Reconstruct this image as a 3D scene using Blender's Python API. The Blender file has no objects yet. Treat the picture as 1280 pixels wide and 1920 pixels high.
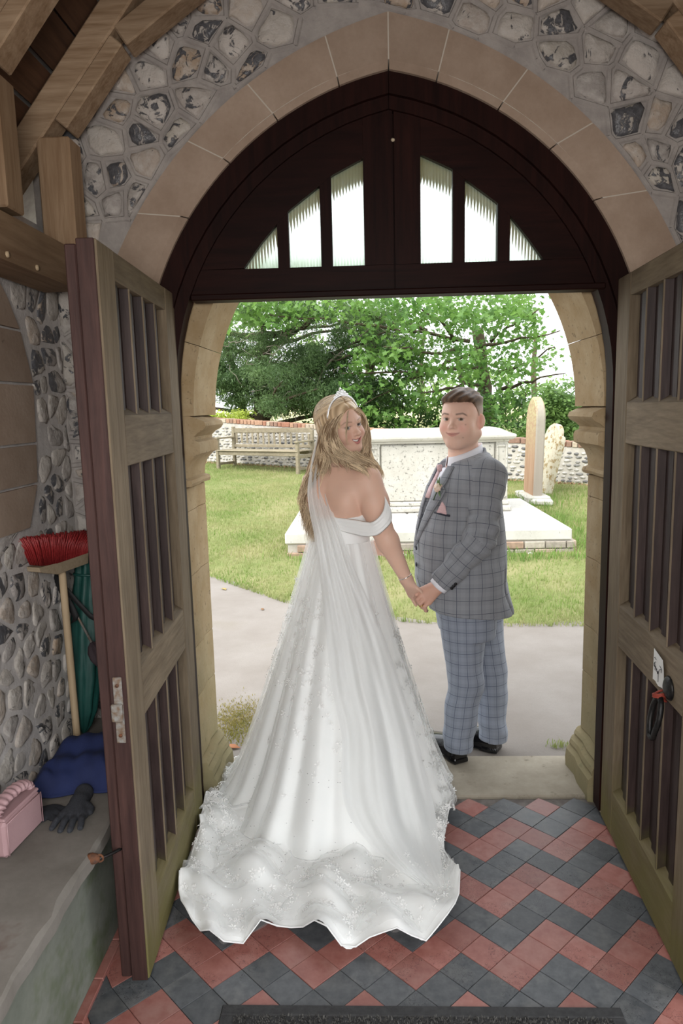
import bpy, bmesh, math, random
import numpy as np
from mathutils import Vector, Matrix, Euler
from mathutils.geometry import tessellate_polygon
random.seed(7); RNG = np.random.default_rng(7)
S = bpy.context.scene
COL = S.collection
PI = math.pi
def rad(d): return math.radians(d)

# ------------------------------------------------------------------ camera, sky, exposure
CAM_H, CAM_F = 1.62, 1304.0                      # eye height in metres, focal length in pixels of the 1280x1920 frame
PITCH, YAW, ROLL = rad(8.556), rad(2.116), rad(1.371)
_f = Vector((-math.sin(YAW)*math.cos(PITCH), math.cos(YAW)*math.cos(PITCH), -math.sin(PITCH)))
_r0 = Vector((math.cos(YAW), math.sin(YAW), 0)); _u0 = _r0.cross(_f)
_r = _r0*math.cos(ROLL) - _u0*math.sin(ROLL); _u = _r0*math.sin(ROLL) + _u0*math.cos(ROLL)
cam = bpy.data.objects.new('camera', bpy.data.cameras.new('camera')); COL.objects.link(cam)
cam.matrix_world = Matrix(((_r.x, _u.x, -_f.x, 0), (_r.y, _u.y, -_f.y, 0), (_r.z, _u.z, -_f.z, CAM_H), (0, 0, 0, 1)))
cam.data.sensor_fit = 'VERTICAL'; cam.data.sensor_height = 36.0; cam.data.lens = 36.0*CAM_F/1920.0
cam.data.clip_start = 0.05; cam.data.clip_end = 500
S.camera = cam
W = bpy.data.worlds.new('sky'); S.world = W; W.use_nodes = True
_bg = W.node_tree.nodes['Background']; _bg.inputs[0].default_value = (0.93, 0.965, 1.0, 1); _bg.inputs[1].default_value = 1.12
sun = bpy.data.objects.new('sun', bpy.data.lights.new('sun', 'SUN')); COL.objects.link(sun)
sun.data.energy = 1.7; sun.data.angle = rad(35); sun.data.color = (1.0, 0.97, 0.92)
sun.rotation_euler = (rad(38), 0, rad(-48))     # a hazy sun, high and behind the camera on its left
fl = bpy.data.objects.new('flash', bpy.data.lights.new('flash', 'AREA')); COL.objects.link(fl)      # the photographer's soft flash, above the camera
fl.data.energy = 15; fl.data.size = .7; fl.data.color = (1.0, .97, .94); fl.location = (-.05, -.35, 1.85)
fl.rotation_euler = (rad(82), 0, rad(-2))
S.view_settings.view_transform = 'Standard'; S.view_settings.look = 'None'
S.view_settings.exposure = 1.25; S.view_settings.gamma = 1.0; S.view_settings.use_curve_mapping = False

def ray(px, py):
    return _f + _r*((px-640)/CAM_F) - _u*((py-960)/CAM_F)
def at(px, py, Y):                               # the world point seen at a photograph pixel on the plane y = Y
    d = ray(px, py); return Vector((0, 0, CAM_H)) + d*(Y/d.y)
def onz(px, py, z=0.0):                          # ... on the horizontal plane at height z
    d = ray(px, py); return Vector((0, 0, CAM_H)) + d*((z-CAM_H)/d.z)
def gz(y): return max(0.0, y-6.5)*0.055          # the churchyard rises gently away from the porch

# ------------------------------------------------------------------ objects
def tag(o, label=None, cat=None, group=None, kind=None):
    if label: o['label'] = label
    if cat: o['category'] = cat
    if group: o['group'] = group
    if kind: o['kind'] = kind
    return o
def empty(name, loc=(0, 0, 0), parent=None):
    o = bpy.data.objects.new(name, None); COL.objects.link(o); o.location = loc; o.empty_display_size = 0.05
    if parent is not None: o.parent = parent
    return o
def mk(name, V, F, mat, parent=None, smooth=False, base=None):
    me = bpy.data.meshes.new(name)
    me.from_pydata([tuple(map(float, v)) for v in V], [], [tuple(int(i) for i in f) for f in F]); me.update()
    return link(name, me, mat, parent, smooth, base)
def root_loc(p):
    v = Vector((0, 0, 0))
    while p is not None: v = v + p.location; p = p.parent
    return v
def link(name, me, mat, parent=None, smooth=False, base=None):
    """mesh built in world coordinates; the origin is moved to base (default: stays so that world = mesh coordinates)"""
    if mat is not None and not me.materials: me.materials.append(mat)
    if smooth: me.polygons.foreach_set('use_smooth', np.ones(len(me.polygons), bool))
    o = bpy.data.objects.new(name, me); COL.objects.link(o)
    if base is not None:
        me.transform(Matrix.Translation(-Vector(base))); o.location = Vector(base)
    if parent is not None:
        o.parent = parent; o.location = o.location - root_loc(parent)
    return o
def npmesh(name, V, F, mat, parent=None, smooth=False, base=None, col=None, uv=None):
    V = np.asarray(V, np.float32); F = np.asarray(F, np.int32); n = F.shape[1]
    me = bpy.data.meshes.new(name); me.vertices.add(len(V)); me.vertices.foreach_set('co', V.ravel())
    me.loops.add(F.size); me.loops.foreach_set('vertex_index', F.ravel()); me.polygons.add(len(F))
    me.polygons.foreach_set('loop_start', np.arange(0, F.size, n, dtype=np.int32))
    me.update(calc_edges=True)
    if col is not None:
        a = me.color_attributes.new('tint', 'FLOAT_COLOR', 'POINT')
        c = np.ones((len(V), 4), np.float32); c[:, :3] = col; a.data.foreach_set('color', c.ravel())
    if uv is not None:
        l = me.uv_layers.new(name='cloth'); uv = np.asarray(uv, np.float32); l.data.foreach_set('uv', (uv[F.ravel()] if len(uv) == len(V) and uv.ndim == 2 else uv).ravel())
    return link(name, me, mat, parent, smooth, base)
def frame3(d):
    d = Vector(d).normalized(); a = Vector((0, 0, 1)) if abs(d.z) < 0.9 else Vector((0, 1, 0))
    x = d.cross(a).normalized(); return x, x.cross(d).normalized(), d
class MB:
    def __init__(s): s.V = []; s.F = []
    def add(s, V, F):
        n = len(s.V); s.V += [tuple(v) for v in V]; s.F += [tuple(i+n for i in f) for f in F]; return s
    def hexa(s, p):                              # 0-3 bottom ring, 4-7 top ring
        return s.add(p, [(3, 2, 1, 0), (4, 5, 6, 7), (0, 1, 5, 4), (1, 2, 6, 5), (2, 3, 7, 6), (3, 0, 4, 7)])
    def box(s, c, d, m=None):
        x, y, z = d[0]/2, d[1]/2, d[2]/2
        P = [Vector(q) for q in ((-x, -y, -z), (x, -y, -z), (x, y, -z), (-x, y, -z), (-x, -y, z), (x, -y, z), (x, y, z), (-x, y, z))]
        if m is not None: P = [m @ q for q in P]
        return s.hexa([q+Vector(c) for q in P])
    def bbox(s, c, d, b=0.004, m=None):          # box with chamfered edges
        h = Vector(d)/2; P = []
        for sx in (-1, 1):
            for sy in (-1, 1):
                for sz in (-1, 1):
                    k = Vector((sx*h.x, sy*h.y, sz*h.z))
                    P += [k-Vector((0, sy*b, sz*b)), k-Vector((sx*b, 0, sz*b)), k-Vector((sx*b, sy*b, 0))]
        bm = bmesh.new()
        for q in P: bm.verts.new((m @ q if m is not None else q)+Vector(c))
        bmesh.ops.convex_hull(bm, input=bm.verts[:]); bm.verts.index_update()
        s.add([v.co.copy() for v in bm.verts], [[v.index for v in f.verts] for f in bm.faces]); bm.free(); return s
    def beam(s, a, b, w, h, up=(0, 0, 1), ch=0.0):
        a, b = Vector(a), Vector(b); d = (b-a).normalized(); x = d.cross(Vector(up)).normalized(); z = x.cross(d)
        m = Matrix((x, d, z)).transposed()
        if ch: return s.bbox((a+b)/2, (w, (b-a).length, h), ch, m)
        return s.box((a+b)/2, (w, (b-a).length, h), m)
    def tube(s, pts, r, n=8, cap=True):
        pts = [Vector(p) for p in pts]; k = len(pts)
        if not hasattr(r, '__len__'): r = [r]*k
        V = []; F = []; x = None
        for i, p in enumerate(pts):
            d = (pts[min(i+1, k-1)]-pts[max(i-1, 0)])
            if d.length < 1e-9: d = Vector((0, 0, 1))
            d.normalize()
            if x is None: x = frame3(d)[0]
            x = (x-d*x.dot(d))
            x = x.normalized() if x.length > 1e-6 else frame3(d)[0]
            y = d.cross(x)
            for j in range(n):
                a = 2*PI*j/n; V.append(p+(x*math.cos(a)+y*math.sin(a))*r[i])
        for i in range(k-1):
            for j in range(n):
                F.append((i*n+j, i*n+(j+1) % n, (i+1)*n+(j+1) % n, (i+1)*n+j))
        if cap: F += [tuple(range(n-1, -1, -1)), tuple((k-1)*n+j for j in range(n))]
        return s.add(V, F)
    def lathe(s, prof, c=(0, 0, 0), n=24, m=None, a0=0, a1=2*PI, ph=0):
        full = abs(a1-a0-2*PI) < 1e-6; k = n if full else n+1; V = []; F = []
        for r, z in prof:
            for j in range(k):
                a = a0+(a1-a0)*j/n+ph; v = Vector((r*math.cos(a), r*math.sin(a), z))
                V.append((m @ v if m is not None else v)+Vector(c))
        for i in range(len(prof)-1):
            for j in range(n):
                F.append((i*k+j, i*k+(j+1) % k, (i+1)*k+(j+1) % k, (i+1)*k+j))
        if full: F += [tuple(range(n-1, -1, -1)), tuple((len(prof)-1)*n+j for j in range(n))]
        return s.add(V, F)
    def prism(s, poly, off):                     # planar polygon (3-D points) pushed along off
        n = len(poly); off = Vector(off); P = [Vector(p) for p in poly]
        return s.add(P+[p+off for p in P], [tuple(range(n-1, -1, -1)), tuple(range(n, 2*n))]+[(i, (i+1) % n, (i+1) % n+n, i+n) for i in range(n)])
    def make(s, name, mat, parent=None, smooth=False, base=None):
        return mk(name, s.V, s.F, mat, parent, smooth, base)
def fix_normals(o):
    bm = bmesh.new(); bm.from_mesh(o.data); bmesh.ops.recalc_face_normals(bm, faces=bm.faces[:]); bm.to_mesh(o.data); bm.free(); return o
def autosmooth(o, ang=40):
    me = o.data; bm = bmesh.new(); bm.from_mesh(me); bmesh.ops.recalc_face_normals(bm, faces=bm.faces[:])
    for f in bm.faces: f.smooth = True
    for e in bm.edges:
        if len(e.link_faces) == 2 and e.calc_face_angle(0) > rad(ang): e.smooth = False
    bm.to_mesh(me); bm.free(); return o

# ------------------------------------------------------------------ materials
class NT:
    def __init__(s, name):
        s.m = bpy.data.materials.new(name); s.m.use_nodes = True; s.t = s.m.node_tree; s.b = s.t.nodes['Principled BSDF']; s.out = s.t.nodes['Material Output']
        s._tc = None
    def n(s, typ, ins=None, **kw):
        q = s.t.nodes.new('ShaderNode'+typ)
        for k, v in kw.items(): setattr(q, k, v)
        for k, v in (ins or {}).items(): s.set(q, k, v)
        return q
    def set(s, q, k, v):
        i = q.inputs[k]
        if hasattr(v, 'is_output') or hasattr(v, 'links') and hasattr(v, 'node'): s.t.links.new(v, i)
        elif isinstance(v, (tuple, list)) and len(v) == 3 and i.type == 'RGBA': i.default_value = (*v, 1)
        else: i.default_value = v
    def tc(s, kind='Object'):
        if s._tc is None: s._tc = s.n('TexCoord')
        return s._tc.outputs[kind]
    def map(s, scale=(1, 1, 1), rot=(0, 0, 0), vec=None, loc=(0, 0, 0)):
        return s.n('Mapping', {'Vector': vec if vec is not None else s.tc(), 'Scale': scale, 'Rotation': rot, 'Location': loc}).outputs[0]
    def noise(s, scale, detail=4, rough=.55, vec=None, dist=0, out=0):
        return s.n('TexNoise', {'Vector': vec if vec is not None else s.tc(), 'Scale': scale, 'Detail': detail, 'Roughness': rough, 'Distortion': dist}).outputs[out]
    def voro(s, scale, feature='F1', out=0, vec=None, rnd=1.0):
        return s.n('TexVoronoi', {'Vector': vec if vec is not None else s.tc(), 'Scale': scale, 'Randomness': rnd}, feature=feature).outputs[out]
    def ramp(s, fac, stops):
        q = s.n('ValToRGB', {'Fac': fac}); e = q.color_ramp.elements
        while len(e) < len(stops): e.new(0.5)
        for i, (p, c) in enumerate(stops):
            e[i].position = p; e[i].color = (*c, 1) if hasattr(c, '__len__') else (c, c, c, 1)
        return q.outputs[0]
    def mix(s, fac, a, b, mode='MIX'):
        q = s.n('Mix', data_type='RGBA', blend_type=mode)
        s.set(q, 0, fac); s.set(q, 6, a); s.set(q, 7, b); return q.outputs[2]
    def math(s, op, a, b=0.0, clamp=False):
        q = s.n('Math', operation=op, use_clamp=clamp); s.set(q, 0, a); s.set(q, 1, b); return q.outputs[0]
    def rnd(s): return s.n('ObjectInfo').outputs['Random']
    def hsv(s, col, h=.5, sat=1.0, v=1.0):
        return s.n('HueSaturation', {'Hue': h, 'Saturation': sat, 'Value': v, 'Color': col}).outputs[0]
    def bump(s, h, strength=.4, dist=.01, prev=None):
        q = s.n('Bump', {'Height': h, 'Strength': strength, 'Distance': dist})
        if prev is not None: s.set(q, 'Normal', prev)
        return q.outputs[0]
    def done(s, col=None, rough=None, normal=None, spec=None, metal=None, **kw):
        if col is not None: s.set(s.b, 'Base Color', col)
        if rough is not None: s.set(s.b, 'Roughness', rough)
        if normal is not None: s.set(s.b, 'Normal', normal)
        if spec is not None: s.set(s.b, 'Specular IOR Level', spec)
        if metal is not None: s.set(s.b, 'Metallic', metal)
        for k, v in kw.items(): s.set(s.b, k.replace('_', ' '), v)
        return s.m
def vary(t, col, amt=.3):                         # value jitter per object
    r = t.rnd(); return t.hsv(col, v=t.math('ADD', t.math('MULTIPLY', r, amt), 1-amt/2))
def simple(name, c, rough=.6, c2=None, scale=20, bump=0.0, bscale=60, spec=.5, metal=0.0, jitter=0.0, **kw):
    t = NT(name); col = c
    if c2 is not None: col = t.mix(t.ramp(t.noise(scale), [(.35, 0.0), (.65, 1.0)]), c, c2)
    if jitter: col = vary(t, col if not isinstance(col, tuple) else t.mix(0.0, c, c), jitter)
    nrm = t.bump(t.noise(bscale), bump, .004) if bump else None
    return t.done(col, rough, nrm, spec, metal, **kw)
def wood(name, c1, c2, axis='Z', scale=14, rough=.75, bump=.35, algae=None, jitter=.15, algae_z=(.55, .1), spec=.3):
    t = NT(name); sc = {'X': (.08, 1, 1), 'Y': (1, .08, 1), 'Z': (1, 1, .08)}[axis]
    v = t.map(sc); g = t.noise(scale*3.2, 6, .65, v, .6); g2 = t.noise(scale*12, 3, .5, v)
    f = t.math('ADD', t.math('MULTIPLY', g, .7), t.math('MULTIPLY', g2, .3))
    col = t.mix(t.ramp(f, [(.36, 0.0), (.66, 1.0)]), c1, c2)
    col = t.mix(t.ramp(t.noise(2.3, 3), [(.4, 0.0), (.75, .5)]), col, tuple(x*.62 for x in c1))
    if jitter: col = vary(t, col, jitter)
    if algae is not None:
        z = t.n('SeparateXYZ', {0: t.n('NewGeometry').outputs['Position']}).outputs[2]
        k = t.n('MapRange', {'Value': t.math('ADD', z, t.math('MULTIPLY', t.math('SUBTRACT', t.noise(9, 5), .5), .5)), 'From Min': algae_z[0], 'From Max': algae_z[1], 'To Min': 0, 'To Max': .75}).outputs[0]
        col = t.mix(k, col, algae)
    return t.done(col, rough, t.bump(f, bump, .004), spec)
def stone(name, c1, c2, scale=9, rough=.9, bump=.35, spots=None, jitter=.18, spot_amt=(.62, .72), spot_scale=26, green=None, gz0=(.8, .0)):
    t = NT(name); n1 = t.noise(scale, 6, .6); n2 = t.noise(scale*11, 3, .6)
    col = t.mix(t.ramp(n1, [(.32, 0.0), (.68, 1.0)]), c1, c2)
    col = t.mix(t.math('MULTIPLY', n2, .35), col, tuple(x*.6 for x in c1))
    if spots is not None: col = t.mix(t.ramp(t.noise(spot_scale, 4, .7), [(spot_amt[0], 0.0), (spot_amt[1], 1.0)]), col, spots)
    if green is not None:
        z = t.n('SeparateXYZ', {0: t.n('NewGeometry').outputs['Position']}).outputs[2]
        k = t.n('MapRange', {'Value': t.math('ADD', z, t.math('MULTIPLY', t.math('SUBTRACT', t.noise(6, 5), .5), .8)), 'From Min': gz0[0], 'From Max': gz0[1], 'To Min': 0, 'To Max': .8}).outputs[0]
        col = t.mix(k, col, green)
    if jitter: col = vary(t, col, jitter)
    h = t.math('ADD', t.math('MULTIPLY', n1, .6), t.math('MULTIPLY', n2, .4))
    return t.done(col, rough, t.bump(h, bump, .006), .25)
# ------------------------------------------------------------------ materials of the porch
M = {}
M['grout'] = simple('grout', (.13, .115, .105), .95, (.20, .18, .165), 30)
def tile_mat(name, c1, c2, c3):
    t = NT(name); r = t.rnd()
    v = t.n('VectorMath', {0: t.tc(), 1: t.n('CombineXYZ', {0: t.math('MULTIPLY', r, 37.0), 1: t.math('MULTIPLY', r, 91.0)}).outputs[0]}, operation='ADD').outputs[0]
    n = t.noise(28, 5, .65, v); col = t.mix(t.ramp(n, [(.35, 0.0), (.7, 1.0)]), c1, c2)
    col = t.mix(t.ramp(t.noise(7, 4, .6, v), [(.5, 0.0), (.75, .55)]), col, c3)
    col = vary(t, col, .35)
    e = t.voro(9, 'DISTANCE_TO_EDGE', 0, t.n('VectorMath', {0: v, 1: t.noise(14, 3, .6, v, 0, 1)}, operation='ADD').outputs[0])
    crack = t.math('MULTIPLY', t.math('LESS_THAN', e, .018), t.math('GREATER_THAN', t.noise(3.1, 1, .5, v), .56))
    col = t.mix(t.math('MULTIPLY', crack, .75), col, tuple(x*.25 for x in c1))
    return t.done(col, t.n('MapRange', {'Value': n, 'To Min': .34, 'To Max': .6}).outputs[0], t.bump(t.math('SUBTRACT', n, crack), .25, .002), .45)
M['tile_red'] = tile_mat('red_quarry_tile', (.27, .10, .082), (.35, .15, .125), (.34, .21, .18))
M['tile_black'] = tile_mat('black_quarry_tile', (.062, .068, .074), (.115, .12, .128), (.18, .175, .165))
M['mortar'] = simple('lime_mortar', (.285, .26, .243), .95, (.37, .34, .315), 18, .5, 120)
M['ashlar'] = stone('ashlar_stone', (.315, .232, .172), (.405, .312, .242), 7, spots=(.16, .12, .085), spot_amt=(.70, .78), spot_scale=34)
M['ashlar_out'] = stone('weathered_ashlar', (.34, .24, .125), (.44, .345, .215), 9, spots=(.20, .15, .09), spot_amt=(.60, .68), spot_scale=40, green=(.20, .185, .10), gz0=(.9, .0))
M['joint'] = simple('pale_joint', (.5, .45, .38), .95)
def flint_mat():
    t = NT('flint'); r = t.rnd()
    v = t.n('VectorMath', {0: t.tc(), 1: t.n('CombineXYZ', {0: t.math('MULTIPLY', r, 53.0), 1: t.math('MULTIPLY', r, 17.0), 2: t.math('MULTIPLY', r, 71.0)}).outputs[0]}, operation='ADD').outputs[0]
    base = t.ramp(r, [(0, (.44, .40, .355)), (.22, (.50, .46, .42)), (.36, (.36, .27, .19)), (.5, (.40, .37, .345)), (.64, (.26, .235, .215)), (.8, (.46, .42, .36)), (.92, (.33, .30, .28))])
    pale = t.mix(t.ramp(t.noise(30, 4, .6, v), [(.4, 0.0), (.7, .7)]), base, (.52, .49, .455))
    r2 = t.n('Math', {0: t.math('MULTIPLY', r, 7.31)}, operation='FRACT').outputs[0]
    core = t.math('ADD', t.noise(19, 5, .62, v, 1.2), t.math('MULTIPLY', t.math('SUBTRACT', r2, .5), .30))
    k = t.ramp(core, [(.555, 0.0), (.60, 1.0)])
    dark = t.mix(t.noise(60, 3, .6, v), (.018, .02, .025), (.17, .17, .18))
    col = t.mix(k, pale, dark)
    return t.done(col, t.n('MapRange', {'Value': k, 'To Min': .8, 'To Max': .28}).outputs[0], t.bump(t.math('SUBTRACT', t.noise(38, 5, .6, v), t.math('MULTIPLY', k, .4)), .6, .012), .5)
M['flint'] = flint_mat()
M['oak'] = wood('oak_beam', (.22, .135, .075), (.36, .25, .155), 'Y', 9, bump=.45, jitter=.25)
M['oak_z'] = wood('oak_post', (.22, .135, .075), (.36, .25, .155), 'Z', 9, bump=.45, jitter=.25)
M['oak_x'] = wood('oak_rafter', (.20, .125, .07), (.38, .275, .18), 'X', 9, bump=.45, jitter=.35)
M['board'] = wood('roof_board', (.055, .027, .015), (.10, .05, .027), 'Y', 9, jitter=.4)
M['mahog'] = wood('dark_varnished_wood', (.009, .0028, .0022), (.022, .0062, .0045), 'Z', 8, .55, .12, jitter=.2, spec=.10)
M['mahog_x'] = wood('dark_varnished_rail', (.009, .0028, .0022), (.022, .0062, .0045), 'X', 8, .55, .12, jitter=.2, spec=.10)
ALG = (.135, .125, .03)
M['door_z'] = wood('weathered_stile', (.125, .092, .058), (.235, .185, .125), 'Z', 11, .8, .5, ALG, .2, (.34, .02))
M['door_y'] = wood('weathered_rail', (.125, .092, .058), (.235, .185, .125), 'Y', 11, .8, .5, ALG, .2, (.42, .02))
M['door_board'] = wood('dark_door_board', (.022, .012, .011), (.055, .034, .030), 'Z', 11, .6, .5, (.09, .085, .02), .3, (.28, .05))
M['door_edge'] = wood('red_brown_door_edge', (.035, .016, .014), (.075, .036, .03), 'Z', 11, .6, .3, None, .15)
M['iron'] = simple('black_iron', (.012, .012, .013), .45, (.03, .028, .026), 40, .3, 90, metal=.6)
M['rust'] = simple('rusty_iron', (.20, .075, .03), .85, (.09, .05, .035), 60, .5, 140, metal=.2)
M['zinc'] = simple('worn_zinc_plate', (.34, .34, .32), .5, (.22, .15, .10), 70, .3, 120, metal=.6)
M['concrete'] = stone('bench_slab', (.16, .145, .125), (.26, .24, .215), 5, .85, .3, (.11, .06, .045), 0, (.62, .80), 5)
M['bench_face'] = stone('bench_face', (.15, .165, .135), (.25, .26, .22), 5, .85, .3, (.09, .115, .05), 0, (.5, .72), 4)
M['step'] = stone('step_stone', (.32, .28, .22), (.44, .395, .315), 6, .9, .3, (.20, .175, .13), .15, (.6, .75), 16)

# ------------------------------------------------------------------ floor: zigzag quarry tiles, laid square by square
floor = MB().box((.1, .55, -.03), (2.5, 4.30, .048)).make('floor', M['grout'])
tag(floor, 'zigzag floor of red and black quarry tiles inside the porch', kind='structure')
O, E1, E2 = Vector((.1125, 2.564, 0)), Vector((.0719, .06925, 0)), Vector((-.0719, .06925, 0))
bm_t = MB(); g = .0016
def tile_cell(i, j):
    p = O+E1*i+E2*j
    return [p+E1*(g*5)+E2*(g*5), p+E1*(1-g*5)+E2*(g*5), p+E1*(1-g*5)+E2*(1-g*5), p+E1*(g*5)+E2*(1-g*5)]
tile_me = None; tile_rest = {0: MB(), 1: MB()}; tiles = []
for k in range(-40, 6):
    for m in range(-7, 8):
        for di, dj in ((0, 0), (1, 0), (2, -1), (2, 0)):
            i, j = k+2*m+di, k-2*m+dj
            q = [p for p in tile_cell(i, j)]; c = (q[0]+q[2])/2
            if c.x < -.86 or c.x > 1.38 or c.y < -1.5 or c.y > 2.70: continue
            tiles.append((k % 2, c, q))
def put_tile(name, q, c, mat, dz):
    poly = []
    for p in q: poly.append(Vector((min(max(p.x, -.80), 1.335), min(p.y, 2.698), 0)))
    uniq = []
    for p in poly:
        if not uniq or (p-uniq[-1]).length > .004: uniq.append(p)
    if len(uniq) < 3: return None
    n = len(uniq); cc = sum(uniq, Vector())/n
    top = [cc+(p-cc)*.985 for p in uniq]
    V = [p+Vector((0, 0, -.012)) for p in uniq]+[p+Vector((0, 0, dz-.0012)) for p in uniq]+[p+Vector((0, 0, dz)) for p in top]
    F = [tuple(range(2*n, 3*n))]+[(i+a*n, (i+1) % n+a*n, (i+1) % n+(a+1)*n, i+(a+1)*n) for a in (0, 1) for i in range(n)]
    return V, F, cc
seen = []
for red, c, q in tiles:
    vis = c.y > 1.42 and -.80 < c.x < 1.02 and not (-.45 < c.x < .33 and 1.95 < c.y < 2.62)
    seen.append((0 if vis else 1, (c-Vector((.1, 2.0, 0))).length, red, c, q))
seen.sort(key=lambda s: s[:2]); cnt = 0
for vis, _, par, c, q in seen:
    r = put_tile('tile', q, c, None, .0015*random.random())
    if r is None: continue
    V, F, cc = r; red = par == 0
    if vis == 0 and cnt < 290:
        mk('tile', V, F, M['tile_red'] if red else M['tile_black'], floor, base=cc); cnt += 1
    else: tile_rest[0 if red else 1].add(V, F)
tag(tile_rest[0].make('tile_field', M['tile_red'], floor), kind='stuff'); tag(tile_rest[1].make('tile_field', M['tile_black'], floor), kind='stuff')
y = 1.35
while y < 2.66:                                  # the kerb of narrow tiles along the bench foot
    L = .12+.03*random.random()
    MB().bbox((-.797, y+L/2, .004), (.028, L-.004, .016), .002).make('kerb_tile', M['tile_red'], floor); y += L

# doorstep of two slabs
MB().box((.1, 2.87, -.05), (1.8, .33, .06)).make('step_bed', M['grout'], floor)
step = empty('door_step', (.1, 2.87, 0)); tag(step, 'worn pale stone doorstep beyond the last row of tiles', kind='structure')
for x0, x1 in ((-.72, .2385), (.2415, .955)):
    MB().bbox(((x0+x1)/2, 2.872, -.022), (x1-x0, .335, .06), .005).make('slab', M['step'], step)

# ------------------------------------------------------------------ arch curves
XC = .10
def arch_pt(side, t, off, zc, R):
    """two-centred arch: side -1 left, +1 right; t = 0 at the springing, 1 at the apex"""
    a1 = math.acos(off/R); a = a1*t
    return Vector((XC+side*(R*math.cos(a)-off), 0, zc+R*math.sin(a)))
INN = (.197, 1.66, 1.10); OUT = (.32, 1.506, 1.44)
def outer(side, t): return arch_pt(side, t, *OUT)
def inner(side, t): return arch_pt(side, t, *INN)
def path_arch(spec, n=20):                       # from left springing over the apex to the right springing
    L = [arch_pt(-1, i/n, *spec) for i in range(n+1)]
    return L+[arch_pt(1, 1-i/n, *spec) for i in range(1, n+1)]

# ------------------------------------------------------------------ front wall: mortar, ribbon pointing, flints, arch stones
WY = 2.53
ring = path_arch(OUT, 24)
outline = [Vector((-1.14, 0, -.05)), Vector((-1.14, 0, 3.95)), Vector((1.34, 0, 3.95)), Vector((1.34, 0, -.05)), Vector((XC+1.12, 0, -.05)), Vector((XC+1.12, 0, OUT[1]))]+ring[::-1]+[Vector((XC-1.12, 0, OUT[1])), Vector((XC-1.12, 0, -.05))]
wall = MB().prism([p+Vector((0, WY, 0)) for p in outline], (0, .46, 0)).make('wall_front', M['mortar'])
fix_normals(wall); tag(wall, 'flint wall with pale ribbon pointing around the pointed doorway', kind='structure')

def clip(poly, p, n):
    out = []
    for i, a in enumerate(poly):
        b = poly[(i+1) % len(poly)]; da = (a-p).dot(n); db = (b-p).dot(n)
        if da <= 0: out.append(a)
        if da*db < 0: out.append(a+(b-a)*(da/(da-db)))
    return out
def voronoi(seeds, box):
    cells = []
    for i, s in enumerate(seeds):
        poly = [Vector(q) for q in ((box[0], box[1]), (box[2], box[1]), (box[2], box[3]), (box[0], box[3]))]
        near = sorted(range(len(seeds)), key=lambda j: (seeds[j]-s).length_squared)[1:22]
        for j in near:
            n = seeds[j]-s; poly = clip(poly, s+n*.5, n)
            if len(poly) < 3: break
        cells.append(poly)
    return cells
def jitter_grid(box, sx, sz, amt, rnd):
    out = []; z = box[1]+sz/2; row = 0
    while z < box[3]:
        x = box[0]+sx*(.25+.5*(row % 2))
        while x < box[2]:
            out.append(Vector((x+(rnd.random()-.5)*amt*sx, z+(rnd.random()-.5)*amt*sz))); x += sx*(.75+.5*rnd.random())
        z += sz; row += 1
    return out
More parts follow.
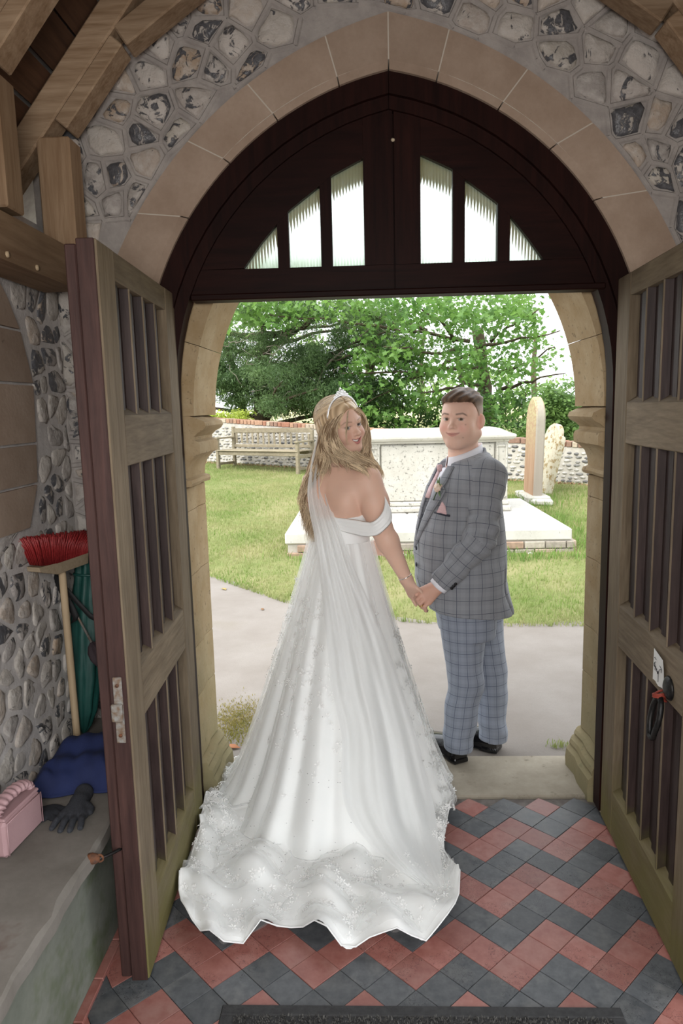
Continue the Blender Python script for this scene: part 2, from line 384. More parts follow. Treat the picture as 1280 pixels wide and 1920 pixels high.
def flint_field(parent, box, sx, sz, to3, nrm, keep, push=None, inset=.011, seed=1, vis=None, hgt=.016, ribbon=True):
    rnd = random.Random(seed); seeds = jitter_grid(box, sx, sz, .75, rnd)
    cells = voronoi(seeds, box); rib = MB(); far = MB(); edges = set(); nrm = Vector(nrm)
    for s, poly in zip(seeds, cells):
        if len(poly) < 3 or not keep(s): continue
        if push: poly = [push(p) for p in poly]
        c = sum(poly, Vector((0, 0)))/len(poly)
        if ribbon:
            for a, b in zip(poly, poly[1:]+poly[:1]):
                k = tuple(sorted(((round(a.x, 3), round(a.y, 3)), (round(b.x, 3), round(b.y, 3)))))
                if k in edges or (a-b).length < .012: continue
                edges.add(k); d = (b-a).normalized(); n2 = Vector((-d.y, d.x)); w0, w1, rh = .010, .0055, .0052+.0018*rnd.random()
                P = [to3(a+n2*w0), to3(a-n2*w0), to3(b-n2*w0), to3(b+n2*w0)]
                P += [to3(a+n2*w1)+nrm*rh, to3(a-n2*w1)+nrm*rh, to3(b-n2*w1)+nrm*rh, to3(b+n2*w1)+nrm*rh]
                rib.hexa(P)
        pin = []
        for p in poly:
            v = c-p; L = v.length
            if L > 1e-4: pin.append(p+v*min(.5, inset*(1+.9*rnd.random())/L))
        if len(pin) < 3: continue
        sm = []                                  # round the corners off, then roughen the outline
        for a, b in zip(pin, pin[1:]+pin[:1]):
            if (a-b).length < .006: sm.append((a+b)/2)
            else: sm += [a.lerp(b, .22), a.lerp(b, .78)]
        sm = [p+Vector((rnd.uniform(-1, 1), rnd.uniform(-1, 1)))*.0032 for p in sm]
        n = len(sm)
        if n < 4: continue
        H = hgt*(.6+.7*rnd.random()); tilt = Vector((rnd.uniform(-1, 1), rnd.uniform(-1, 1)))*.10
        V = []
        for f, h in ((1.0, -.006), (.97, .45), (.80, .85), (.42, 1.05)):
            for p in sm:
                q = c.lerp(p, f+(0 if f == 1 else rnd.uniform(-.05, .05)))
                hh = -.006 if h < 0 else H*h+(q-c).dot(tilt)+rnd.uniform(-.0022, .0022)
                V.append(to3(q)+nrm*hh)
        V.append(to3(c)+nrm*H)
        F = [(a*n+i, a*n+(i+1) % n, (a+1)*n+(i+1) % n, (a+1)*n+i) for a in range(3) for i in range(n)]+[(3*n+i, 3*n+(i+1) % n, 4*n) for i in range(n)]
        c3 = to3(c)
        if vis is None or vis(c):
            me = bpy.data.meshes.new('flint'); me.from_pydata([tuple(v-c3) for v in V], [], F)
            me.polygons.foreach_set('use_smooth', np.ones(len(F), bool)); me.materials.append(M['flint'])
            o = bpy.data.objects.new('flint', me); COL.objects.link(o); o.parent = parent; o.location = c3-root_loc(parent)
            bm = bmesh.new(); bm.from_mesh(me); bmesh.ops.recalc_face_normals(bm, faces=bm.faces[:])
            bm.faces.ensure_lookup_table()
            if sum((f.normal for f in bm.faces), Vector()).dot(nrm) < 0: bmesh.ops.reverse_faces(bm, faces=bm.faces[:])
            bm.to_mesh(me); bm.free()
        else: far.add(V, F)
    if rib.V: fix_normals(tag(rib.make('ribbon_pointing', parent.children[0].data.materials[0] if parent.children and parent.children[0].name.startswith('mortar_bed') else M['mortar'], parent), kind='stuff'))
    if far.V: fix_normals(tag(far.make('flint_field', M['flint'], parent, True), kind='stuff'))
def ring_r(p):                                   # signed distance outside the outer arch ring
    s = -1 if p.x < XC else 1
    if p.y < OUT[1]: return abs(p.x-XC)-1.12
    c = Vector((XC-s*OUT[0], OUT[1])); return (p-c).length-OUT[2]
def ring_push(p):
    d = ring_r(p)
    if d > .012: return p
    s = -1 if p.x < XC else 1
    if p.y < OUT[1]: return Vector((XC+s*1.132, p.y))
    c = Vector((XC-s*OUT[0], OUT[1])); v = (p-c).normalized(); return c+v*(OUT[2]+.012)
flint_field(wall, (-1.09, 1.55, 1.34, 3.4), .125, .105, lambda p: Vector((p.x, WY, p.y)), (0, -1, 0), lambda p: ring_r(p) > .02, ring_push, seed=5, vis=lambda c: c.y < 3.16 and c.x < 1.25)
flint_field(wall, (-1.09, .40, -.90, 2.05), .085, .075, lambda p: Vector((p.x, WY, p.y)), (0, -1, 0), lambda p: p.x < -1.03 or p.y < 1.5, lambda p: Vector((min(p.x, -1.03), p.y)) if p.y > 1.5 else p, seed=9, inset=.016, hgt=.0065)

flint_field(wall, (1.12, .04, 1.34, 2.0), .10, .09, lambda p: Vector((p.x, WY, p.y)), (0, -1, 0), lambda p: p.x > 1.15, lambda p: Vector((max(p.x, 1.13), p.y)), seed=31, vis=lambda c: False)
def arch_stones(name, parent, mat, specO, specI, y0, y1, cuts, ch=.0, n=6, gap=.0045, both=(-1, 1)):
    for side in both:
        for a, b in zip(cuts[side], cuts[side][1:]):
            V = []; F = []
            for i in range(n+1):
                t = a+(b-a)*i/n
                po, pi = arch_pt(side, t, *specO), arch_pt(side, t, *specI)
                tang = (arch_pt(side, min(t+.01, 1.0), *specO)-arch_pt(side, t-.01, *specO)).normalized()
                sh = tang*(gap/2 if i == 0 else -gap/2 if i == n else 0)
                if (b >= 1 and i == n): sh = Vector((side*gap/2, 0, 0))
                po = po+sh; pi = pi+sh; d = (po-pi).normalized()
                V += [po+Vector((0, y0, 0)), pi+d*ch+Vector((0, y0, 0)), pi+Vector((0, y0+ch*.8, 0)), pi+Vector((0, y1, 0)), po+Vector((0, y1, 0))]
            for i in range(n):
                for k in range(5): F.append((i*5+k, i*5+(k+1) % 5, (i+1)*5+(k+1) % 5, (i+1)*5+k))
            F += [(0, 1, 2, 3, 4), tuple(n*5+k for k in (4, 3, 2, 1, 0))]
            autosmooth(mk(name, V, F, mat, parent), 30)
def tcut(px, py):                                # arch parameter of a joint seen on the outer ring
    p = at(px, py, WY); s = -1 if p.x < XC else 1
    c = Vector((XC-s*OUT[0], 0, OUT[1])); return math.atan2(p.z-c.z, (p.x-c.x)*s)/math.acos(OUT[0]/OUT[2])
cutsL = [0, .22]+[tcut(*q) for q in ((262, 403), (355, 268), (465, 160), (612, 75))]+[1]
cutsR = [0, .24]+[tcut(*q) for q in ((1218, 353), (1113, 228), (990, 128), (842, 55))]+[1]
arch_stones('arch_stone', wall, M['ashlar'], OUT, INN, WY-.006, 2.66, {-1: cutsL, 1: cutsR}, .022)
mj = MB()                                        # pale mortar behind the joints
pts = [(outer(s, t), inner(s, t)) for s in (-1, 1) for t in [i/16 for i in range(17)]]
for s in (-1, 1):
    for i in range(16):
        q = [outer(s, i/16), outer(s, (i+1)/16), inner(s, (i+1)/16), inner(s, i/16)]
        q[2] = q[2].lerp(q[1], .14); q[3] = q[3].lerp(q[0], .14)
        mj.prism([v+Vector((0, WY-.0054, 0)) for v in q], (0, .1, 0))
fix_normals(mj.make('joint_mortar', M['joint'], wall))
for s in (-1, 1):
    z = 0
    for h in (.38, .36, .40, .366):
        a, b = XC+s*1.02, XC+s*.803
        MB().bbox(((a+b)/2+s*.03, (WY+2.66)/2, z+h/2), (abs(a-b)+.06, .136, h-.004), .004).make('jamb_stone', M['ashlar'], wall); z += h

# ------------------------------------------------------------------ outer doorway of dressed stone: pier, capital, arch
XP = .12
def pier(side, label):
    root = empty('stone_pier', (XP+side*.9, 2.9, 0)); tag(root, label, 'pier'); root['kind'] = 'structure'
    def plan(o):
        return [(.83, 2.665), (.826-o, 2.70-min(o, .02)), (.822-o*1.05, 2.80), (.826-o, 2.87), (.814-o, 2.955), (.83-o, 2.985), (.87, 3.005+o*.3), (1.16, 3.005+o*.3), (1.16, 2.665)]
    def sweep(name, prof, mat):
        V = []; F = []; n = 9
        for o, z in prof: V += [Vector((XP+side*x, y, z)) for x, y in plan(o)]
        for i in range(len(prof)-1):
            for j in range(n): F.append((i*n+j, i*n+(j+1) % n, (i+1)*n+(j+1) % n, (i+1)*n+j))
        F += [tuple(range(n)), tuple((len(prof)-1)*n+j for j in range(n))]
        return autosmooth(mk(name, V, F, mat, root), 32)
    sweep('base', [(.062, -.02), (.066, .05), (.062, .088), (.05, .10), (.046, .104), (.05, .118), (.044, .135), (.03, .143), (.026, .150), (.03, .162), (.022, .175), (.006, .182)], M['ashlar_out'])
    z = .184
    for h in (.27, .21, .30, .26, .0):
        top = 1.318 if h == 0 else z+h
        sweep('shaft_stone', [(-.003, z), (0, z+.004), (0, top-.004), (-.003, top-.001)], M['ashlar_out']); z = top
    sweep('capital', [(.002, 1.32), (.022, 1.326), (.027, 1.338), (.022, 1.35), (.002, 1.356), (.006, 1.39), (.018, 1.42), (.045, 1.447), (.064, 1.455), (.066, 1.488), (.060, 1.50), (.043, 1.508), (.042, 1.52), (.058, 1.535), (.082, 1.548), (.092, 1.562), (.086, 1.578), (.06, 1.59), (.02, 1.604)], M['ashlar_out'])
    off, zc = .18, 1.60
    for a, b in ((0, .2), (.2, .42), (.42, .64), (.64, .84), (.84, 1.0)):
        V = []; F = []; n = 6
        for i in range(n+1):
            t = a+.0008+(b-a-.0016)*i/n
            for r, y in ((.955, 2.668), (.953, 2.80), (.950, 2.875), (.932, 2.955), (.945, 2.985), (.98, 3.005), (1.30, 3.005), (1.30, 2.668)):
                q = arch_pt(side, t, off, zc, r); q.x += XP-XC+side*(r*0); V.append(q+Vector((0, y, 0)))
                if t > .99: V[-1].x = XP+side*max(.0015, side*(V[-1].x-XP))
        for i in range(n):
            for k in range(8): F.append((i*8+k, i*8+(k+1) % 8, (i+1)*8+(k+1) % 8, (i+1)*8+k))
        F += [tuple(range(8)), tuple(n*8+k for k in range(7, -1, -1))]
        autosmooth(mk('arch_stone', V, F, M['ashlar_out'], root), 32)
    return root
pier(-1, 'weathered tan stone pier and half arch behind the left door')
pier(1, 'weathered tan stone pier and half arch beside the right door')

# ------------------------------------------------------------------ dark wooden tympanum with reeded panes
tym = empty('window_1', (XC, 2.6, 2.02)); tag(tym, 'dark wooden tympanum with six reeded glass lights over the doors', kind='structure')
FY = 2.585
def arc_z(x, R):                                 # height of the arch of radius R at x
    s = -1 if x < XC else 1; c = XC-s*INN[0]
    return INN[1]+math.sqrt(max(0, R*R-(x-c)**2))
def arc_path(R, zlow, n=18):
    out = []
    for s in (-1, 1):
        off = INN[0]; a0 = math.asin((zlow-INN[1])/R); a1 = math.acos(off/R)
        L = [Vector((XC+s*(R*math.cos(a0+(a1-a0)*i/n)-off), 0, INN[1]+R*math.sin(a0+(a1-a0)*i/n))) for i in range(n+1)]
        out.append(L)
    return out
def poly_y(name, pts, y, d, mat):
    return fix_normals(MB().prism([Vector((p[0], y, p[-1])) for p in pts], (0, d, 0)).make(name, mat, tym))
for k, s in ((0, -1), (1, 1)):                   # fixed frame following the arch and running down beside the door
    A = [Vector((XC+s*.906, 0, .02))]+arc_path(1.103, 1.66)[k]
    B = [Vector((XC+s*.835, 0, .02))]+arc_path(1.032, 1.66)[k]
    C = [Vector((XC+s*.793, 0, .02))]+arc_path(.99, 1.66)[k]
    for P in (A, B, C): P[-1].x = XC+s*.0008
    def strip(name, P, Q, y, d):
        V = []; F = []; n = len(P)
        for p, q in zip(P, Q): V += [Vector((p.x, y, p.z)), Vector((q.x, y, q.z)), Vector((q.x, y+d, q.z)), Vector((p.x, y+d, p.z))]
        for i in range(n-1):
            for j in range(4): F.append((i*4+j, i*4+(j+1) % 4, (i+1)*4+(j+1) % 4, (i+1)*4+j))
        F += [(0, 1, 2, 3), tuple((n-1)*4+j for j in (3, 2, 1, 0))]
        autosmooth(mk(name, V, F, M['mahog'], tym), 30)
    strip('frame', A, B, FY-.03, .1); strip('frame_bead', [p.lerp(q, .0) for p, q in zip(B, B)], C, FY-.012, .07)
top_w = {-1: [(-.425, 2.122), (-.36, 2.205), (-.299, 2.270), (-.258, 2.312), (-.144, 2.393), (-.104, 2.424), (.009, 2.478)], 1: [(.208, 2.484), (.321, 2.431), (.363, 2.398), (.478, 2.314), (.52, 2.272), (.58, 2.20), (.640, 2.120)]}
lights = {-1: [(-.425, -.301), (-.260, -.146), (-.105, .009)], 1: [(.208, .321), (.363, .478), (.521, .640)]}
def top_z(s, x):
    P = top_w[s]
    if x <= P[0][0]: return P[0][1]
    if x >= P[-1][0]: return P[-1][1]
    for a, b in zip(P, P[1:]):
        if a[0] <= x <= b[0]: return a[1]+(b[1]-a[1])*(x-a[0])/(b[0]-a[0])
def glass_mat():
    t = NT('reeded_glass'); t.done((.66, .78, .68), .22, None, .5, Transmission_Weight=1.0, IOR=1.25)
    tr = t.n('BsdfTranslucent', {'Color': (.70, .80, .70)}); mx = t.n('MixShader', {0: .35})
    t.t.links.new(t.b.outputs[0], mx.inputs[1]); t.t.links.new(tr.outputs[0], mx.inputs[2]); t.t.links.new(mx.outputs[0], t.out.inputs[0]); return t.m
M['glass'] = glass_mat()
for s in (-1, 1):
    x_in, x_out = (.112, -.70) if s < 0 else (.117, .90)
    xs = np.linspace(x_in, .009 if s < 0 else .208, 4)                       # meeting stile
    up = lambda x: arc_z(x, 1.024)
    poly_y('stile', [(x, 2.118) for x in xs]+[(x, up(x)) for x in xs[::-1]], FY, .045, M['mahog'])
    L = [x for x in np.linspace(XC+s*.011, XC+s*.7605, 40)]
    L = [x for x in L if arc_z(x, 1.024) > 2.032]
    xe = XC+s*(math.sqrt(1.024**2-(2.03-INN[1])**2)-INN[0])
    poly_y('bottom_rail', [(x_in, 2.03), (xe, 2.03)]+[(x, min(2.119, arc_z(x, 1.024))) for x in np.linspace(xe, XC+s*.6, 6)]+[(x_in, 2.119)], FY, .045, M['mahog_x'])
    a, b = (lights[-1][0][0], .0095) if s < 0 else (.2075, lights[1][2][1])
    xe2 = XC+s*(math.sqrt(1.024**2-(2.1195-INN[1])**2)-INN[0])
    lo = np.linspace(.0085 if s < 0 else .2085, a if s < 0 else b, 26); hi = np.linspace(xe2, .0085 if s < 0 else .2085, 30)
    poly_y('curved_rail', [(x, top_z(s, x)) for x in lo]+[(x, max(2.1195, arc_z(x, 1.024))) for x in hi], FY, .045, M['mahog_x'])
    for p, q in zip(lights[s], lights[s][1:]):
        xs = np.linspace(p[1], q[0], 3)
        poly_y('mullion', [(x, 2.118) for x in xs]+[(x, top_z(s, x)+.003) for x in xs[::-1]], FY+.001, .043, M['mahog'])
    for p in lights[s]:                          # reeded panes
        nx, nz = int((p[1]-p[0])/.0014), 8; V = []; F = []
        for i in range(nx+1):
            x = p[0]-.004+(p[1]-p[0]+.008)*i/nx; y = FY+.024-.0021*abs(math.sin((x-p[0])*PI/.0112))
            zt = top_z(s, min(max(x, p[0]), p[1]))+.006
            for j in range(2): V.append((x, y, 2.112+(zt-2.112)*j))
        for i in range(nx): F.append((2*i, 2*i+2, 2*i+3, 2*i+1))
        mk('pane', V, F, M['glass'], tym, True)
MB().box((XC+.0145, FY+.035, 2.35), (.03, .02, .66)).make('backing_strip', M['mahog'], tym)
MB().bbox((XC+.017, FY+.012, 2.021), (1.47, .075, .022), .004).make('head_rail', M['mahog_x'], tym)
MB().lathe([(0, -.006), (.006, -.004), (.0075, 0), (.006, .004), (0, .006)], (.1135, FY-.004, 2.532), 10).make('pale_peg', simple('pale_peg', (.5, .42, .3), .6), tym, True)

# ------------------------------------------------------------------ door leaves
def door(name, hinge, free, label, inner_side):
    h, f = Vector((*hinge, 0)), Vector((*free, 0)); d = (f-h).normalized(); Wd = (f-h).length
    nrm = Vector((-d.y, d.x, 0))*inner_side      # towards the opening: the face in view
    root = empty(name, h+Vector((0, 0, .02))); tag(root, label, kind='structure')
    m = Matrix((d, nrm, Vector((0, 0, 1)))).transposed()
    def P(x, y, z): return h+d*x+nrm*y+Vector((0, 0, z))
    def blk(nm, x0, x1, y0, y1, z0, z1, mat, b=.003): return MB().bbox(P((x0+x1)/2, (y0+y1)/2, (z0+z1)/2), (x1-x0, y1-y0, z1-z0), b, m).make(nm, mat, root)
    T, Z0, Z1 = .05, .02, 2.04
    blk('stile', 0, .135, -T, 0, Z0, Z1, M['door_z']); blk('stile', Wd-.135, Wd, -T, 0, Z0, Z1, M['door_z'])
    blk('edge_strip', Wd, Wd+.006, -T+.002, -.004, Z0, Z1, M['door_edge'], .002); blk('rebate_strip', Wd-.03, Wd+.002, -T-.028, -T, Z0+.01, Z1-.012, M['door_edge'], .003)
    R = [(Z0, .195), (.755, .905), (1.475, 1.615), (1.965, Z1)]
    for a, b in R: blk('rail', .1355, Wd-.1355, -T, -.001, a, b, M['door_y'])
    for (a, b), (c, e) in zip(R, R[1:]):
        x0, x1 = .1355, Wd-.1355; n = 4; w = (x1-x0)/n
        for i in range(n):
            xa, xb = x0+w*i, x0+w*(i+1)
            V = []                               # a board with a raised centre rib and sloping cheeks
            prof = [(xa, -.034), (xa+.010, -.030), (xa+w*.34, -.027), (xa+w*.40, -.021), (xa+w*.62, -.021), (xa+w*.68, -.027), (xb-.010, -.030), (xb, -.034), (xb, -.048), (xa, -.048)]
            MB().prism([P(x, y, b) for x, y in prof], (0, 0, c-b)).make('board', M['door_board'], root)
        for i in range(1, n):
            x = x0+w*i
            mt = MB().prism([P(x-.010, -.034, b), P(x-.0045, -.0065, b), P(x+.0045, -.0065, b), P(x+.010, -.034, b)], (0, 0, c-b)).make('muntin', M['door_board'], root)
            MB().prism([P(x-.0047, -.0068, b), P(x-.0038, -.004, b), P(x+.0038, -.004, b), P(x+.0047, -.0068, b)], (0, 0, c-b)).make('edge_fillet', M['door_z'], mt)
        MB().prism([P(x0, -.046, b), P(x0, -.002, b-.001), P(x0, -.046, b+.028)], d*(x1-x0)).make('sill', M['door_y'], root)
    for o in root.children:
        if o.name.split('.')[0] in ('board', 'muntin', 'sill'): fix_normals(o)
    return root, P, m, Wd
d1, P1, m1, W1 = door('door_1', (-.682, 2.575), (-.644, 1.744), 'left door leaf opened inwards, weathered frame around dark boards', 1)
d2, P2, m2, W2 = door('door_2', (.891, 2.55), (.846, 1.70), 'right door leaf opened inwards, weathered frame with iron ring handle', -1)
# lock on the edge of the left leaf
lk = MB().bbox(P1(W1+.0085, -.026, .835), (.005, .024, .185), .0015, m1).make('lock_plate', M['zinc'], d1)
MB().bbox(P1(W1+.014, -.030, .83), (.012, .03, .05), .003, m1).make('strike_box', M['zinc'], lk)
for z in (.765, .905): MB().lathe([(0, .003), (.005, .002), (.0052, 0), (.0045, -.002)], P1(W1+.012, -.026, z), 10, m1 @ Matrix.Rotation(PI/2, 3, 'Y')).make('screw', M['rust'], lk, True)
# ring handle, red cord and note on the right leaf
hx = (Vector((.87, 1.955, 0))-Vector((.891, 2.55, 0))).length
bp = MB().lathe([(0, .012), (.02, .012), (.032, .006), (.036, 0)], P2(hx+.025, .0, .80), 18, m2 @ Matrix.Rotation(-PI/2, 3, 'X')).make('rose', M['iron'], d2, True)
ringp = []
for i in range(25):
    a = 2*PI*i/24; rr = 1.0 if abs(a-PI) > .5 else 1.0
    w_ = .030*math.sin(a); v_ = .056*math.cos(a)-(.012 if 2.6 < a < 3.7 else 0)
    ringp.append(P2(hx-.0+w_, .016+.02*(1-math.cos(a))/2, .705+v_))
MB().tube(ringp, .0085, 10, False).make('ring_handle', M['iron'], d2, True)
for k in range(4):
    cp = [P2(hx-.006+.016*math.cos(2*PI*i/14), .014+.018*math.sin(2*PI*i/14), .758+.010*math.sin(2*PI*i/14+k)+.004*k) for i in range(15)]
    MB().tube(cp, .0032, 6, False).make('red_cord', simple('red_cord', (.25, .035, .02), .7) if k == 0 else bpy.data.materials['red_cord'], d2, True)
paper = simple('white_paper', (.72, .72, .70), .8); ink = simple('black_ink', (.03, .03, .035), .6)
xn = (Vector((.87, 2.05, 0))-Vector((.891, 2.55, 0))).length; xm = xn+.088
V = []; F = []
for i in range(9):
    for j in range(9):
        u, v = i/8, j/8; V.append(P2(xn+(xm-xn)*u, .004+.006*u*v*v, .779+(.098-.006*u)*v+.003*math.sin(u*9)*(1-v)))
for i in range(8):
    for j in range(8): F.append((i*9+j, (i+1)*9+j, (i+1)*9+j+1, i*9+j+1))
note = mk('paper_note', V, F, paper, None, base=P2(xn, .004, .779)); tag(note, 'small white handwritten note pinned beside the iron ring on the door', 'note')
mdn = note.modifiers.new('thick', 'SOLIDIFY'); mdn.thickness = .0006
def stroke(pts, r=.0009, nm='ink_mark'):
    p = [P2(xn+(xm-xn)*u, .0062+.006*u*v*v, .779+.092*v) for u, v in pts]; MB().tube(p, r, 5).make(nm, ink, note)
def glyphs(word, u0, v0, du, h, sl=-.05):        # plain strokes: O P E N and a curled arrow
    G = {'O': [[(.5+.5*math.cos(a*PI/5), .5+.5*math.sin(a*PI/5)) for a in range(11)]], 'p': [[(0, -.4), (0, .7), (0, .6), (.4, .7), (.75, .45), (.5, .1), (0, .1)]], 'e': [[(0, .3), (.8, .45), (.5, .75), (.05, .4), (.3, .02), (.8, .1)]], 'n': [[(0, 0), (0, .6), (.4, .7), (.7, .5), (.75, 0)]]}
    for i, c in enumerate(word):
        for s in G[c]: stroke([(u0+du*(i+x*.75), v0+h*z+sl*i) for x, z in s])
glyphs('Open', .14, .50, .11, .14, -.045)
stroke([(.16, .80), (.36, .80)]); stroke([(.16, .80), (.24, .84)]); stroke([(.27, .70), (.29, .67)])
stroke([(.56, .12), (.56, .38), (.66, .56), (.86, .66)]); stroke([(.72, .72), (.88, .66), (.84, .52)])

# ------------------------------------------------------------------ left wall with its dressed stone recess, right wall
LX = -1.09
wl = empty('wall_left', (LX, 1.0, 0)); tag(wl, 'flint side wall with a dressed stone recess beside the broom', kind='structure')
M['flush'] = simple('lit_flush_mortar', (.46, .43, .41), .95, (.58, .55, .525), 18, .5, 120)  # flush pointing, made paler to stand in for light on this wall
MB().box((LX-.1475, .85, 1.1), (.30, 3.4, 2.3)).make('mortar_bed', M['flush'], wl)
alc = [(1.258, 2.155), (1.40, 2.235), (1.53, 2.25), (1.72, 2.266), (1.882, 2.21), (1.999, 2.13), (2.08, 2.02)]
def alc_y(z):
    if z < alc[0][0] or z > 2.08: return -9
    for a, b in zip(alc, alc[1:]):
        if a[0] <= z <= b[0]: return a[1]+(b[1]-a[1])*(z-a[0])/(b[0]-a[0])
    return -9
flint_field(wl, (1.75, .44, 2.525, 2.06), .085, .088, lambda p: Vector((LX, p.x, p.y)), (1, 0, 0), lambda p: p.x > alc_y(p.y)+.05, lambda p: Vector((max(p.x, alc_y(p.y)+.012), p.y)), seed=21, inset=.0065, hgt=.0085, ribbon=False)
for a, b in ((1.262, 1.395), (1.40, 1.525), (1.53, 1.715), (1.72, 1.88), (1.885, 2.07)):
    zs = np.linspace(a+.002, b-.002, 5); P = [(LX-.02, alc_y(z)-.002, z) for z in zs]
    q = [Vector(p) for p in P]+[Vector((LX-.02, 1.90, zs[-1])), Vector((LX-.02, 1.90, zs[0]))]
    fix_normals(MB().prism(q, (.034, 0, 0)).make('dressed_stone', M['ashlar'], wl))
wr = MB().box((1.34+.15, 2.25, 1.1), (.30, .60, 2.3)).make('wall_right', M['mortar']); tag(wr, 'unseen side wall behind the right door, cut short to let side light in', kind='structure')  # stops short so that light from the right reaches the left wall
flint_field(wr, (1.96, .04, 2.53, 2.2), .10, .09, lambda p: Vector((1.34, p.x, p.y)), (-1, 0, 0), lambda p: True, seed=33, vis=lambda c: False, ribbon=False)
wb = MB().box((.1, -.62, 2.95), (3.2, .16, 2.1)).make('back_shade_wall', M['mortar']); tag(wb, 'added gable wall behind the camera, unseen, shading the top of the front wall', kind='structure')  # added out of view to block high sky light from the back

# ------------------------------------------------------------------ roof timbers
roof = empty('ceiling', (XC, 1.0, 2.2)); tag(roof, 'open oak roof of rafters, braces and dark boards', kind='structure')
RB = -.55                                         # unseen roof end, set to let in light from behind the camera
def rz(x): return 2.526+1.218*((XC-abs(x-XC))+.948)  # underside of the rafters
cs, sn = math.cos(math.atan(1.218)), math.sin(math.atan(1.218))
for s in (-1, 1):
    for y in (2.42, 1.97, 1.52, 1.07):
        a = Vector((XC+s*1.25, y, rz(XC+s*1.25))); b = Vector((XC+s*.03, y, rz(XC+s*.03)))
        n = Vector((s*sn, 0, cs))*.092
        MB().beam(a+n, b+n, .10, .085, n, .006).make('rafter', M['oak_x'], roof)
        xp = XC+s*1.095
        MB().bbox((xp, y, (2.15+rz(xp))/2+.03), (.11, .098, rz(xp)-2.15+.02), .005).make('ashlar_post', M['oak_z'], roof)
        MB().beam(Vector((XC+s*.855, y, 2.800)), Vector((XC+s*.27, y, 3.192)), .092, .070, (0, 0, 1), .005).make('brace', M['oak_x'], roof)
        nn = Vector((s*sn, 0, cs)); q0 = Vector((XC+s*1.045, y-.002, rz(XC+s*1.045)))+nn*.024; q1 = Vector((XC+s*.846, y-.002, rz(XC+s*.846)))+nn*.024
        MB().beam(q0, q1, .098, .048, nn, .004).make('brace', M['oak_x'], roof)
    for k in range(13):                          # boarding
        t0 = .13*k; x = XC+s*(1.30-(t0+.06)*cs)
        n = Vector((s*sn, 0, cs))
        c = Vector((x, 1.0, rz(x)))+n*(.145+.004*(k % 2))
        m = Matrix((Vector((cs, 0, -s*sn)), Vector((0, 1, 0)), n)).transposed()
        MB().box(c, (.122 if k % 3 else .112, 3.05, .018), m).make('board', M['board'], roof)
    a = Vector((XC+s*1.45, RB, rz(XC+s*1.45)))+Vector((s*sn, 0, cs))*.19; b = Vector((XC, RB, rz(XC)))+Vector((0, 0, .31))
    MB().prism([a, b, b+Vector((0, 0, .05)), a+Vector((0, 0, .05))], (0, 2.98-RB, 0)).make('roof_cover', M['mortar'], roof)
    ye = 2.445
    xw = XC+s*1.10
    MB().prism([Vector((xw-.06*s-0, -.8, 2.025)), Vector((xw-.06*s, -.8, 2.15)), Vector((xw-.06*s, ye, 2.15)), Vector((xw-.06*s, ye+.03, 2.115)), Vector((xw-.06*s, ye-.06, 2.025))], (.13*s, 0, 0)).make('wall_plate', M['oak'], roof)
    fix_normals(roof.children[-1])
peg_m = simple('oak_peg', (.42, .32, .2), .7)
for px, py in ((13, 477), (69, 502)):
    p = ray(px, py); x = XC-1.04; q = Vector((0, 0, CAM_H))+p*(x/p.x)
    MB().lathe([(0, .006), (.008, .005), (.0095, -.01)], q, 10, Matrix.Rotation(PI/2, 3, 'Y')).make('peg', peg_m, roof, True)

# ------------------------------------------------------------------ stone bench along the left wall
bench = empty('stone_bench', (-.93, 1.5, 0)); tag(bench, 'worn stone bench with green stained front under the flint wall', kind='structure')
V = []; F = []; ny = 60
def edge_x(y): return -.757+.003*math.sin(y*23)+.002*math.sin(y*57+1)
for i in range(ny+1):
    y = -.85+3.37*i/ny; e = edge_x(y); w = .006+.007*abs(math.sin(y*17.3)*math.sin(y*5.1))
    V += [(LX, y, .41), (LX, y, .45), (e-w*1.2, y, .45), (e, y, .45-w), (e+.002, y, .412)]
for i in range(ny):
    for j in range(5): F.append((i*5+j, i*5+(j+1) % 5, (i+1)*5+(j+1) % 5, (i+1)*5+j))
F += [(0, 1, 2, 3, 4), tuple(ny*5+j for j in (4, 3, 2, 1, 0))]
autosmooth(mk('seat_slab', V, F, M['concrete'], bench), 35)
MB().box((-.95, .835, .205), (.28, 3.37, .41)).make('bench_front', M['bench_face'], bench)
# ------------------------------------------------------------------ churchyard ground
def tarmac():
    t = NT('tarmac'); n = t.noise(2.2, 5, .6); f = t.noise(160, 3, .6)
    col = t.mix(t.ramp(n, [(.3, 0.0), (.7, 1.0)]), (.215, .19, .168), (.28, .257, .235))
    col = t.mix(t.math('MULTIPLY', f, .5), col, (.16, .14, .122))
    col = t.mix(t.ramp(t.noise(1.1, 3), [(.58, 0.0), (.72, .6)]), col, (.15, .122, .08))
    return t.done(col, .92, t.bump(f, .4, .004), .2)
M['tarmac'] = tarmac()
V = [(-40, -40, -.05), (40, -40, -.05), (40, 3.04, -.05), (-40, 3.04, -.05)]
pth = MB(); pth.add(V, [(0, 1, 2, 3)])
pth.add([(-30, 3.03, -.002), (30, 3.03, -.002), (30, 12, -.002), (-30, 12, -.002)], [(0, 1, 2, 3)])
path = pth.make('path', M['tarmac']); tag(path, 'pale grey tarmac path in front of the porch', kind='structure')
edge = [(-16, 24), (-9, 15.2), (-5.2, 11.0), (-3.3, 8.9), (-2.3, 7.6), (-1.555, 6.64), (-.70, 5.69), (-.2, 5.32), (.336, 5.10), (1.0, 4.99), (1.6, 4.97), (3, 5.0), (6, 5.1), (16, 5.4)]
def edge_y(x):
    for a, b in zip(edge, edge[1:]):
        if a[0] <= x <= b[0]: return a[1]+(b[1]-a[1])*(x-a[0])/(b[0]-a[0])
    return 24 if x < 0 else 5.4
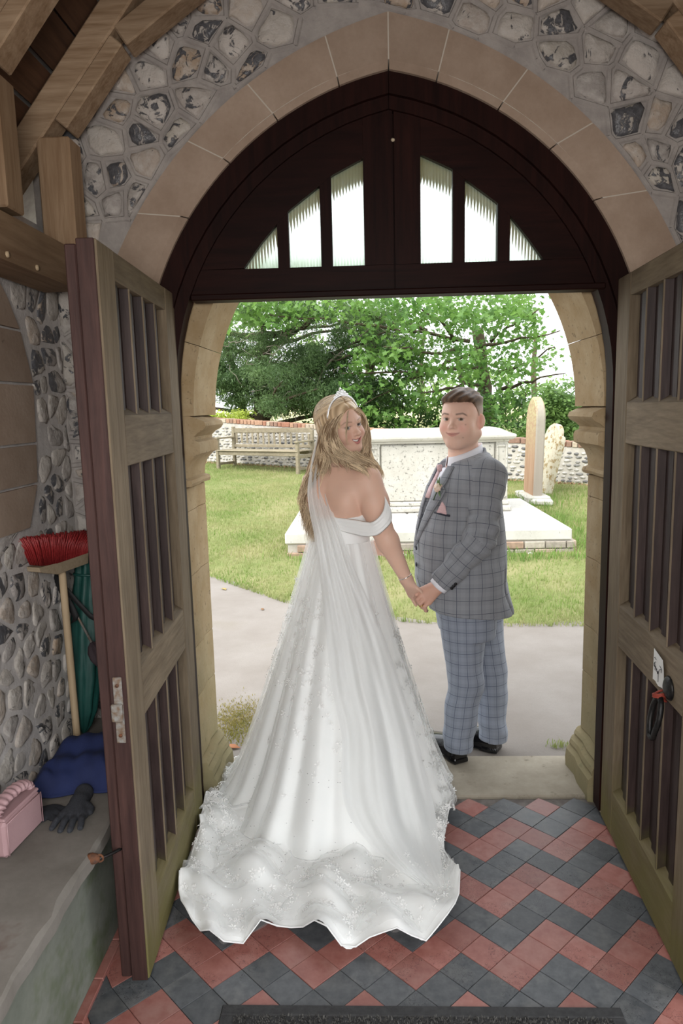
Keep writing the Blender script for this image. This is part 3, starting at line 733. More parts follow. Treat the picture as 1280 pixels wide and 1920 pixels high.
WA, WB = Vector((-5.2, 16.38, 0)), Vector((6.5, 10.08, 0))      # line of the churchyard wall
def wall_y(x): return WA.y+(WB.y-WA.y)*(x-WA.x)/(WB.x-WA.x)
def soil():
    t = NT('lawn_soil'); n = t.noise(1.3, 5, .6); f = t.noise(30, 4, .6)
    col = t.mix(t.ramp(n, [(.35, 0.0), (.62, 1.0)]), (.13, .18, .05), (.25, .24, .115)); col = t.mix(t.math('MULTIPLY', f, .5), col, (.15, .14, .065))
    return t.done(col, .95, t.bump(f, .5, .01), .1)
xs = np.concatenate([np.linspace(-16, -6, 20), np.linspace(-5.9, 6, 120), np.linspace(6.1, 16, 20)]); V = []; F = []; K = 26
for x in xs:
    y0 = edge_y(x)+.03*math.sin(x*9)+.02*math.sin(x*23)
    for k in range(K+1):
        y = y0+(26-y0)*(k/K)**1.5; V.append((x, y, max(.006, gz(y)+.012*math.sin(x*2.1)*math.sin(y*1.7)+.004) if k else -.01))
for i in range(len(xs)-1):
    for k in range(K): F.append((i*(K+1)+k, (i+1)*(K+1)+k, (i+1)*(K+1)+k+1, i*(K+1)+k+1))
lawn = mk('lawn', V, F, soil(), None, True); tag(lawn, 'patchy churchyard lawn rising towards the wall', kind='structure')
MB().add([(-80, 26, 1.05), (80, 26, 1.05), (80, 140, 1.6), (-80, 140, 1.6)], [(0, 1, 2, 3)]).make('field', simple('stubble_field', (.62, .56, .30), .95, (.50, .50, .24), 3))
tag(bpy.data.objects['field'], 'pale field seen in gaps under the trees', kind='structure')
# grass blades
def grass_mat(name, a, b, c):
    t = NT(name); p = t.n('NewGeometry').outputs['Position']
    col = t.mix(t.ramp(t.noise(1.1, 4, .6, p), [(.38, 0.0), (.64, 1.0)]), a, b)
    col = t.mix(t.ramp(t.noise(11, 3, .6, p), [(.45, 0.0), (.75, .8)]), col, c)
    t.done(col, .6, None, .2); tr = t.n('BsdfTranslucent', {'Color': col}); mx = t.n('MixShader', {0: .35})
    t.t.links.new(t.b.outputs[0], mx.inputs[1]); t.t.links.new(tr.outputs[0], mx.inputs[2]); t.t.links.new(mx.outputs[0], t.out.inputs[0]); return t.m
def blades(name, P, h, w, mat, parent=None, lean=.6):
    n = len(P); a = RNG.uniform(0, 2*PI, n); hh = h*RNG.uniform(.5, 1.3, n); ww = w*RNG.uniform(.6, 1.3, n)
    d = np.stack([np.cos(a), np.sin(a), np.zeros(n)], 1); b = RNG.uniform(0, 2*PI, n)
    l = np.stack([np.cos(b), np.sin(b), np.zeros(n)], 1)*(lean*hh*RNG.uniform(.2, 1, n))[:, None]
    up = np.array([0, 0, 1.0])
    v0 = P-d*ww[:, None]/2; v1 = P+d*ww[:, None]/2; v2 = P+l*.4+up*(hh*.6)[:, None]; v3 = P+l+up*hh[:, None]
    V = np.concatenate([v0, v1, v2+d*ww[:, None]*.35, v2-d*ww[:, None]*.35, v3]); i = np.arange(n)
    F = np.concatenate([np.stack([i, i+n, i+2*n], 1), np.stack([i, i+2*n, i+3*n], 1), np.stack([i+3*n, i+2*n, i+4*n], 1)])
    return npmesh(name, V, F, mat, parent)
N = 62000
px = RNG.uniform(-3.6, 4.6, N*2); u = RNG.uniform(0, 1, N*2); ey = np.interp(px, [e[0] for e in edge], [e[1] for e in edge]); wy = WA.y+(WB.y-WA.y)*(px-WA.x)/(WB.x-WA.x)
py = ey+(wy-ey)*u**1.25-.03; keep = ~((px > -.86) & (px < 2.2) & (py > 7.25) & (py < 9.8))
px, py = px[keep], py[keep]; dens = np.sin(px*3.1+np.sin(py*2.3))*np.sin(py*1.9+px)
keep = RNG.uniform(0, 1, len(px)) < .75+.35*dens; px, py = px[keep], py[keep]
G1 = grass_mat('grass', (.20, .29, .075), (.36, .375, .165), (.43, .39, .22))
tag(blades('grass', np.stack([px, py, np.maximum(0, py-6.5)*.055], 1), .045, .008, G1), 'short summer grass with dry patches on the churchyard lawn', 'grass', kind='stuff')
pc = np.concatenate([RNG.normal((2.35, 10.0), (.35, .25), (500, 2)), RNG.normal((.35, 7.15), (.6, .06), (300, 2)), RNG.normal((1.9, 7.05), (.5, .06), (300, 2)), RNG.normal((2.4, 8.3), (.15, .8), (700, 2))])
tag(blades('long_grass', np.stack([pc[:, 0], pc[:, 1], np.maximum(0, pc[:, 1]-6.5)*.055], 1), .11, .01, grass_mat('lush_grass', (.13, .26, .05), (.22, .32, .085), (.30, .33, .14))), 'longer lush grass around the tomb plinth and headstone', 'grass', kind='stuff')
pc = RNG.normal((-.70, 3.42), (.08, .13), (2600, 2)); pc = pc[pc[:, 1] > 3.16]
tag(blades('mossy_tuft', np.stack([pc[:, 0], pc[:, 1], np.zeros(len(pc))], 1), .011, .006, grass_mat('dry_moss', (.26, .24, .06), (.34, .28, .12), (.2, .2, .05))), 'mossy dry tuft on the tarmac beside the left pier', 'moss', kind='stuff')
pc = RNG.normal((.90, 3.14), (.03, .02), (60, 2))
tag(blades('weed_tuft', np.stack([pc[:, 0], pc[:, 1], np.zeros(len(pc))], 1), .03, .006, G1), 'small weed tuft at the foot of the right pier', 'weed', kind='stuff')
# dead leaves
def dead_leaf(p, a, s, c, label):
    m = Matrix.Rotation(a, 3, 'Z'); V = [(0, -1, .0), (.42, -.3, .12), (.36, .4, .10), (0, 1, .03), (-.36, .4, .16), (-.42, -.3, .14), (0, 0, .02)]
    o = mk('fallen_leaf', [m @ (Vector(v)*s)+Vector(p) for v in V], [(0, 1, 6), (1, 2, 6), (2, 3, 6), (3, 4, 6), (4, 5, 6), (5, 0, 6)], simple('dead_leaf_%d' % int(c[0]*1000), c, .7), None, True, p)
    md = o.modifiers.new('t', 'SOLIDIFY'); md.thickness = .0008; tag(o, label, 'leaf', 'fallen leaves on the ground')
p = onz(432, 1402); dead_leaf((p.x, p.y, .004), 1.4, .052, (.33, .12, .04), 'orange dead leaf on the ground by the left pier base')
p = onz(420, 1105); dead_leaf((p.x, p.y, .004), .6, .045, (.36, .25, .08), 'small yellow leaf on the tarmac near the grass edge')
p = onz(492, 1143); dead_leaf((p.x, p.y, .004), .3, .03, (.20, .10, .04), 'tiny brown leaf on the tarmac left of the wedding dress')
p = onz(567, 1033); dead_leaf((p.x+.0, p.y, .03), 1.2, .09, (.42, .25, .08), 'curled ochre leaf on grass under the tomb corner')

# ------------------------------------------------------------------ churchyard wall
cw = empty('churchyard_wall', (WA+WB)/2+Vector((0, 0, gz(12.5)))); tag(cw, 'low flint churchyard wall capped with brick beyond the lawn', 'wall', kind='structure')
wd = (WB-WA).normalized(); wn = Vector((wd.y, -wd.x, 0)); wlen = (WB-WA).length
def wtop(s): return gz(WA.y+(WB.y-WA.y)*s/wlen)+1.05-.50*s/wlen
def wpt(s, z, o=0): return WA+wd*s+wn*o+Vector((0, 0, gz(WA.y+(WB.y-WA.y)*s/wlen)-.05+z))
M['wall_mortar'] = simple('pale_wall_mortar', (.40, .37, .32), .95, (.50, .47, .42), 12, .4, 60)
n = 30; V = []; F = []
for i in range(n+1):
    s = wlen*i/n; p = WA+wd*s; g_ = gz(p.y)-.06; t = wtop(s)-.085
    for o, z in ((.14, g_), (.14, t), (-.14, t), (-.14, g_)): V.append(p+wn*o+Vector((0, 0, z)))
for i in range(n):
    for k in range(4): F.append((i*4+k, i*4+(k+1) % 4, (i+1)*4+(k+1) % 4, (i+1)*4+k))
F += [(0, 1, 2, 3), (n*4+3, n*4+2, n*4+1, n*4)]
fix_normals(mk('mortar_core', V, F, M['wall_mortar'], cw))
fl = MB(); rn = random.Random(3)
ico = [Vector(v) for v in ((0, 0, 1), (.9, 0, .4), (.3, .85, .4), (-.7, .5, .4), (-.7, -.5, .4), (.3, -.85, .4), (.7, .5, -.4), (-.3, .85, -.4), (-.9, 0, -.4), (-.3, -.85, -.4), (.7, -.5, -.4), (0, 0, -1))]
icf = [(0, 1, 2), (0, 2, 3), (0, 3, 4), (0, 4, 5), (0, 5, 1), (1, 6, 2), (2, 7, 3), (3, 8, 4), (4, 9, 5), (5, 10, 1), (2, 6, 7), (3, 7, 8), (4, 8, 9), (5, 9, 10), (1, 10, 6), (6, 11, 7), (7, 11, 8), (8, 11, 9), (9, 11, 10), (10, 11, 6)]
fb = [MB(), MB(), MB()]
s = 1.0
for row in range(13):
    s = .2+rn.random()*.1
    while s < wlen-.2:
        p = WA+wd*s; z0 = gz(p.y)+.03+row*.066; w = .035+.05*rn.random()
        if z0 < wtop(s)-.14:
            c = p+wn*.135+Vector((0, 0, z0+rn.uniform(-.012, .012)))
            m = Matrix.Rotation(rn.uniform(0, 6), 3, 'Y'); k = rn.random()
            (fb[0] if k < .55 else fb[1] if k < .75 else fb[2]).add([c+(wd*v.x*w+wn*v.y*.022+Vector((0, 0, 1))*v.z*.032)*rn.uniform(.8, 1.15) for v in [m @ q for q in ico]], icf)
        s += w*1.9+.012
for b_, nm, c in ((fb[0], 'pale_flints', (.55, .52, .47)), (fb[1], 'dark_flints', (.17, .165, .16)), (fb[2], 'grey_flints', (.30, .29, .27))):
    tag(b_.make(nm, simple(nm, c, .6, tuple(x*.55 for x in c), 22), cw, True), kind='stuff')
bk = [simple('coping_brick_%d' % i, c, .9, tuple(x*.7 for x in c), 40) for i, c in enumerate(((.34, .16, .10), (.42, .25, .16), (.48, .40, .30), (.28, .17, .12)))]
s = .6; i = 0
while s < wlen-.3:
    hd = rn.random() < .22; L = .21 if hd else .095
    p = WA+wd*(s+L/2); z = wtop(s+L/2)-.04
    m = Matrix((wd, -wn, Vector((0, 0, 1)))).transposed()
    MB().bbox(p+Vector((0, 0, z)), (L-.012, .31, .088), .006, m).make('brick', bk[rn.randrange(4)], cw); s += L
tag(blades('leaf_litter', np.array([[x, y, gz(y)+.01] for x, y in [(WA.x+wd.x*s+wn.x*(.2+.12*rn.random()), WA.y+wd.y*s+wn.y*(.2+.12*rn.random())) for s in np.linspace(2, wlen-1, 700)]]), .03, .045, simple('brown_leaf_litter', (.30, .16, .09), .8, (.42, .28, .18), 30), None, 1.6), 'brown leaf litter along the foot of the churchyard wall', 'leaves', kind='stuff')

# ------------------------------------------------------------------ chest tomb
def lime(name, a, b, sp, amt, sc=30): return stone(name, a, b, 4, .9, .3, sp, .06, amt, sc)
M['tomb'] = lime('lichened_limestone', (.44, .42, .365), (.56, .54, .485), (.17, .165, .145), (.56, .66), 26)
M['tomb_lid'] = lime('pale_limestone', (.50, .48, .42), (.60, .58, .53), (.27, .26, .19), (.62, .74), 12)
M['tomb_pl'] = lime('plinth_limestone', (.54, .52, .47), (.66, .64, .60), (.16, .155, .13), (.62, .72), 16)
tomb = empty('chest_tomb', (.85, 8.6, gz(8))); tag(tomb, 'large white limestone chest tomb on a brick based plinth behind the couple', 'tomb')
bz = [simple('plinth_brick_%d' % i, c, .95, tuple(x*.75 for x in c), 25, .3, 60) for i, c in enumerate(((.36, .25, .18), (.42, .33, .25), (.34, .30, .25), (.46, .41, .34)))]
def pz(z): return .03+z
TX0, TX1, TY0, TY1 = -.87, 2.19, 7.33, 9.75
MB().box(((TX0+TX1)/2, (TY0+TY1)/2, .06), (TX1-TX0-.02, TY1-TY0-.02, .22)).make('core', M['wall_mortar'], tomb)
for r in range(2):
    for side in range(2):
        a = TX0 if side == 0 else TY0; e = TX1 if side == 0 else TY1
        x = a+(.11*(r % 2) if side == 0 else .0); first = True
        while x < e-.02:
            L = min(.22+rn.uniform(-.01, .01), e-x)
            z = .045+r*.082+.0
            if L > .04:
                if side == 0: MB().bbox((x+L/2, TY0-.004+rn.uniform(-.006, .006), z), (L-.012, .05, .072), .006).make('brick', bz[rn.randrange(4)], tomb)
                else: MB().bbox((TX1+.004+rn.uniform(-.006, .006), x+L/2, z+.0), (.05, L-.012, .072), .006).make('brick', bz[rn.randrange(4)], tomb)
            x += L
cuts = [TX0-.02, -.1, .62, 1.44, TX1-.02]
for a, b in zip(cuts, cuts[1:]): MB().bbox(((a+b)/2, TY0+.60, .235), (b-a-.008, 1.22, .125), .014).make('plinth_slab', M['tomb_pl'], tomb)
for a, b in ((TX0-.02, .5), (.5, TX1-.02)): MB().bbox(((a+b)/2, TY0+1.85, .235), (b-a-.008, 1.2, .125), .014).make('plinth_slab', M['tomb_pl'], tomb)
CX0, CX1, CY0, CY1 = .03, 1.74, 8.63, 9.55
MB().bbox(((CX0+CX1)/2, (CY0+CY1)/2, .335), (CX1-CX0+.10, CY1-CY0+.10, .08), .02).make('base_course', M['tomb'], tomb)
MB().bbox(((CX0+CX1)/2, (CY0+CY1)/2, .405), (CX1-CX0+.05, CY1-CY0+.05, .06), .015).make('base_course', M['tomb'], tomb)
MB().bbox(((CX0+CX1)/2, (CY0+CY1)/2, .79), (CX1-CX0-.06, CY1-CY0-.06, .74), .004).make('chest', M['tomb'], tomb)
for x in (CX0+.07, CX1-.07):                     # corner pilasters with a sunk panel
    p = MB().bbox((x, CY0+.02, .79), (.15, .05, .735), .004).make('pilaster', M['tomb'], tomb)
    for dx in (-.055, .055): MB().bbox((x+dx, CY0-.012, .79), (.022, .02, .66), .004).make('fillet', M['tomb'], p)
    for z in (.475, 1.11): MB().bbox((x, CY0-.012, z), (.0875, .019, .022), .003).make('fillet', M['tomb'], p)
MB().bbox(((CX0+CX1)/2+.0, CY0+.015, .79), (CX1-CX0-.32, .05, .70), .012).make('front_panel', M['tomb'], tomb)
MB().bbox(((CX0+CX1)/2, (CY0+CY1)/2, 1.175), (CX1-CX0+.04, CY1-CY0+.04, .035), .012).make('frieze', M['tomb_lid'], tomb)
V = []
xa, xb, ya, yb = CX0-.09, CX1+.09, CY0-.09, CY1+.09
prof = [(.05, 1.185), (.015, 1.20), (0, 1.222), (0, 1.243), (.012, 1.255), (.04, 1.258), (.16, 1.315), (.165, 1.32)]
for o, z in prof: V += [(xa+o, ya+o, z), (xb-o, ya+o, z), (xb-o, yb-o, z), (xa+o, yb-o, z)]
F = [(i*4+k, i*4+(k+1) % 4, (i+1)*4+(k+1) % 4, (i+1)*4+k) for i in range(len(prof)-1) for k in range(4)]+[(3, 2, 1, 0), tuple(len(prof)*4-4+k for k in range(4))]
mk('lid', V, F, M['tomb_lid'], tomb)
for x, z, r in ((.10, .02, .05), (.38, .03, .035), (1.12, .02, .045), (1.72, .02, .035)):
    q = MB().add([Vector((x, TY0-.06, z+.015))+Vector((v.x*r*1.2, v.y*r, v.z*r*.8)) for v in ico], icf).make('loose_stone', M['tomb_pl'], None, True, (x, TY0-.06, z))
    tag(q, {0.10: 'pale loose stone at the foot of the plinth bricks, nearest the bride', .38: 'second small loose stone at the plinth foot, between bride and groom', 1.12: 'rounded loose stone at the plinth foot behind the groom', 1.72: 'loose stone under the right end of the plinth'}[x], 'stone', 'loose stones at the foot of the tomb plinth')

# ------------------------------------------------------------------ headstones
def headstone(base, w, h, th, yaw, tilt, mat_f, label, shape):
    root = empty('headstone', base); tag(root, label, 'headstone', 'headstones beyond the tomb'); root.rotation_euler = (tilt, 0, yaw)
    root.rotation_euler.rotate_axis('X', 0)
    pts = [(-w/2, 0), (w/2, 0), (w/2, h-w*.55)]
    if shape == 'point':
        pts += [(w/2*math.cos(a)*(1-.12*math.sin(a)**2), h-w*.55+w*.55*math.sin(a)**.85) for a in np.linspace(.1, PI/2, 9)]
        pts += [(-x, z) for x, z in pts[::-1][1:9]]+[(-w/2, h-w*.55)]
    else:
        pts += [(w/2, h-w*.42), (w*.46, h-w*.35), (w*.36, h-w*.33), (w*.31, h-w*.24)]+[(w*.31*math.cos(a), h-w*.24+w*.24*math.sin(a)) for a in np.linspace(.2, PI/2, 7)]
        pts += [(-x, z) for x, z in pts[::-1][1:13]]
    V = []; F = []; n = len(pts)
    for y, k in ((-th/2, .955), (-th/2+.02, 1), (th/2-.02, 1), (th/2, .955)):
        for x, z in pts: V.append((x*k, y, (z-h/2)*k+h/2 if z > .01 else -.08))
    for r in range(3):
        for i in range(n): F.append((r*n+i, r*n+(i+1) % n, (r+1)*n+(i+1) % n, (r+1)*n+i))
    F += [tuple(range(n-1, -1, -1)), tuple(3*n+i for i in range(n))]
    me = bpy.data.meshes.new('slab'); me.from_pydata(V, [], F); me.materials.append(mat_f); o = bpy.data.objects.new('slab', me); COL.objects.link(o); o.parent = root; autosmooth(o, 30)
    return root
def hs_mat():
    t = NT('headstone_sandstone'); z = t.n('SeparateXYZ', {0: t.tc()}).outputs[2]
    v = t.map((9, 9, .7)); n = t.noise(1.6, 4, .6, v)
    col = t.mix(t.ramp(n, [(.35, 0.0), (.65, 1.0)]), (.30, .18, .11), (.40, .265, .18))
    l = t.math('MULTIPLY', t.n('MapRange', {'Value': z, 'From Min': .55, 'From Max': 1.3}).outputs[0], t.ramp(t.noise(26, 4, .7), [(.38, 0.0), (.58, 1.0)]))
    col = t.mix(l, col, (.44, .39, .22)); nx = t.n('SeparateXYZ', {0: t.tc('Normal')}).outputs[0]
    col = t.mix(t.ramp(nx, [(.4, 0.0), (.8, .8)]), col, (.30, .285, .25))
    return t.done(col, .9, t.bump(n, .3, .006), .2)
h1 = headstone((2.43, 10.22, gz(10.22)), .62, 1.50, .13, rad(-90), rad(-1.5), hs_mat(), 'tall pointed sandstone headstone with yellow lichen, right of the tomb', 'point')
h2 = headstone((2.72, 10.95, gz(10.95)), .56, 1.08, .11, rad(-74), rad(-15), lime('lichen_headstone', (.46, .41, .30), (.56, .53, .43), (.25, .18, .08), (.50, .60), 14), 'leaning pale lichened headstone behind the tall pointed one', 'shoulder')
ft = empty('headstone_plinth', (2.42, 10.15, gz(10.1))); tag(ft, 'low grey stone plinth under the tall pointed headstone', 'plinth')
m = Matrix.Rotation(rad(-90), 3, 'Z')
MB().bbox((2.43, 10.22, gz(10.2)+.05), (.82, .34, .11), .02, m).make('plinth_block', M['tomb'], ft)
MB().bbox((2.46, 9.78, gz(9.78)+.05), (.30, .12, .10), .03, Matrix.Rotation(rad(-20), 3, 'Z')).make('end_stone', M['tomb_lid'], ft)
p = onz(1098, 965, .12)
tag(MB().bbox((3.02, 8.6, .12+.17), (.05, .30, .42), .02, Matrix.Rotation(rad(20), 3, 'Z')).make('footstone', M['tomb']), 'sliver of a small footstone in grass beside the right pier', 'headstone')

# ------------------------------------------------------------------ garden bench
M['teak'] = wood('silvered_teak', (.20, .165, .11), (.32, .28, .195), 'X', 9, jitter=.2)
gb = empty('garden_bench', (-2.12, 13.95, gz(13.9))); tag(gb, 'weathered slatted wooden garden bench against the churchyard wall', 'bench')
bx = (Vector((-1.286, 13.2, 0))-Vector((-3.067, 14.16, 0))).normalized(); by = Vector((-bx.y, bx.x, 0)); bo = Vector((-3.067, 14.16, 0)); BL = 2.02
bm_ = Matrix((bx, by, Vector((0, 0, 1)))).transposed()
def bp_(x, y, z): q = bo+bx*x+by*y; return Vector((q.x, q.y, gz(14.0)-.035*x+z+.0))
def bbx(nm, x, y, z, dx, dy, dz): return MB().bbox(bp_(x, y, z), (dx, dy, dz), .006, bm_).make(nm, M['teak'], gb)
for x in (.03, BL-.03):
    bbx('leg', x, .03, .31, .065, .065, .64); bbx('leg', x, .56, .42, .065, .06, .88)
    bbx('armrest', x, .27, .645, .085, .60, .035); bbx('side_rail', x, .30, .36, .04, .48, .07); bbx('side_rail', x, .30, .12, .035, .48, .05)
bbx('seat_rail', BL/2, .03, .375, BL-.12, .04, .075); bbx('seat_rail', BL/2, .53, .375, BL-.12, .04, .06)
for k in range(6): bbx('seat_slat', BL/2, .02+k*.092, .428, BL-.02, .07, .022)
bbx('top_rail', BL/2, .565, .815, BL-.1, .045, .10); bbx('back_rail', BL/2, .555, .50, BL-.1, .04, .06)
for k in range(14): bbx('back_slat', .11+k*(BL-.22)/13, .56, .65, .05, .018, .25)

# ------------------------------------------------------------------ trees and shrubs
def leaf_mat(name, c, c2, tr=.4):
    t = NT(name); p = t.n('NewGeometry').outputs['Position']
    col = t.mix(t.ramp(t.noise(.9, 3, .6, p), [(.35, 0.0), (.65, 1.0)]), c, c2)
    col = t.hsv(col, v=t.math('ADD', t.math('MULTIPLY', t.n('NewGeometry').outputs['Random Per Island'], .7), .65))
    t.done(col, .5, None, .35); q = t.n('BsdfTranslucent', {'Color': t.mix(.4, col, tuple(min(1, x*2.2) for x in c2))}); mx = t.n('MixShader', {0: tr})
    t.t.links.new(t.b.outputs[0], mx.inputs[1]); t.t.links.new(q.outputs[0], mx.inputs[2]); t.t.links.new(mx.outputs[0], t.out.inputs[0]); return t.m
MAPLE = [(0, 0, 0), (.20, -.10, .0), (.46, .02, .03), (.30, .22, .02), (.55, .48, .05), (.24, .50, .02), (.16, .66, .02), (0, 1.0, .06), (-.16, .66, .02), (-.24, .50, .02), (-.55, .48, .05), (-.30, .22, .02), (-.46, .02, .03), (-.20, -.10, 0), (0, .35, -.04)]
MF = [(i, (i+1) % 14, 14) for i in range(14)]
OVAL = [(0, 0, 0), (.28, .35, .05), (.2, .75, .04), (0, 1, 0), (-.2, .75, .04), (-.28, .35, .05)]
OF = [(0, 1, 2), (0, 2, 3), (0, 3, 4), (0, 4, 5)]
NEED = [(0, 0, 0), (.10, .3, .02), (0, 1, 0), (-.10, .3, .02)]
NF = [(0, 1, 2), (0, 2, 3)]
def rots(n, droop=.6, spread=1.0):
    a = RNG.uniform(0, 2*PI, n); b = -droop+RNG.normal(0, .45*spread, n); c = RNG.normal(0, .6*spread, n)
    ca, sa, cb, sb, cc, sc = np.cos(a), np.sin(a), np.cos(b), np.sin(b), np.cos(c), np.sin(c); z = np.zeros(n); o = np.ones(n)
    Rz = np.stack([np.stack([ca, -sa, z], 1), np.stack([sa, ca, z], 1), np.stack([z, z, o], 1)], 1)
    Rx = np.stack([np.stack([o, z, z], 1), np.stack([z, cb, -sb], 1), np.stack([z, sb, cb], 1)], 1)
    Ry = np.stack([np.stack([cc, z, sc], 1), np.stack([z, o, z], 1), np.stack([-sc, z, cc], 1)], 1)
    return Rz @ Rx @ Ry
def leaves(name, P, size, shape, faces, mat, parent, droop=.6, spread=1.0, stuff=True):
    n = len(P); Rm = rots(n, droop, spread); sh = np.array(shape); s = size*RNG.uniform(.6, 1.25, n)
    V = np.einsum('nij,kj->nki', Rm, sh)*s[:, None, None]+P[:, None, :]
    F = (np.array(faces)[None]+(np.arange(n)*len(sh))[:, None, None]).reshape(-1, 3)
    o = npmesh(name, V.reshape(-1, 3), F, mat, parent)
    if stuff: o['kind'] = 'stuff'
    return o
def single_leaves(P, size, shape, faces, mat, parent, droop=.6):
    mes = []
    for i in range(4):
        me = bpy.data.meshes.new('leaf'); me.from_pydata([tuple(x*size*(1+.12*i) for x in v) for v in shape], [], faces); me.materials.append(mat); mes.append(me)
    Rm = rots(len(P), droop)
    for i, p in enumerate(P):
        o = bpy.data.objects.new('leaf', mes[i % 4]); COL.objects.link(o); o.parent = parent
        o.location = Vector(p)-root_loc(parent); o.rotation_euler = Matrix(Rm[i].tolist()).to_euler()
def clumps(centres, radii, per, shell=.55):
    out = []
    for c, r, n in zip(centres, radii, per):
        d = RNG.normal(0, 1, (n, 3)); d /= np.linalg.norm(d, axis=1)[:, None]; k = RNG.uniform(shell, 1, n)**.7
        out.append(np.array(c)+d*k[:, None]*np.array(r))
    return np.concatenate(out)
def in_view_scatter(n, x0, x1, y0, y1, Y0, Y1):   # world points inside a frustum-shaped block of crown (pixels x depth)
    px, py, Y = RNG.uniform(x0, x1, n), RNG.uniform(y0, y1, n), RNG.uniform(Y0, Y1, n)
    return np.array([tuple(at(a, b, c)) for a, b, c in zip(px, py, Y)])
bark = wood('tree_bark', (.06, .045, .03), (.12, .09, .06), 'Z', 5, .95, .8, jitter=0)
def limb(mb, a, b, r0, r1, bend=.3, n=6):
    a, b = Vector(a), Vector(b); pts = []
    w = Vector((RNG.normal(0, bend), RNG.normal(0, bend), RNG.normal(0, bend*.4)))
    for i in range(n+1):
        t = i/n; pts.append(a.lerp(b, t)+w*math.sin(t*PI)*.5+Vector((RNG.normal(0, .04), RNG.normal(0, .04), RNG.normal(0, .03)))*(1 if 0 < i < n else 0))
    mb.tube(pts, [r0+(r1-r0)*i/n for i in range(n+1)], 7); return pts
# yew on the left, dark and fine leaved
yew = empty('yew_tree', (-2.9, 18.5, gz(18.5))); tag(yew, 'dark fine-leaved yew spreading behind the garden bench', 'tree')
for a_, b_, r_ in (((-2.65, 18.5, .5), (-2.5, 18.5, 3.4), .22), ((-3.1, 18.7, .5), (-3.6, 18.7, 3.2), .13)):
    mb = MB(); limb(mb, a_, b_, r_, r_*.65, .15); mb.make('trunk', bark, yew, True); mb = MB(); ends = []
for k in range(26):
    a = RNG.uniform(0, 2*PI); z = RNG.uniform(1.6, 4.2); L = RNG.uniform(1.4, 3.2)
    e = Vector((-2.6+L*1.25*math.cos(a), 18.4+L*.7*math.sin(a), z+RNG.uniform(-.5, .6))); limb(mb, (-2.6, 18.5, z-.5), e, .07, .015, .4)
    ends.append(e)
mb.make('branches', bark, yew, True)
cs_ = []; rs_ = []
for e in ends:
    for k in range(3): cs_.append(tuple(e+Vector((RNG.normal(0, .5), RNG.normal(0, .35), RNG.normal(-.1, .35))))); rs_.append((RNG.uniform(.35, .75), RNG.uniform(.3, .6), RNG.uniform(.22, .45)))
for k in range(86):
    q = at(RNG.uniform(385, 760), RNG.uniform(590, 775), RNG.uniform(17.2, 18.6)) if k < 46 else at(RNG.uniform(388, 640), RNG.uniform(670, 768), RNG.uniform(17.0, 18.2)); cs_.append(tuple(q)); rs_.append((RNG.uniform(.3, .65), .4, RNG.uniform(.2, .4)))
YW = leaf_mat('yew_needles', (.055, .105, .038), (.135, .21, .08), .35)
leaves('needle_sprays', clumps(cs_, rs_, [700]*len(cs_), .3), .105, NEED, NF, YW, yew, .5, 1.3)
mb = MB()
for k in range(60):
    q = at(RNG.uniform(420, 720), RNG.uniform(600, 770), RNG.uniform(17.0, 17.6)); limb(mb, q, q+Vector((RNG.normal(0, .5), RNG.normal(0, .2), RNG.normal(0, .25))), .012, .004, .15, 4)
limb(mb, at(590, 735, 17.2), at(700, 610, 17.6), .035, .02, .3)
tag(mb.make('bare_twigs', simple('grey_twig', (.22, .19, .15), .9), yew, True), kind='stuff')
# maple / sycamore on the right and overhead
mp = empty('maple_tree', (2.2, 16.8, gz(16.8))); tag(mp, 'bright green broad-leaved maple reaching over behind the groom', 'tree')
for a_, b_, r_ in (((3.4, 19.5, .6), (3.0, 19.0, 3.6), .22), ((.2, 19.4, .6), (.4, 19.2, 4.0), .12)):
    mb = MB(); limb(mb, a_, b_, r_, r_*.7, .2); mb.make('trunk', bark, mp, True)
mb = MB(); tips = []
for (x0, y0), (x1, y1) in (((880, 640), (500, 590)), ((900, 690), (640, 700)), ((850, 640), (760, 560)), ((920, 640), (1010, 580)), ((900, 720), (780, 740)), ((930, 700), (1040, 650)), ((860, 660), (720, 650)), ((800, 620), (600, 560)), ((900, 650), (1050, 620)), ((870, 700), (830, 770)), ((940, 730), (1060, 700)), ((890, 660), (680, 760))):
    pts = limb(mb, at(x0, y0, 17.6), at(x1, y1, 16.2+RNG.uniform(-.6, 1.2)), .05, .012, .25, 8); tips += pts[2:]
mb.make('branches', bark, mp, True)
MP = leaf_mat('maple_leaf', (.060, .150, .032), (.15, .265, .062), .42)
def crown_pts(n, Y0, Y1, regs):
    out = []
    for (x0, y0, x1, y1, w) in regs: out.append(in_view_scatter(int(n*w), x0, x1, y0, y1, Y0, Y1))
    return np.concatenate(out)
regs = ((440, 540, 1000, 600, .30), (660, 580, 1010, 700, .26), (640, 660, 900, 810, .20), (860, 690, 1000, 800, .07), (940, 560, 1000, 640, .02), (960, 650, 1075, 720, .015), (420, 545, 560, 610, .10))
def clumpy(P, k, r):                              # pull scattered points towards random sprays so that gaps of sky stay
    C = P[RNG.choice(len(P), k, replace=False)]; idx = np.argmin(((P[:, None, :]-C[None])**2).sum(2), 1)
    d = RNG.normal(0, 1, P.shape)*np.array([r, r*.8, r*.38]); return C[idx]+d
P = crown_pts(5600, 15.6, 17.4, regs); leaves('leaf_mass', clumpy(P, 400, .19), .115, MAPLE, MF, MP, mp, .65)
P = crown_pts(3800, 17.4, 19.5, regs); leaves('leaf_mass', clumpy(P, 200, .24), .125, MAPLE, MF, MP, mp, .65)
single_leaves(clumpy(crown_pts(290, 15.0, 15.6, regs), 60, .2), .12, MAPLE, MF, MP, mp, .65)
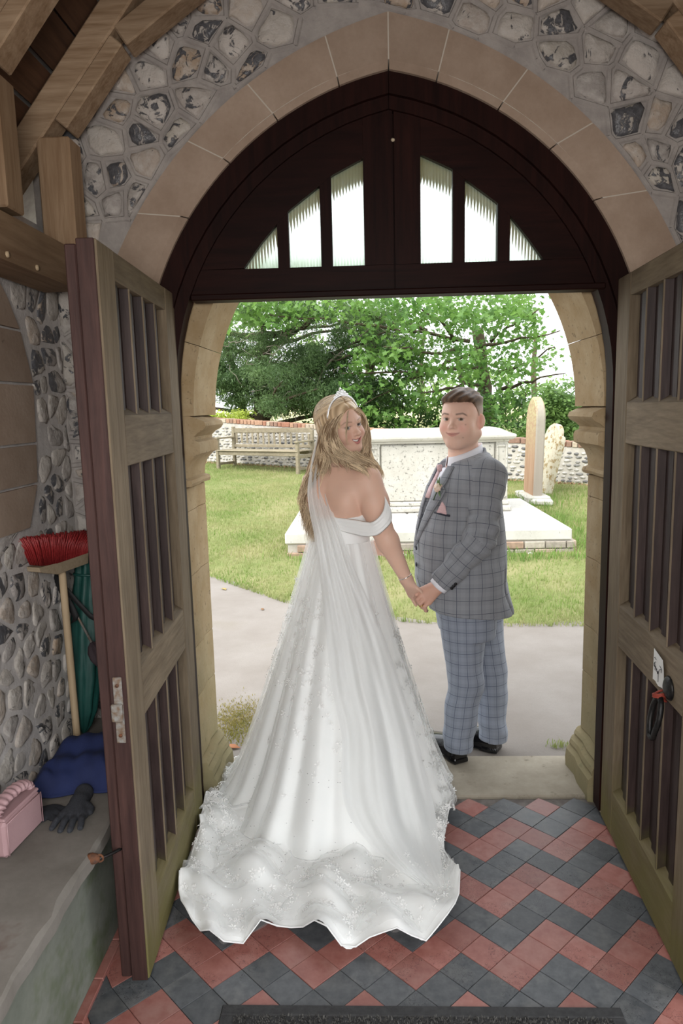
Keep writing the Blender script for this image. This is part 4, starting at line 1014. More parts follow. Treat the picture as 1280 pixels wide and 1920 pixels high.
# darker foliage low behind the tomb, shrubs to the right
dk = empty('laurel_hedge', (1.0, 18.5, gz(18.5))); tag(dk, 'dark green shrubbery low behind the chest tomb', 'shrub')
DK = leaf_mat('dark_leaf', (.035, .085, .025), (.09, .17, .05), .3)
P = crown_pts(5200, 17.2, 18.8, ((660, 735, 1010, 812, .6), (640, 700, 760, 800, .25), (560, 740, 660, 800, .15))); leaves('leaf_mass', clumpy(P, 330, .17), .12, OVAL, OF, DK, dk, .5)
mb = MB()
for k in range(14): q = at(660+k*25, 800, 18); limb(mb, (q.x, q.y, .9), (q.x+RNG.normal(0, .3), q.y, 2.2), .03, .01, .2)
mb.make('stems', bark, dk, True)
sh = empty('elder_bush', (4.3, 15.0, gz(15))); tag(sh, 'leafy bush with long narrow leaves between headstones and right pier', 'shrub')
SH = leaf_mat('bush_leaf', (.06, .13, .035), (.17, .27, .08), .35)
P = crown_pts(6500, 14.2, 15.6, ((1000, 745, 1090, 840, .7), (1010, 720, 1080, 770, .2), (940, 790, 1010, 830, .1))); leaves('leaf_mass', clumpy(P, 260, .12), .10, OVAL, OF, SH, sh, .3)
mb = MB()
for k in range(12): q = at(1010+k*6, 838, 15); limb(mb, (q.x, q.y, .6), at(1000+k*8, 735+RNG.uniform(0, 40), 15), .015, .005, .1)
mb.make('stems', bark, sh, True)
bb = empty('hedge_gap_shrub', (-3.9, 17.0, gz(17))); tag(bb, 'bright yellow-green low shrub at the far end of the wall', 'shrub')
BB = leaf_mat('bright_leaf', (.28, .38, .05), (.42, .5, .1), .5)
leaves('leaf_mass', clumpy(crown_pts(900, 16.6, 17.4, ((395, 770, 470, 800, 1.0),)), 70, .10), .09, OVAL, OF, BB, bb, .3)
# the dim wood further off
wd_ = empty('far_trees', (0, 34, gz(30))); tag(wd_, 'hazy pale green trees far beyond the field', 'tree')
P = np.concatenate([in_view_scatter(2600, 385, 760, 560, 775, 27, 33), in_view_scatter(900, 760, 960, 690, 775, 27, 33), in_view_scatter(500, 900, 1090, 700, 775, 30, 36)]); leaves('leaf_mass', clumpy(P, 170, .35), .24, OVAL, OF, leaf_mat('far_leaf', (.09, .17, .05), (.2, .3, .1), .4), wd_, .5)
for k in range(7):
    mb = MB(); limb(mb, (-7+k*2.4, 31, 1.2), (-7+k*2.4, 31, 4.5), .15, .08, .2); mb.make('trunk', bark, wd_, True)
# ------------------------------------------------------------------ smooth solid modelling for the figures: distance fields meshed by surface nets
f32 = np.float32
def A3(v): return np.array(tuple(v), f32)
def sph(P, c, r): return np.linalg.norm(P-A3(c), axis=1)-r
def ell(P, c, r, R=None):
    q = P-A3(c)
    if R is not None: q = q @ np.asarray(R, f32)
    r = A3(r); k0 = np.linalg.norm(q/r, axis=1); k1 = np.linalg.norm(q/(r*r), axis=1)+1e-9
    return k0*(k0-1)/k1
def cap(P, a, b, ra, rb=None):
    a, b = A3(a), A3(b); rb = ra if rb is None else rb
    d = b-a; h = np.clip((P-a) @ d/max(1e-9, float(d @ d)), 0, 1)
    return np.linalg.norm(P-a-h[:, None]*d, axis=1)-(ra+(rb-ra)*h)
def chain(P, pts, rr):
    d = None
    for i in range(len(pts)-1):
        e = cap(P, pts[i], pts[i+1], rr[i], rr[i+1]); d = e if d is None else np.minimum(d, e)
    return d
def smin(a, b, k):
    h = np.clip(.5+.5*(b-a)/k, 0, 1); return b+(a-b)*h-k*h*(1-h)
def smax(a, b, k): return -smin(-a, -b, k)
def sstep(x, a, b): t = np.clip((x-a)/(b-a), 0, 1); return t*t*(3-2*t)
def snets(fn, lo, hi, h, lip=2.0):
    lo = np.array(lo, f32); hi = np.array(hi, f32); n = np.ceil((hi-lo)/h).astype(int)+1; n = ((n+3)//4)*4+1
    ax = [lo[i]+h*np.arange(n[i], dtype=f32) for i in range(3)]
    cz = [a[::4] for a in ax]; Q = np.stack(np.meshgrid(*cz, indexing='ij'), -1).reshape(-1, 3)
    g0 = fn(Q).reshape([len(c) for c in cz])
    near = np.abs(g0) < h*4*lip
    pad = np.pad(near, 1); dil = np.zeros_like(near)
    for dx in range(3):
        for dy in range(3):
            for dz in range(3): dil |= pad[dx:dx+near.shape[0], dy:dy+near.shape[1], dz:dz+near.shape[2]]
    idx = [np.minimum((np.arange(k)+2)//4, (k-1)//4) for k in n]
    G = g0[np.ix_(*idx)].astype(f32); mk_ = dil[np.ix_(*idx)]
    I = np.nonzero(mk_); Pn = np.stack([ax[0][I[0]], ax[1][I[1]], ax[2][I[2]]], 1)
    out = np.empty(len(Pn), f32)
    for s in range(0, len(Pn), 400000): out[s:s+400000] = fn(Pn[s:s+400000])
    G[I] = out
    S_ = G < 0; c = [S_[i:S_.shape[0]-1+i, j:S_.shape[1]-1+j, k:S_.shape[2]-1+k] for i in (0, 1) for j in (0, 1) for k in (0, 1)]
    al = c[0].copy(); an = c[0].copy()
    for q in c[1:]: al &= q; an |= q
    act = an & ~al; C = np.argwhere(act); vid = -np.ones(act.shape, np.int32); vid[act] = np.arange(len(C), dtype=np.int32)
    acc = np.zeros((len(C), 3), np.float64); cnt = np.zeros(len(C))
    offs = [(i, j, k) for i in (0, 1) for j in (0, 1) for k in (0, 1)]
    for a in offs:
        for axs in range(3):
            if a[axs]: continue
            b = list(a); b[axs] = 1
            ga = G[C[:, 0]+a[0], C[:, 1]+a[1], C[:, 2]+a[2]]; gb = G[C[:, 0]+b[0], C[:, 1]+b[1], C[:, 2]+b[2]]
            m = (ga < 0) != (gb < 0); t = np.where(m, ga/np.where(m, ga-gb, 1), 0)
            p = np.array(a, float)[None]+np.zeros((len(C), 3)); p[:, axs] += t
            acc[m] += p[m]; cnt[m] += 1
    V = lo+(C+acc/np.maximum(cnt, 1)[:, None])*h
    F = []
    for axs in range(3):
        o1, o2 = [(1, 2), (2, 0), (0, 1)][axs]
        sl = [slice(None)]*3; sl2 = [slice(None)]*3; sl[axs] = slice(0, -1); sl2[axs] = slice(1, None)
        a, b = S_[tuple(sl)], S_[tuple(sl2)]; E = np.argwhere(a != b)
        ok = (E[:, o1] > 0) & (E[:, o2] > 0) & (E[:, o1] < n[o1]-1) & (E[:, o2] < n[o2]-1); E = E[ok]
        ins = a[tuple(E.T)]
        q = []
        for d1, d2 in ((0, 0), (1, 0), (1, 1), (0, 1)):
            e = E.copy(); e[:, o1] -= d1; e[:, o2] -= d2; q.append(vid[tuple(e.T)])
        q = np.stack(q, 1); q[~ins] = q[~ins][:, ::-1]; F.append(q)
    F = np.concatenate(F); F = F[(F >= 0).all(1)]
    return V.astype(f32), F
def boxed(fn, lo, hi, pad=.02):                   # evaluate a costly part only near itself
    lo, hi = A3(lo), A3(hi)
    def g(P):
        q = np.maximum(np.maximum(lo-P, P-hi), 0); out = np.linalg.norm(q, axis=1)+pad; m = out <= pad+1e-7
        if m.any(): out[m] = fn(P[m])
        return out.astype(f32)
    return g
def smooth_mesh(V, F, it=2, lam=.5):
    E = np.concatenate([F[:, [0, 1]], F[:, [1, 2]], F[:, [2, 3]], F[:, [3, 0]]]); E = np.concatenate([E, E[:, ::-1]])
    d = np.bincount(E[:, 0], minlength=len(V)).astype(float)
    for _ in range(it):
        s = np.stack([np.bincount(E[:, 0], V[E[:, 1], k], len(V)) for k in range(3)], 1)/np.maximum(d, 1)[:, None]; V = V+(s-V)*lam
    return V
def merge(parts):                                 # [(V, F, col)] -> one
    V = []; F = []; C = []; n = 0
    for v, f, c in parts: V.append(v); F.append(f+n); C.append(np.broadcast_to(c, (len(v), 3))); n += len(v)
    return np.concatenate(V), np.concatenate(F), np.concatenate(C)
def basis(fwd, roll=0.0):
    """3x3 numpy, columns right, forward, up (world)"""
    f = Vector(fwd).normalized(); r = f.cross(Vector((0, 0, 1))).normalized(); u = r.cross(f)
    q = Matrix.Rotation(roll, 3, f); r = q @ r; u = q @ u
    return np.array([[r.x, f.x, u.x], [r.y, f.y, u.y], [r.z, f.z, u.z]], f32)

# ------------------------------------------------------------------ a head; local axes x = own right, y = forward, z = up, eyes at z = 0
def both(fn): return np.minimum(fn(1), fn(-1))
def head_sdf(P, K):
    j, ck, sm = K['jaw'], K['cheek'], K.get('smile', 0.0); X = np.abs(P[:, 0]); Q = np.stack([X, P[:, 1], P[:, 2]], 1); mz, nz, cb = K['mz'], K['nz'], K['chin_z']
    d = ell(P, (0, -.018, .030), (.0745*K['w'], .096, .080))
    d = smin(d, ell(P, (0, .022, -.008), (.066*K['w'], .068, .092)), .03)
    d = smin(d, ell(P, (0, .028, -.062), (.050*j, .058, .050)), .03)
    d = smin(d, cap(Q, (.052*j, -.012, -.062), (.018, .060, cb-.001), .020*j, .017), .03)           # jaw line
    d = smin(d, ell(P, (0, .064, cb), (.024*j, .021, .019)), .02)                              # chin
    d = smin(d, sph(Q, (.037*ck, .050, -.036), .029*ck), .022)                                      # cheeks
    if sm: d = smin(d, sph(Q, (.039, .066, -.040), .016), .02)
    d = smin(d, cap(Q, (.008, .083, .019), (.044, .067, .021), .0085, .007), .018)                   # brow
    d = smax(d, -ell(Q, (.031, .098, -.001), (.019, .017, .012)), .014)                              # eye sockets
    d = smin(d, chain(Q, [(0, .081, .008), (0, .095, nz*.55), (0, .104, nz)], (.0075, .0085, .0105)), .010)   # nose
    d = smin(d, sph(Q, (.0105, .093, nz-.005), .0082), .008); d = smin(d, sph(Q, (0, .108, nz-.002), .0092), .006)
    d = smax(d, -sph(Q, (.0058, .101, nz-.0135), .0036), .003)
    # muzzle and lips
    d = smin(d, ell(P, (0, .070, mz+.001), (.028, .022, .022)), .016)
    mw = K['mouth_w']; cz = lambda t: mz+K['mouth_up']*t*t; cy = lambda t: .0925-.016*t*t
    T = np.linspace(0, 1, 5)
    up = [(mw*t, cy(t)+.0005, cz(t)+.0048*(1-t)+(.0008 if i == 1 else 0)) for i, t in enumerate(T)]
    lo = [(mw*t*.95, cy(t)-.0005, cz(t)-(.0058+K['open'])*(1-t*t)) for t in T]
    d = smin(d, chain(Q, up, tuple(K['lips']*q for q in (.0040, .0042, .0038, .0028, .0018))), .005)
    d = smin(d, chain(Q, lo, tuple(K['lips']*q for q in (.0054, .0052, .0044, .0030, .0016))), .005)
    op = [(mw*.93*t, cy(t)+.006, cz(t)-K['open']*.45*(1-t*t)) for t in T]
    r = K['open']*.62+.0008; rr_ = (r+.0008, r, r*.85, r*.6, .0006)
    for dy in (0, -.006, -.012) if K['open'] > .003 else (): d = smax(d, -chain(Q, [(q[0], q[1]+dy, q[2]) for q in op], rr_), .002)
    # lids
    e = (.031, .0755, 0.0); ball = sph(Q, e, .0138)
    lid = np.maximum(ball, -(np.abs(P[:, 2]-K['lid'][0]-.0*X)-K['lid'][1]*(1-((X-.031)/.0165)**2)))
    lid = np.maximum(lid, -(sph(Q, e, .0120))); d = smin(d, lid, .002)
    # ears
    er = Q-A3((.0745*K['w']+.003, -.012, -.012)); er = np.stack([er[:, 0]*.82+er[:, 1]*.57, er[:, 1]*.82-er[:, 0]*.57, er[:, 2]], 1)
    ea = ell(er, (.004, 0, 0), (.0075, .0185, .031)); ea = smax(ea, -ell(er, (.0115, .003, .003), (.0085, .0115, .021)), .003)
    d = smin(d, ea, .006)
    # neck
    nk = K['neck']; d = smin(d, cap(P, (0, -.022, -.06), nk[0], nk[1], nk[2]), .028)
    return d
def head_col(L, K):
    """skin tint per vertex: brows, lips, a little colour on cheeks and ears"""
    X = np.abs(L[:, 0]); Y, Z = L[:, 1], L[:, 2]; n = len(L); c = np.broadcast_to(np.array(K['skin']), (n, 3)).copy()
    bl = np.exp(-(((X-.040)/.020)**2+((Z+.036)/.018)**2))*(Y > .03); c = c*(1-bl[:, None]*.5)+np.array(K['blush'])*bl[:, None]*.5
    er = np.exp(-((X-.083)/.008)**2)*(np.abs(Z+.012) < .034)*(Y < .02); c = c*(1-er[:, None]*.45)+np.array(K['blush'])*er[:, None]*.45
    t = np.clip(X/K['mouth_w'], 0, 1.2); cz = K['mz']+K['mouth_up']*t*t
    lip = ((Z < cz+.0085*(1-t*.75)) & (Z > cz-(.0115+K['open'])*(1-t*t)-.001) & (t < 1.0) & (Y > .066))
    lw = sstep(cz+.0095*K['lips']*(1-t*.75)-Z, -.0008, .0014)*sstep(Z-(cz-(.0125*K['lips']+K['open'])*(1-t*t)-.001), -.0008, .0014)*(1-sstep(t, .88, 1.02))*(Y > .066)
    c = c*(1-lw[:, None])+np.array(K['lip'])*lw[:, None]
    inner = lip & (np.abs(Z-cz+K['open']*.45*(1-t*t)) < K['open']*.5*(1-t*t)+.0010) & (Y < .0925-.016*t*t-.0005)
    if K['open'] > .003: c[inner] = (.10, .03, .03)
    else:
        ml = np.exp(-((Z-cz)/.0016)**2)*(1-sstep(t, .9, 1.08))*(Y > .066); c = c*(1-.75*ml[:, None])+np.array((.16, .06, .055))*.75*ml[:, None]  # shade between closed lips painted as a dark line
    bz = K['brow'][0]+.0035*np.clip((X-.016)/.022, 0, 1)-.010*np.clip((X-.040)/.016, 0, 1)**1.3
    br = np.exp(-(np.abs(Z-bz)/K['brow'][1])**3)*sstep(X, .011, .018)*(1-sstep(X, .050, .058))*(Y > .03)
    c = c*(1-br[:, None]*K['brow'][2])+np.array(K['brow_c'])*br[:, None]*K['brow'][2]
    la = np.exp(-(((X-.031)/.0155)**4+((Z-K['lid'][0]-K['lid'][1]-.0006)/.0024)**2))*(Y > .06); c = c*(1-la[:, None]*K['lash'])+np.array((.05, .035, .03))*la[:, None]*K['lash']
    for mx_, mz_ in K.get('moles', ()):
        m = np.exp(-(((L[:, 0]-mx_)/.0024)**2+((Z-mz_)/.0024)**2))*(Y > 0); c = c*(1-m[:, None]*.7)+np.array((.14, .07, .05))*m[:, None]*.7
    if K.get('stubble'):
        s = K['stubble']*(Y > -.01)*sstep(-Z, .045, .075)*(Z > -.14)*(~lip)*(1-.4*(X < .01)); c = c*(1-s[:, None])+np.array((.25, .165, .13))*s[:, None]
    return c
def skin_mat(name, rough=.5):
    t = NT(name); a = t.n('VertexColor', layer_name='tint'); col = t.mix(t.math('MULTIPLY', t.noise(90, 3), .10), a.outputs[0], (.9, .55, .45))
    return t.done(col, rough, t.bump(t.noise(700, 2), .05, .001), .35, Subsurface_Weight=.12, Subsurface_Radius=(.012, .005, .003), Subsurface_Scale=.5)
M['skin'] = skin_mat('skin')
M['eye'] = NT('eye'); _e = M['eye']; M['eye'] = _e.done(_e.n('VertexColor', layer_name='tint').outputs[0], .08, None, .5)
def eyeball(parent, c, gaze, iris, r=.0122):
    g = np.array(Vector(gaze).normalized()); V = []; F = []; n, m = 14, 18
    fx, fy, fz = frame3(gaze)
    for i in range(n+1):
        a = PI*i/n
        for j in range(m):
            b = 2*PI*j/m; v = fz*math.cos(a)+(fx*math.cos(b)+fy*math.sin(b))*math.sin(a); V.append(Vector(c)+v*(r*(1.03 if a < .5 else 1)))
    for i in range(n):
        for j in range(m): F.append((i*m+j, (i+1)*m+j, (i+1)*m+(j+1) % m, i*m+(j+1) % m))
    V = np.array([tuple(v) for v in V]); ang = np.arccos(np.clip(((V-np.array(tuple(c)))/np.linalg.norm(V-np.array(tuple(c)), axis=1)[:, None]) @ g, -1, 1))
    col = np.where((ang < .20)[:, None], (.012, .012, .015), np.where((ang < .47)[:, None], iris, (.50, .47, .45)))
    return npmesh('eye', V, np.array(F), M['eye'], parent, True, col=col)
# a hand: palm and five fingers as chains of tapering capsules, all given as world points
def hand_sdf(P, wrist, palm, fingers, thumb, pr=.017, fr=.0082):
    d = None
    for k in palm:
        e = cap(P, wrist[0], k, wrist[1], pr*.8); d = e if d is None else smin(d, e, .012)
    for f in fingers:
        d = smin(d, chain(P, f, [fr*1.12, fr, fr*.92, fr*.8][:len(f)]), .0045)
    return smin(d, chain(P, thumb, [fr*1.6, fr*1.2, fr*1.0, fr*.85][:len(thumb)]), .008)
def loft_sdf(P, tab, C, f, s):
    """stack of ellipses: rows (z, forward offset, half depth, half width); returns distance, local forward and side coordinates"""
    T = np.array(tab, f32); z = P[:, 2]; zc = np.clip(z, T[0, 0], T[-1, 0])
    cf, a, b = (np.interp(zc, T[:, 0], T[:, k]).astype(f32) for k in (1, 2, 3))
    x = (P[:, 0]-C[0])*f[0]+(P[:, 1]-C[1])*f[1]; y = (P[:, 0]-C[0])*s[0]+(P[:, 1]-C[1])*s[1]
    u, v = (x-cf)/a, y/b; k = (np.abs(u)**2.3+np.abs(v)**2.3)**(1/2.3)+1e-6; k1 = np.sqrt((u/a)**2+(v/b)**2)+1e-6
    rr = np.sqrt(u*u+v*v)+1e-6
    return np.maximum((k-1)*rr/k1, np.abs(z-zc)*1.0-.0 if False else np.where(z != zc, np.maximum((k-1)*rr/k1, np.abs(z-zc)), (k-1)*rr/k1)), x-cf, y
# ------------------------------------------------------------------ the groom
gr = empty('person', (.45, 3.06, 0)); tag(gr, 'man in a grey windowpane check suit holding the hand of the bride', 'person')
GC = (.432, 3.075)
_a = rad(12); GF = (-math.cos(_a), -math.sin(_a)); GL = (-GF[1]*-1, GF[0])
GL = (math.sin(_a), -math.cos(_a))               # his left, towards the camera
def gpt(f, l, z): return Vector((GC[0]+GF[0]*f+GL[0]*l, GC[1]+GF[1]*f+GL[1]*l, z))
GT = [(.66, -.02, .190, .225), (.72, -.012, .192, .224), (.85, .015, .195, .218), (.97, .025, .200, .212), (1.08, .020, .185, .208), (1.18, .010, .165, .208), (1.26, .0, .145, .205), (1.32, -.008, .122, .190), (1.36, -.014, .108, .160), (1.395, -.016, .094, .122), (1.425, -.014, .080, .092), (1.45, -.010, .070, .076)]
SL, EL, WL = at(915, 893, 2.92), at(902, 1010, 2.83), at(826, 1094, 2.845)
SR = gpt(-.01, -.170, 1.30); ER = gpt(-.07, -.255, 1.04); WR = gpt(-.01, -.265, .81)
def arm_sdf(P, s, e, w, r): return np.minimum(cap(P, s, e, r[0], r[1]), cap(P, e, w, r[1], r[2]))
def vhalf(z): return np.clip((z-1.0)/.37, 0, 1)**1.05*.066
def jacket(P):
    d, x, y = loft_sdf(P, GT, GC, GF, GL); z = P[:, 2]
    fold = .005*np.sin(z*34+y*16)*np.sin(y*21+1)*sstep(1.25-z, 0, .2)+.003*np.sin(z*19-x*25)
    d = d+fold
    d = smax(d, .714+.012*np.sin(x*9)-z-.035*sstep(-x, .0, .2)*0, .006)
    d = smin(d, sph(P, SL+Vector((-.012, .02, -.008)), .064), .07); d = smin(d, sph(P, SR, .060), .06)
    for s, e, w, sg in ((SL, EL, WL, 1), (SR, ER, WR, -1)):
        ar = arm_sdf(P, s, e, w, (.068, .066, .050))
        de = np.linalg.norm(P-A3(e), axis=1); t = (P-A3(s)) @ (A3(w)-A3(s))/float(np.sum((A3(w)-A3(s))**2))
        ar = ar+.0085*np.sin(t*58+14*(P[:, 0]-e[0])+np.sin(P[:, 2]*40))*np.exp(-(de/.11)**2)+.004*np.sin(t*30+y*40)
        cut = (P-A3(w)) @ A3((Vector(w)-Vector(e)).normalized())-.004
        ar = smax(ar, cut, .004)
        k = .010+.055*sstep(z, 1.14, 1.30)
        h = np.clip(.5+.5*(ar-d)/k, 0, 1); d = ar+(d-ar)*h-k*h*(1-h)
    # opened front
    d0, x0, y0 = x, y, None
    cutv = np.maximum(np.abs(y)-vhalf(z), .02-x); cutv = np.where(z > 1.0, cutv, np.maximum(np.abs(y)-.05*sstep(.92-z, 0, .25), .02-x)+.002)
    d = smax(d, -cutv, .004)
    d = smax(d, -cap(P, gpt(-.01, 0, 1.36), gpt(.0, 0, 1.5), .066, .072), .006); d = smax(d, z-(1.412-.30*np.clip(x+.03, 0, .12)), .006)
    vent = np.maximum(np.abs(y-.155-.02*(.93-z))-.0075*sstep(.96-z, 0, .12), np.maximum(x+.04, z-.95)); d = smax(d, -vent, .004)
    return d
V, F = snets(jacket, (.05, 2.60, .68), (.80, 3.45, 1.46), .0075); V = smooth_mesh(V, F, 1)
def suit_uv(V, F):                                # laid out piece by piece: body, then upper and lower sleeves
    x = (V[:, 0]-GC[0])*GF[0]+(V[:, 1]-GC[1])*GF[1]; y = (V[:, 0]-GC[0])*GL[0]+(V[:, 1]-GC[1])*GL[1]
    ang = np.arctan2(x, y); ang = np.where(ang < -2.2, ang+2*PI, ang)     # cut on the far side
    sets = [np.stack([ang*.205, V[:, 2].astype(float)], 1)]
    C = V[F].mean(1).astype(f32); dt = loft_sdf(C, GT, GC, GF, GL)[0]; part = np.zeros(len(F), int); best = dt-.006
    for s, e, w in ((SL, EL, WL), (SR, ER, WR)):
        for (a, b, v0, r0, r1) in ((s, e, 0.0, .068, .066), (e, w, (e-s).length, .066, .05)):
            d = cap(C, a, b, r0, r1); m = d < best; part[m] = len(sets); best = np.where(m, d, best)
            ax = (b-a).normalized(); rx = ax.cross(Vector((.2, 1, .1))).normalized(); ry = ax.cross(rx)
            q = V-A3(a); t = q @ A3(ax); an = np.arctan2(q @ A3(ry), q @ A3(rx)); sets.append(np.stack([an*.066+.02, 1.3-(t+v0)], 1))
    st = np.stack(sets); return st[part[:, None], F].reshape(-1, 2)
def check_mat(name, base, lines, su=.050, sv=.057, weave=.12):
    t = NT(name); uv = t.n('UVMap', uv_map='cloth').outputs[0]; xyz = t.n('SeparateXYZ', {0: uv})
    def line(o, s, w, off=0): return t.math('LESS_THAN', t.math('PINGPONG', t.math('ADD', o, off), s/2), w/2)
    def pale(o, s): return t.math('LESS_THAN', t.math('PINGPONG', t.math('ADD', o, s*.5), s/2), s*.17)
    gl = t.math('MULTIPLY', t.math('ADD', pale(xyz.outputs[0], su), pale(xyz.outputs[1], sv)), .22)
    fine = t.math('MULTIPLY', t.noise(520, 2, .6), weave)
    c = t.mix(gl, base, tuple(x*1.35 for x in base)); c = t.mix(fine, c, tuple(x*.4 for x in base))
    k = t.math('MAXIMUM', line(xyz.outputs[0], su, .0022), line(xyz.outputs[1], sv, .0022))
    c = t.mix(t.math('MULTIPLY', k, .78), c, lines)
    return t.done(c, .85, t.bump(t.noise(420, 2), .25, .001), .2, Sheen_Weight=.15)
SUIT = check_mat('check_suit_cloth', (.225, .235, .255), (.036, .042, .070)); DARKCLOTH = simple('navy_piping', (.015, .017, .03), .7)
jk = npmesh('jacket', V, F, SUIT, gr, True, uv=suit_uv(V, F))
# waistcoat and shirt body seen in the opening
def vest(P):
    d, x, y = loft_sdf(P, GT, GC, GF, GL); d = d+.013
    d = smax(d, .80-P[:, 2], .01); return smax(d, P[:, 2]-1.345, .01)
V, F = snets(vest, (.1, 2.8, .76), (.74, 3.36, 1.38), .010)
z, yy = V[:, 2], (V[:, 0]-GC[0])*GL[0]+(V[:, 1]-GC[1])*GL[1]
t = NT('waistcoat_and_shirt'); VS = t.done(t.n('VertexColor', layer_name='tint').outputs[0], .8)
shirtm = (np.abs(yy) < .062*np.clip((z-1.12)/.2, 0, 1.2)) & (z > 1.19)
col = np.where(shirtm[:, None], (.72, .73, .78), (.23, .245, .27)); npmesh('waistcoat', V, F, VS, gr, True, col=col)
def surf(l, z, off=0.0, tab=GT):                  # point on the front of the torso
    T = np.array(tab); cf, a, b = (np.interp(z, T[:, 0], T[:, k]) for k in (1, 2, 3)); b = b+off; a = a+off
    u = max(0, 1-abs(l/b)**2.3)**(1/2.3); return gpt(cf+a*u, l, z)
def patch(name, rows, mat, parent, thick=.003):
    V = [v for r in rows for v in r]; m = len(rows[0]); F = [(i*m+j, i*m+j+1, (i+1)*m+j+1, (i+1)*m+j) for i in range(len(rows)-1) for j in range(m-1)]
    uv = [(j*.02+.013, i*.02+.017) for i in range(len(rows)) for j in range(m)]
    o = npmesh(name, np.array([tuple(v) for v in V]), np.array(F), mat, parent, True, uv=uv); md = o.modifiers.new('t', 'SOLIDIFY'); md.thickness = thick; md.offset = 0; return o
for sg in (1, -1):                               # lapels with notch, rolled from the waist button to the collar
    rows = []
    for i in range(23):
        z = 1.0+.36*i/22; w = np.interp(z, [1.0, 1.06, 1.22, 1.262, 1.268, 1.30, 1.36], [.004, .030, .078, .082, .050, .056, .040])
        l0 = float(vhalf(np.array(z)))-.004; rows.append([surf(sg*(l0+w*k/5), z, .005+.006*math.sin(PI*min(1, k/5+.12))) for k in range(6)])
    patch('lapel', rows, SUIT, gr, .004)
# collars: shirt band inside, jacket collar outside
NK = gpt(-.006, 0, 1.40)
def collar(name, r, z0, h, front, tilt, mat, th, flare=.006, gap=.0):
    rows = []
    for i in range(41):
        a = PI+(i/40-.5)*2*(PI-gap); f_, l_ = math.cos(a), math.sin(a)     # a = pi at the back
        k = (1+f_)/2
        row = []
        for j in range(5):
            v = j/4; rr = r[0]+flare*(1-v) if 0 else 0
            row.append(Vector((NK.x, NK.y, 0))+Vector((GF[0], GF[1], 0))*(f_*(r[0]+flare*(1-v))+front*k)+Vector((GL[0], GL[1], 0))*(l_*(r[1]+flare*(1-v)))+Vector((0, 0, z0-tilt*k+h*v*(1-.35*k))))
        rows.append(row)
    return patch(name, rows, mat, gr, th)
SHIRT = simple('white_shirt', (.74, .75, .80), .7)
collar('shirt_collar', (.070, .071), 1.386, .066, .012, .036, SHIRT, .003, .007, .16)
collar('jacket_collar', (.084, .090), 1.378, .052, .0, .062, SUIT, .004, .016, 1.15)
# tie, pocket square, buttonhole
TIE = simple('dusky_pink_tie', (.52, .33, .34), .5, (.62, .44, .44), 200)
kn = gpt(.086, 0, 1.345)
rows = [[surf(w*(k/4-.5)*2, z, .010+.006*(1-abs(k/4-.5)*2)) for k in range(5)] for z, w in ((1.335, .012), (1.31, .016), (1.26, .024), (1.22, .028))]
patch('tie', rows, TIE, gr, .004)
mb = MB(); mb.lathe([(.0, .018), (.010, .017), (.013, .010), (.010, -.010), (.006, -.015), (0, -.015)], surf(0, 1.345, .012), 10); mb.make('tie_knot', TIE, gr, True)
ps = [surf(.128, 1.172, .012), surf(.170, 1.168, .012), surf(.158, 1.200, .013), surf(.140, 1.218, .014)]
MB().prism(ps, Vector((GF[0], GF[1], 0))*.004).make('pocket_square', TIE, gr)
MB().tube([surf(.112, 1.170, .012), surf(.145, 1.167, .012), surf(.18, 1.163, .012)], .0045, 8).make('pocket_welt', DARKCLOTH, gr, True)
bt = empty('buttonhole', tuple(surf(.092, 1.272, .02)), gr); bt.location = bt.location-gr.location
PETAL = simple('peach_rose', (.72, .50, .38), .6, (.80, .66, .54), 90)
def rose(c, r, mat, parent):
    mb = MB()
    for k in range(16):
        a = k*2.4; q = (k/16)**.6; n_ = (Vector((GF[0], GF[1], 0)).normalized()*.8+Vector((0, 0, .5)))
        x, y, d = frame3(n_); c2 = Vector(c)+(x*math.cos(a)+y*math.sin(a))*r*.62*q+d*r*(.62-.5*q)
        dr = (d*(1-.75*q)+(x*math.cos(a)+y*math.sin(a))*q).normalized(); p, s, t_ = frame3(dr)
        P_ = [c2+(p*u+s*v)*r*.5+t_*r*.18*(1-(u*u+v*v)) for u, v in ((-1, -.6), (0, -.95), (1, -.6), (1.05, .4), (0, 1), (-1.05, .4))]; mb.add(P_+[c2+t_*r*.25], [(i, (i+1) % 6, 6) for i in range(6)])
    mb.make('rose', mat, parent, True)
rose(bt.location+gr.location, .026, PETAL, bt)
mb = MB()
for k, (a, L) in enumerate(((.3, .055), (-.5, .05), (1.1, .045), (-1.3, .045), (2.6, .05), (-2.4, .06))):
    c = Vector(surf(.092, 1.272, .014)); d = Vector((GL[0], GL[1], 0))*math.sin(a)+Vector((0, 0, 1))*math.cos(a); s = Vector((GL[0], GL[1], 0))*math.cos(a)-Vector((0, 0, 1))*math.sin(a); f_ = Vector((GF[0], GF[1], 0))
    mb.add([c, c+d*L*.4+s*L*.22+f_*.008, c+d*L+f_*.004, c+d*L*.4-s*L*.22+f_*.008], [(0, 1, 2, 3)])
mb.make('leaf_sprig', simple('buttonhole_leaf', (.07, .16, .05), .6, (.16, .26, .10), 60), bt)
MB().tube([surf(.092, 1.262, .018), surf(.088, 1.235, .018), surf(.085, 1.218, .016)], .003, 6).make('stem', simple('stem_green', (.04, .07, .03), .6), bt, True)
for l, z in ((.012, 1.00), (.010, .925)): MB().lathe([(0, .003), (.009, .002), (.010, 0), (.009, -.002)], surf(l, z, .006), 12, Matrix((Vector((-GF[1], GF[0], 0)), Vector((0, 0, 1)), Vector((GF[0], GF[1], 0)))).transposed()).make('button', DARKCLOTH, gr, True)
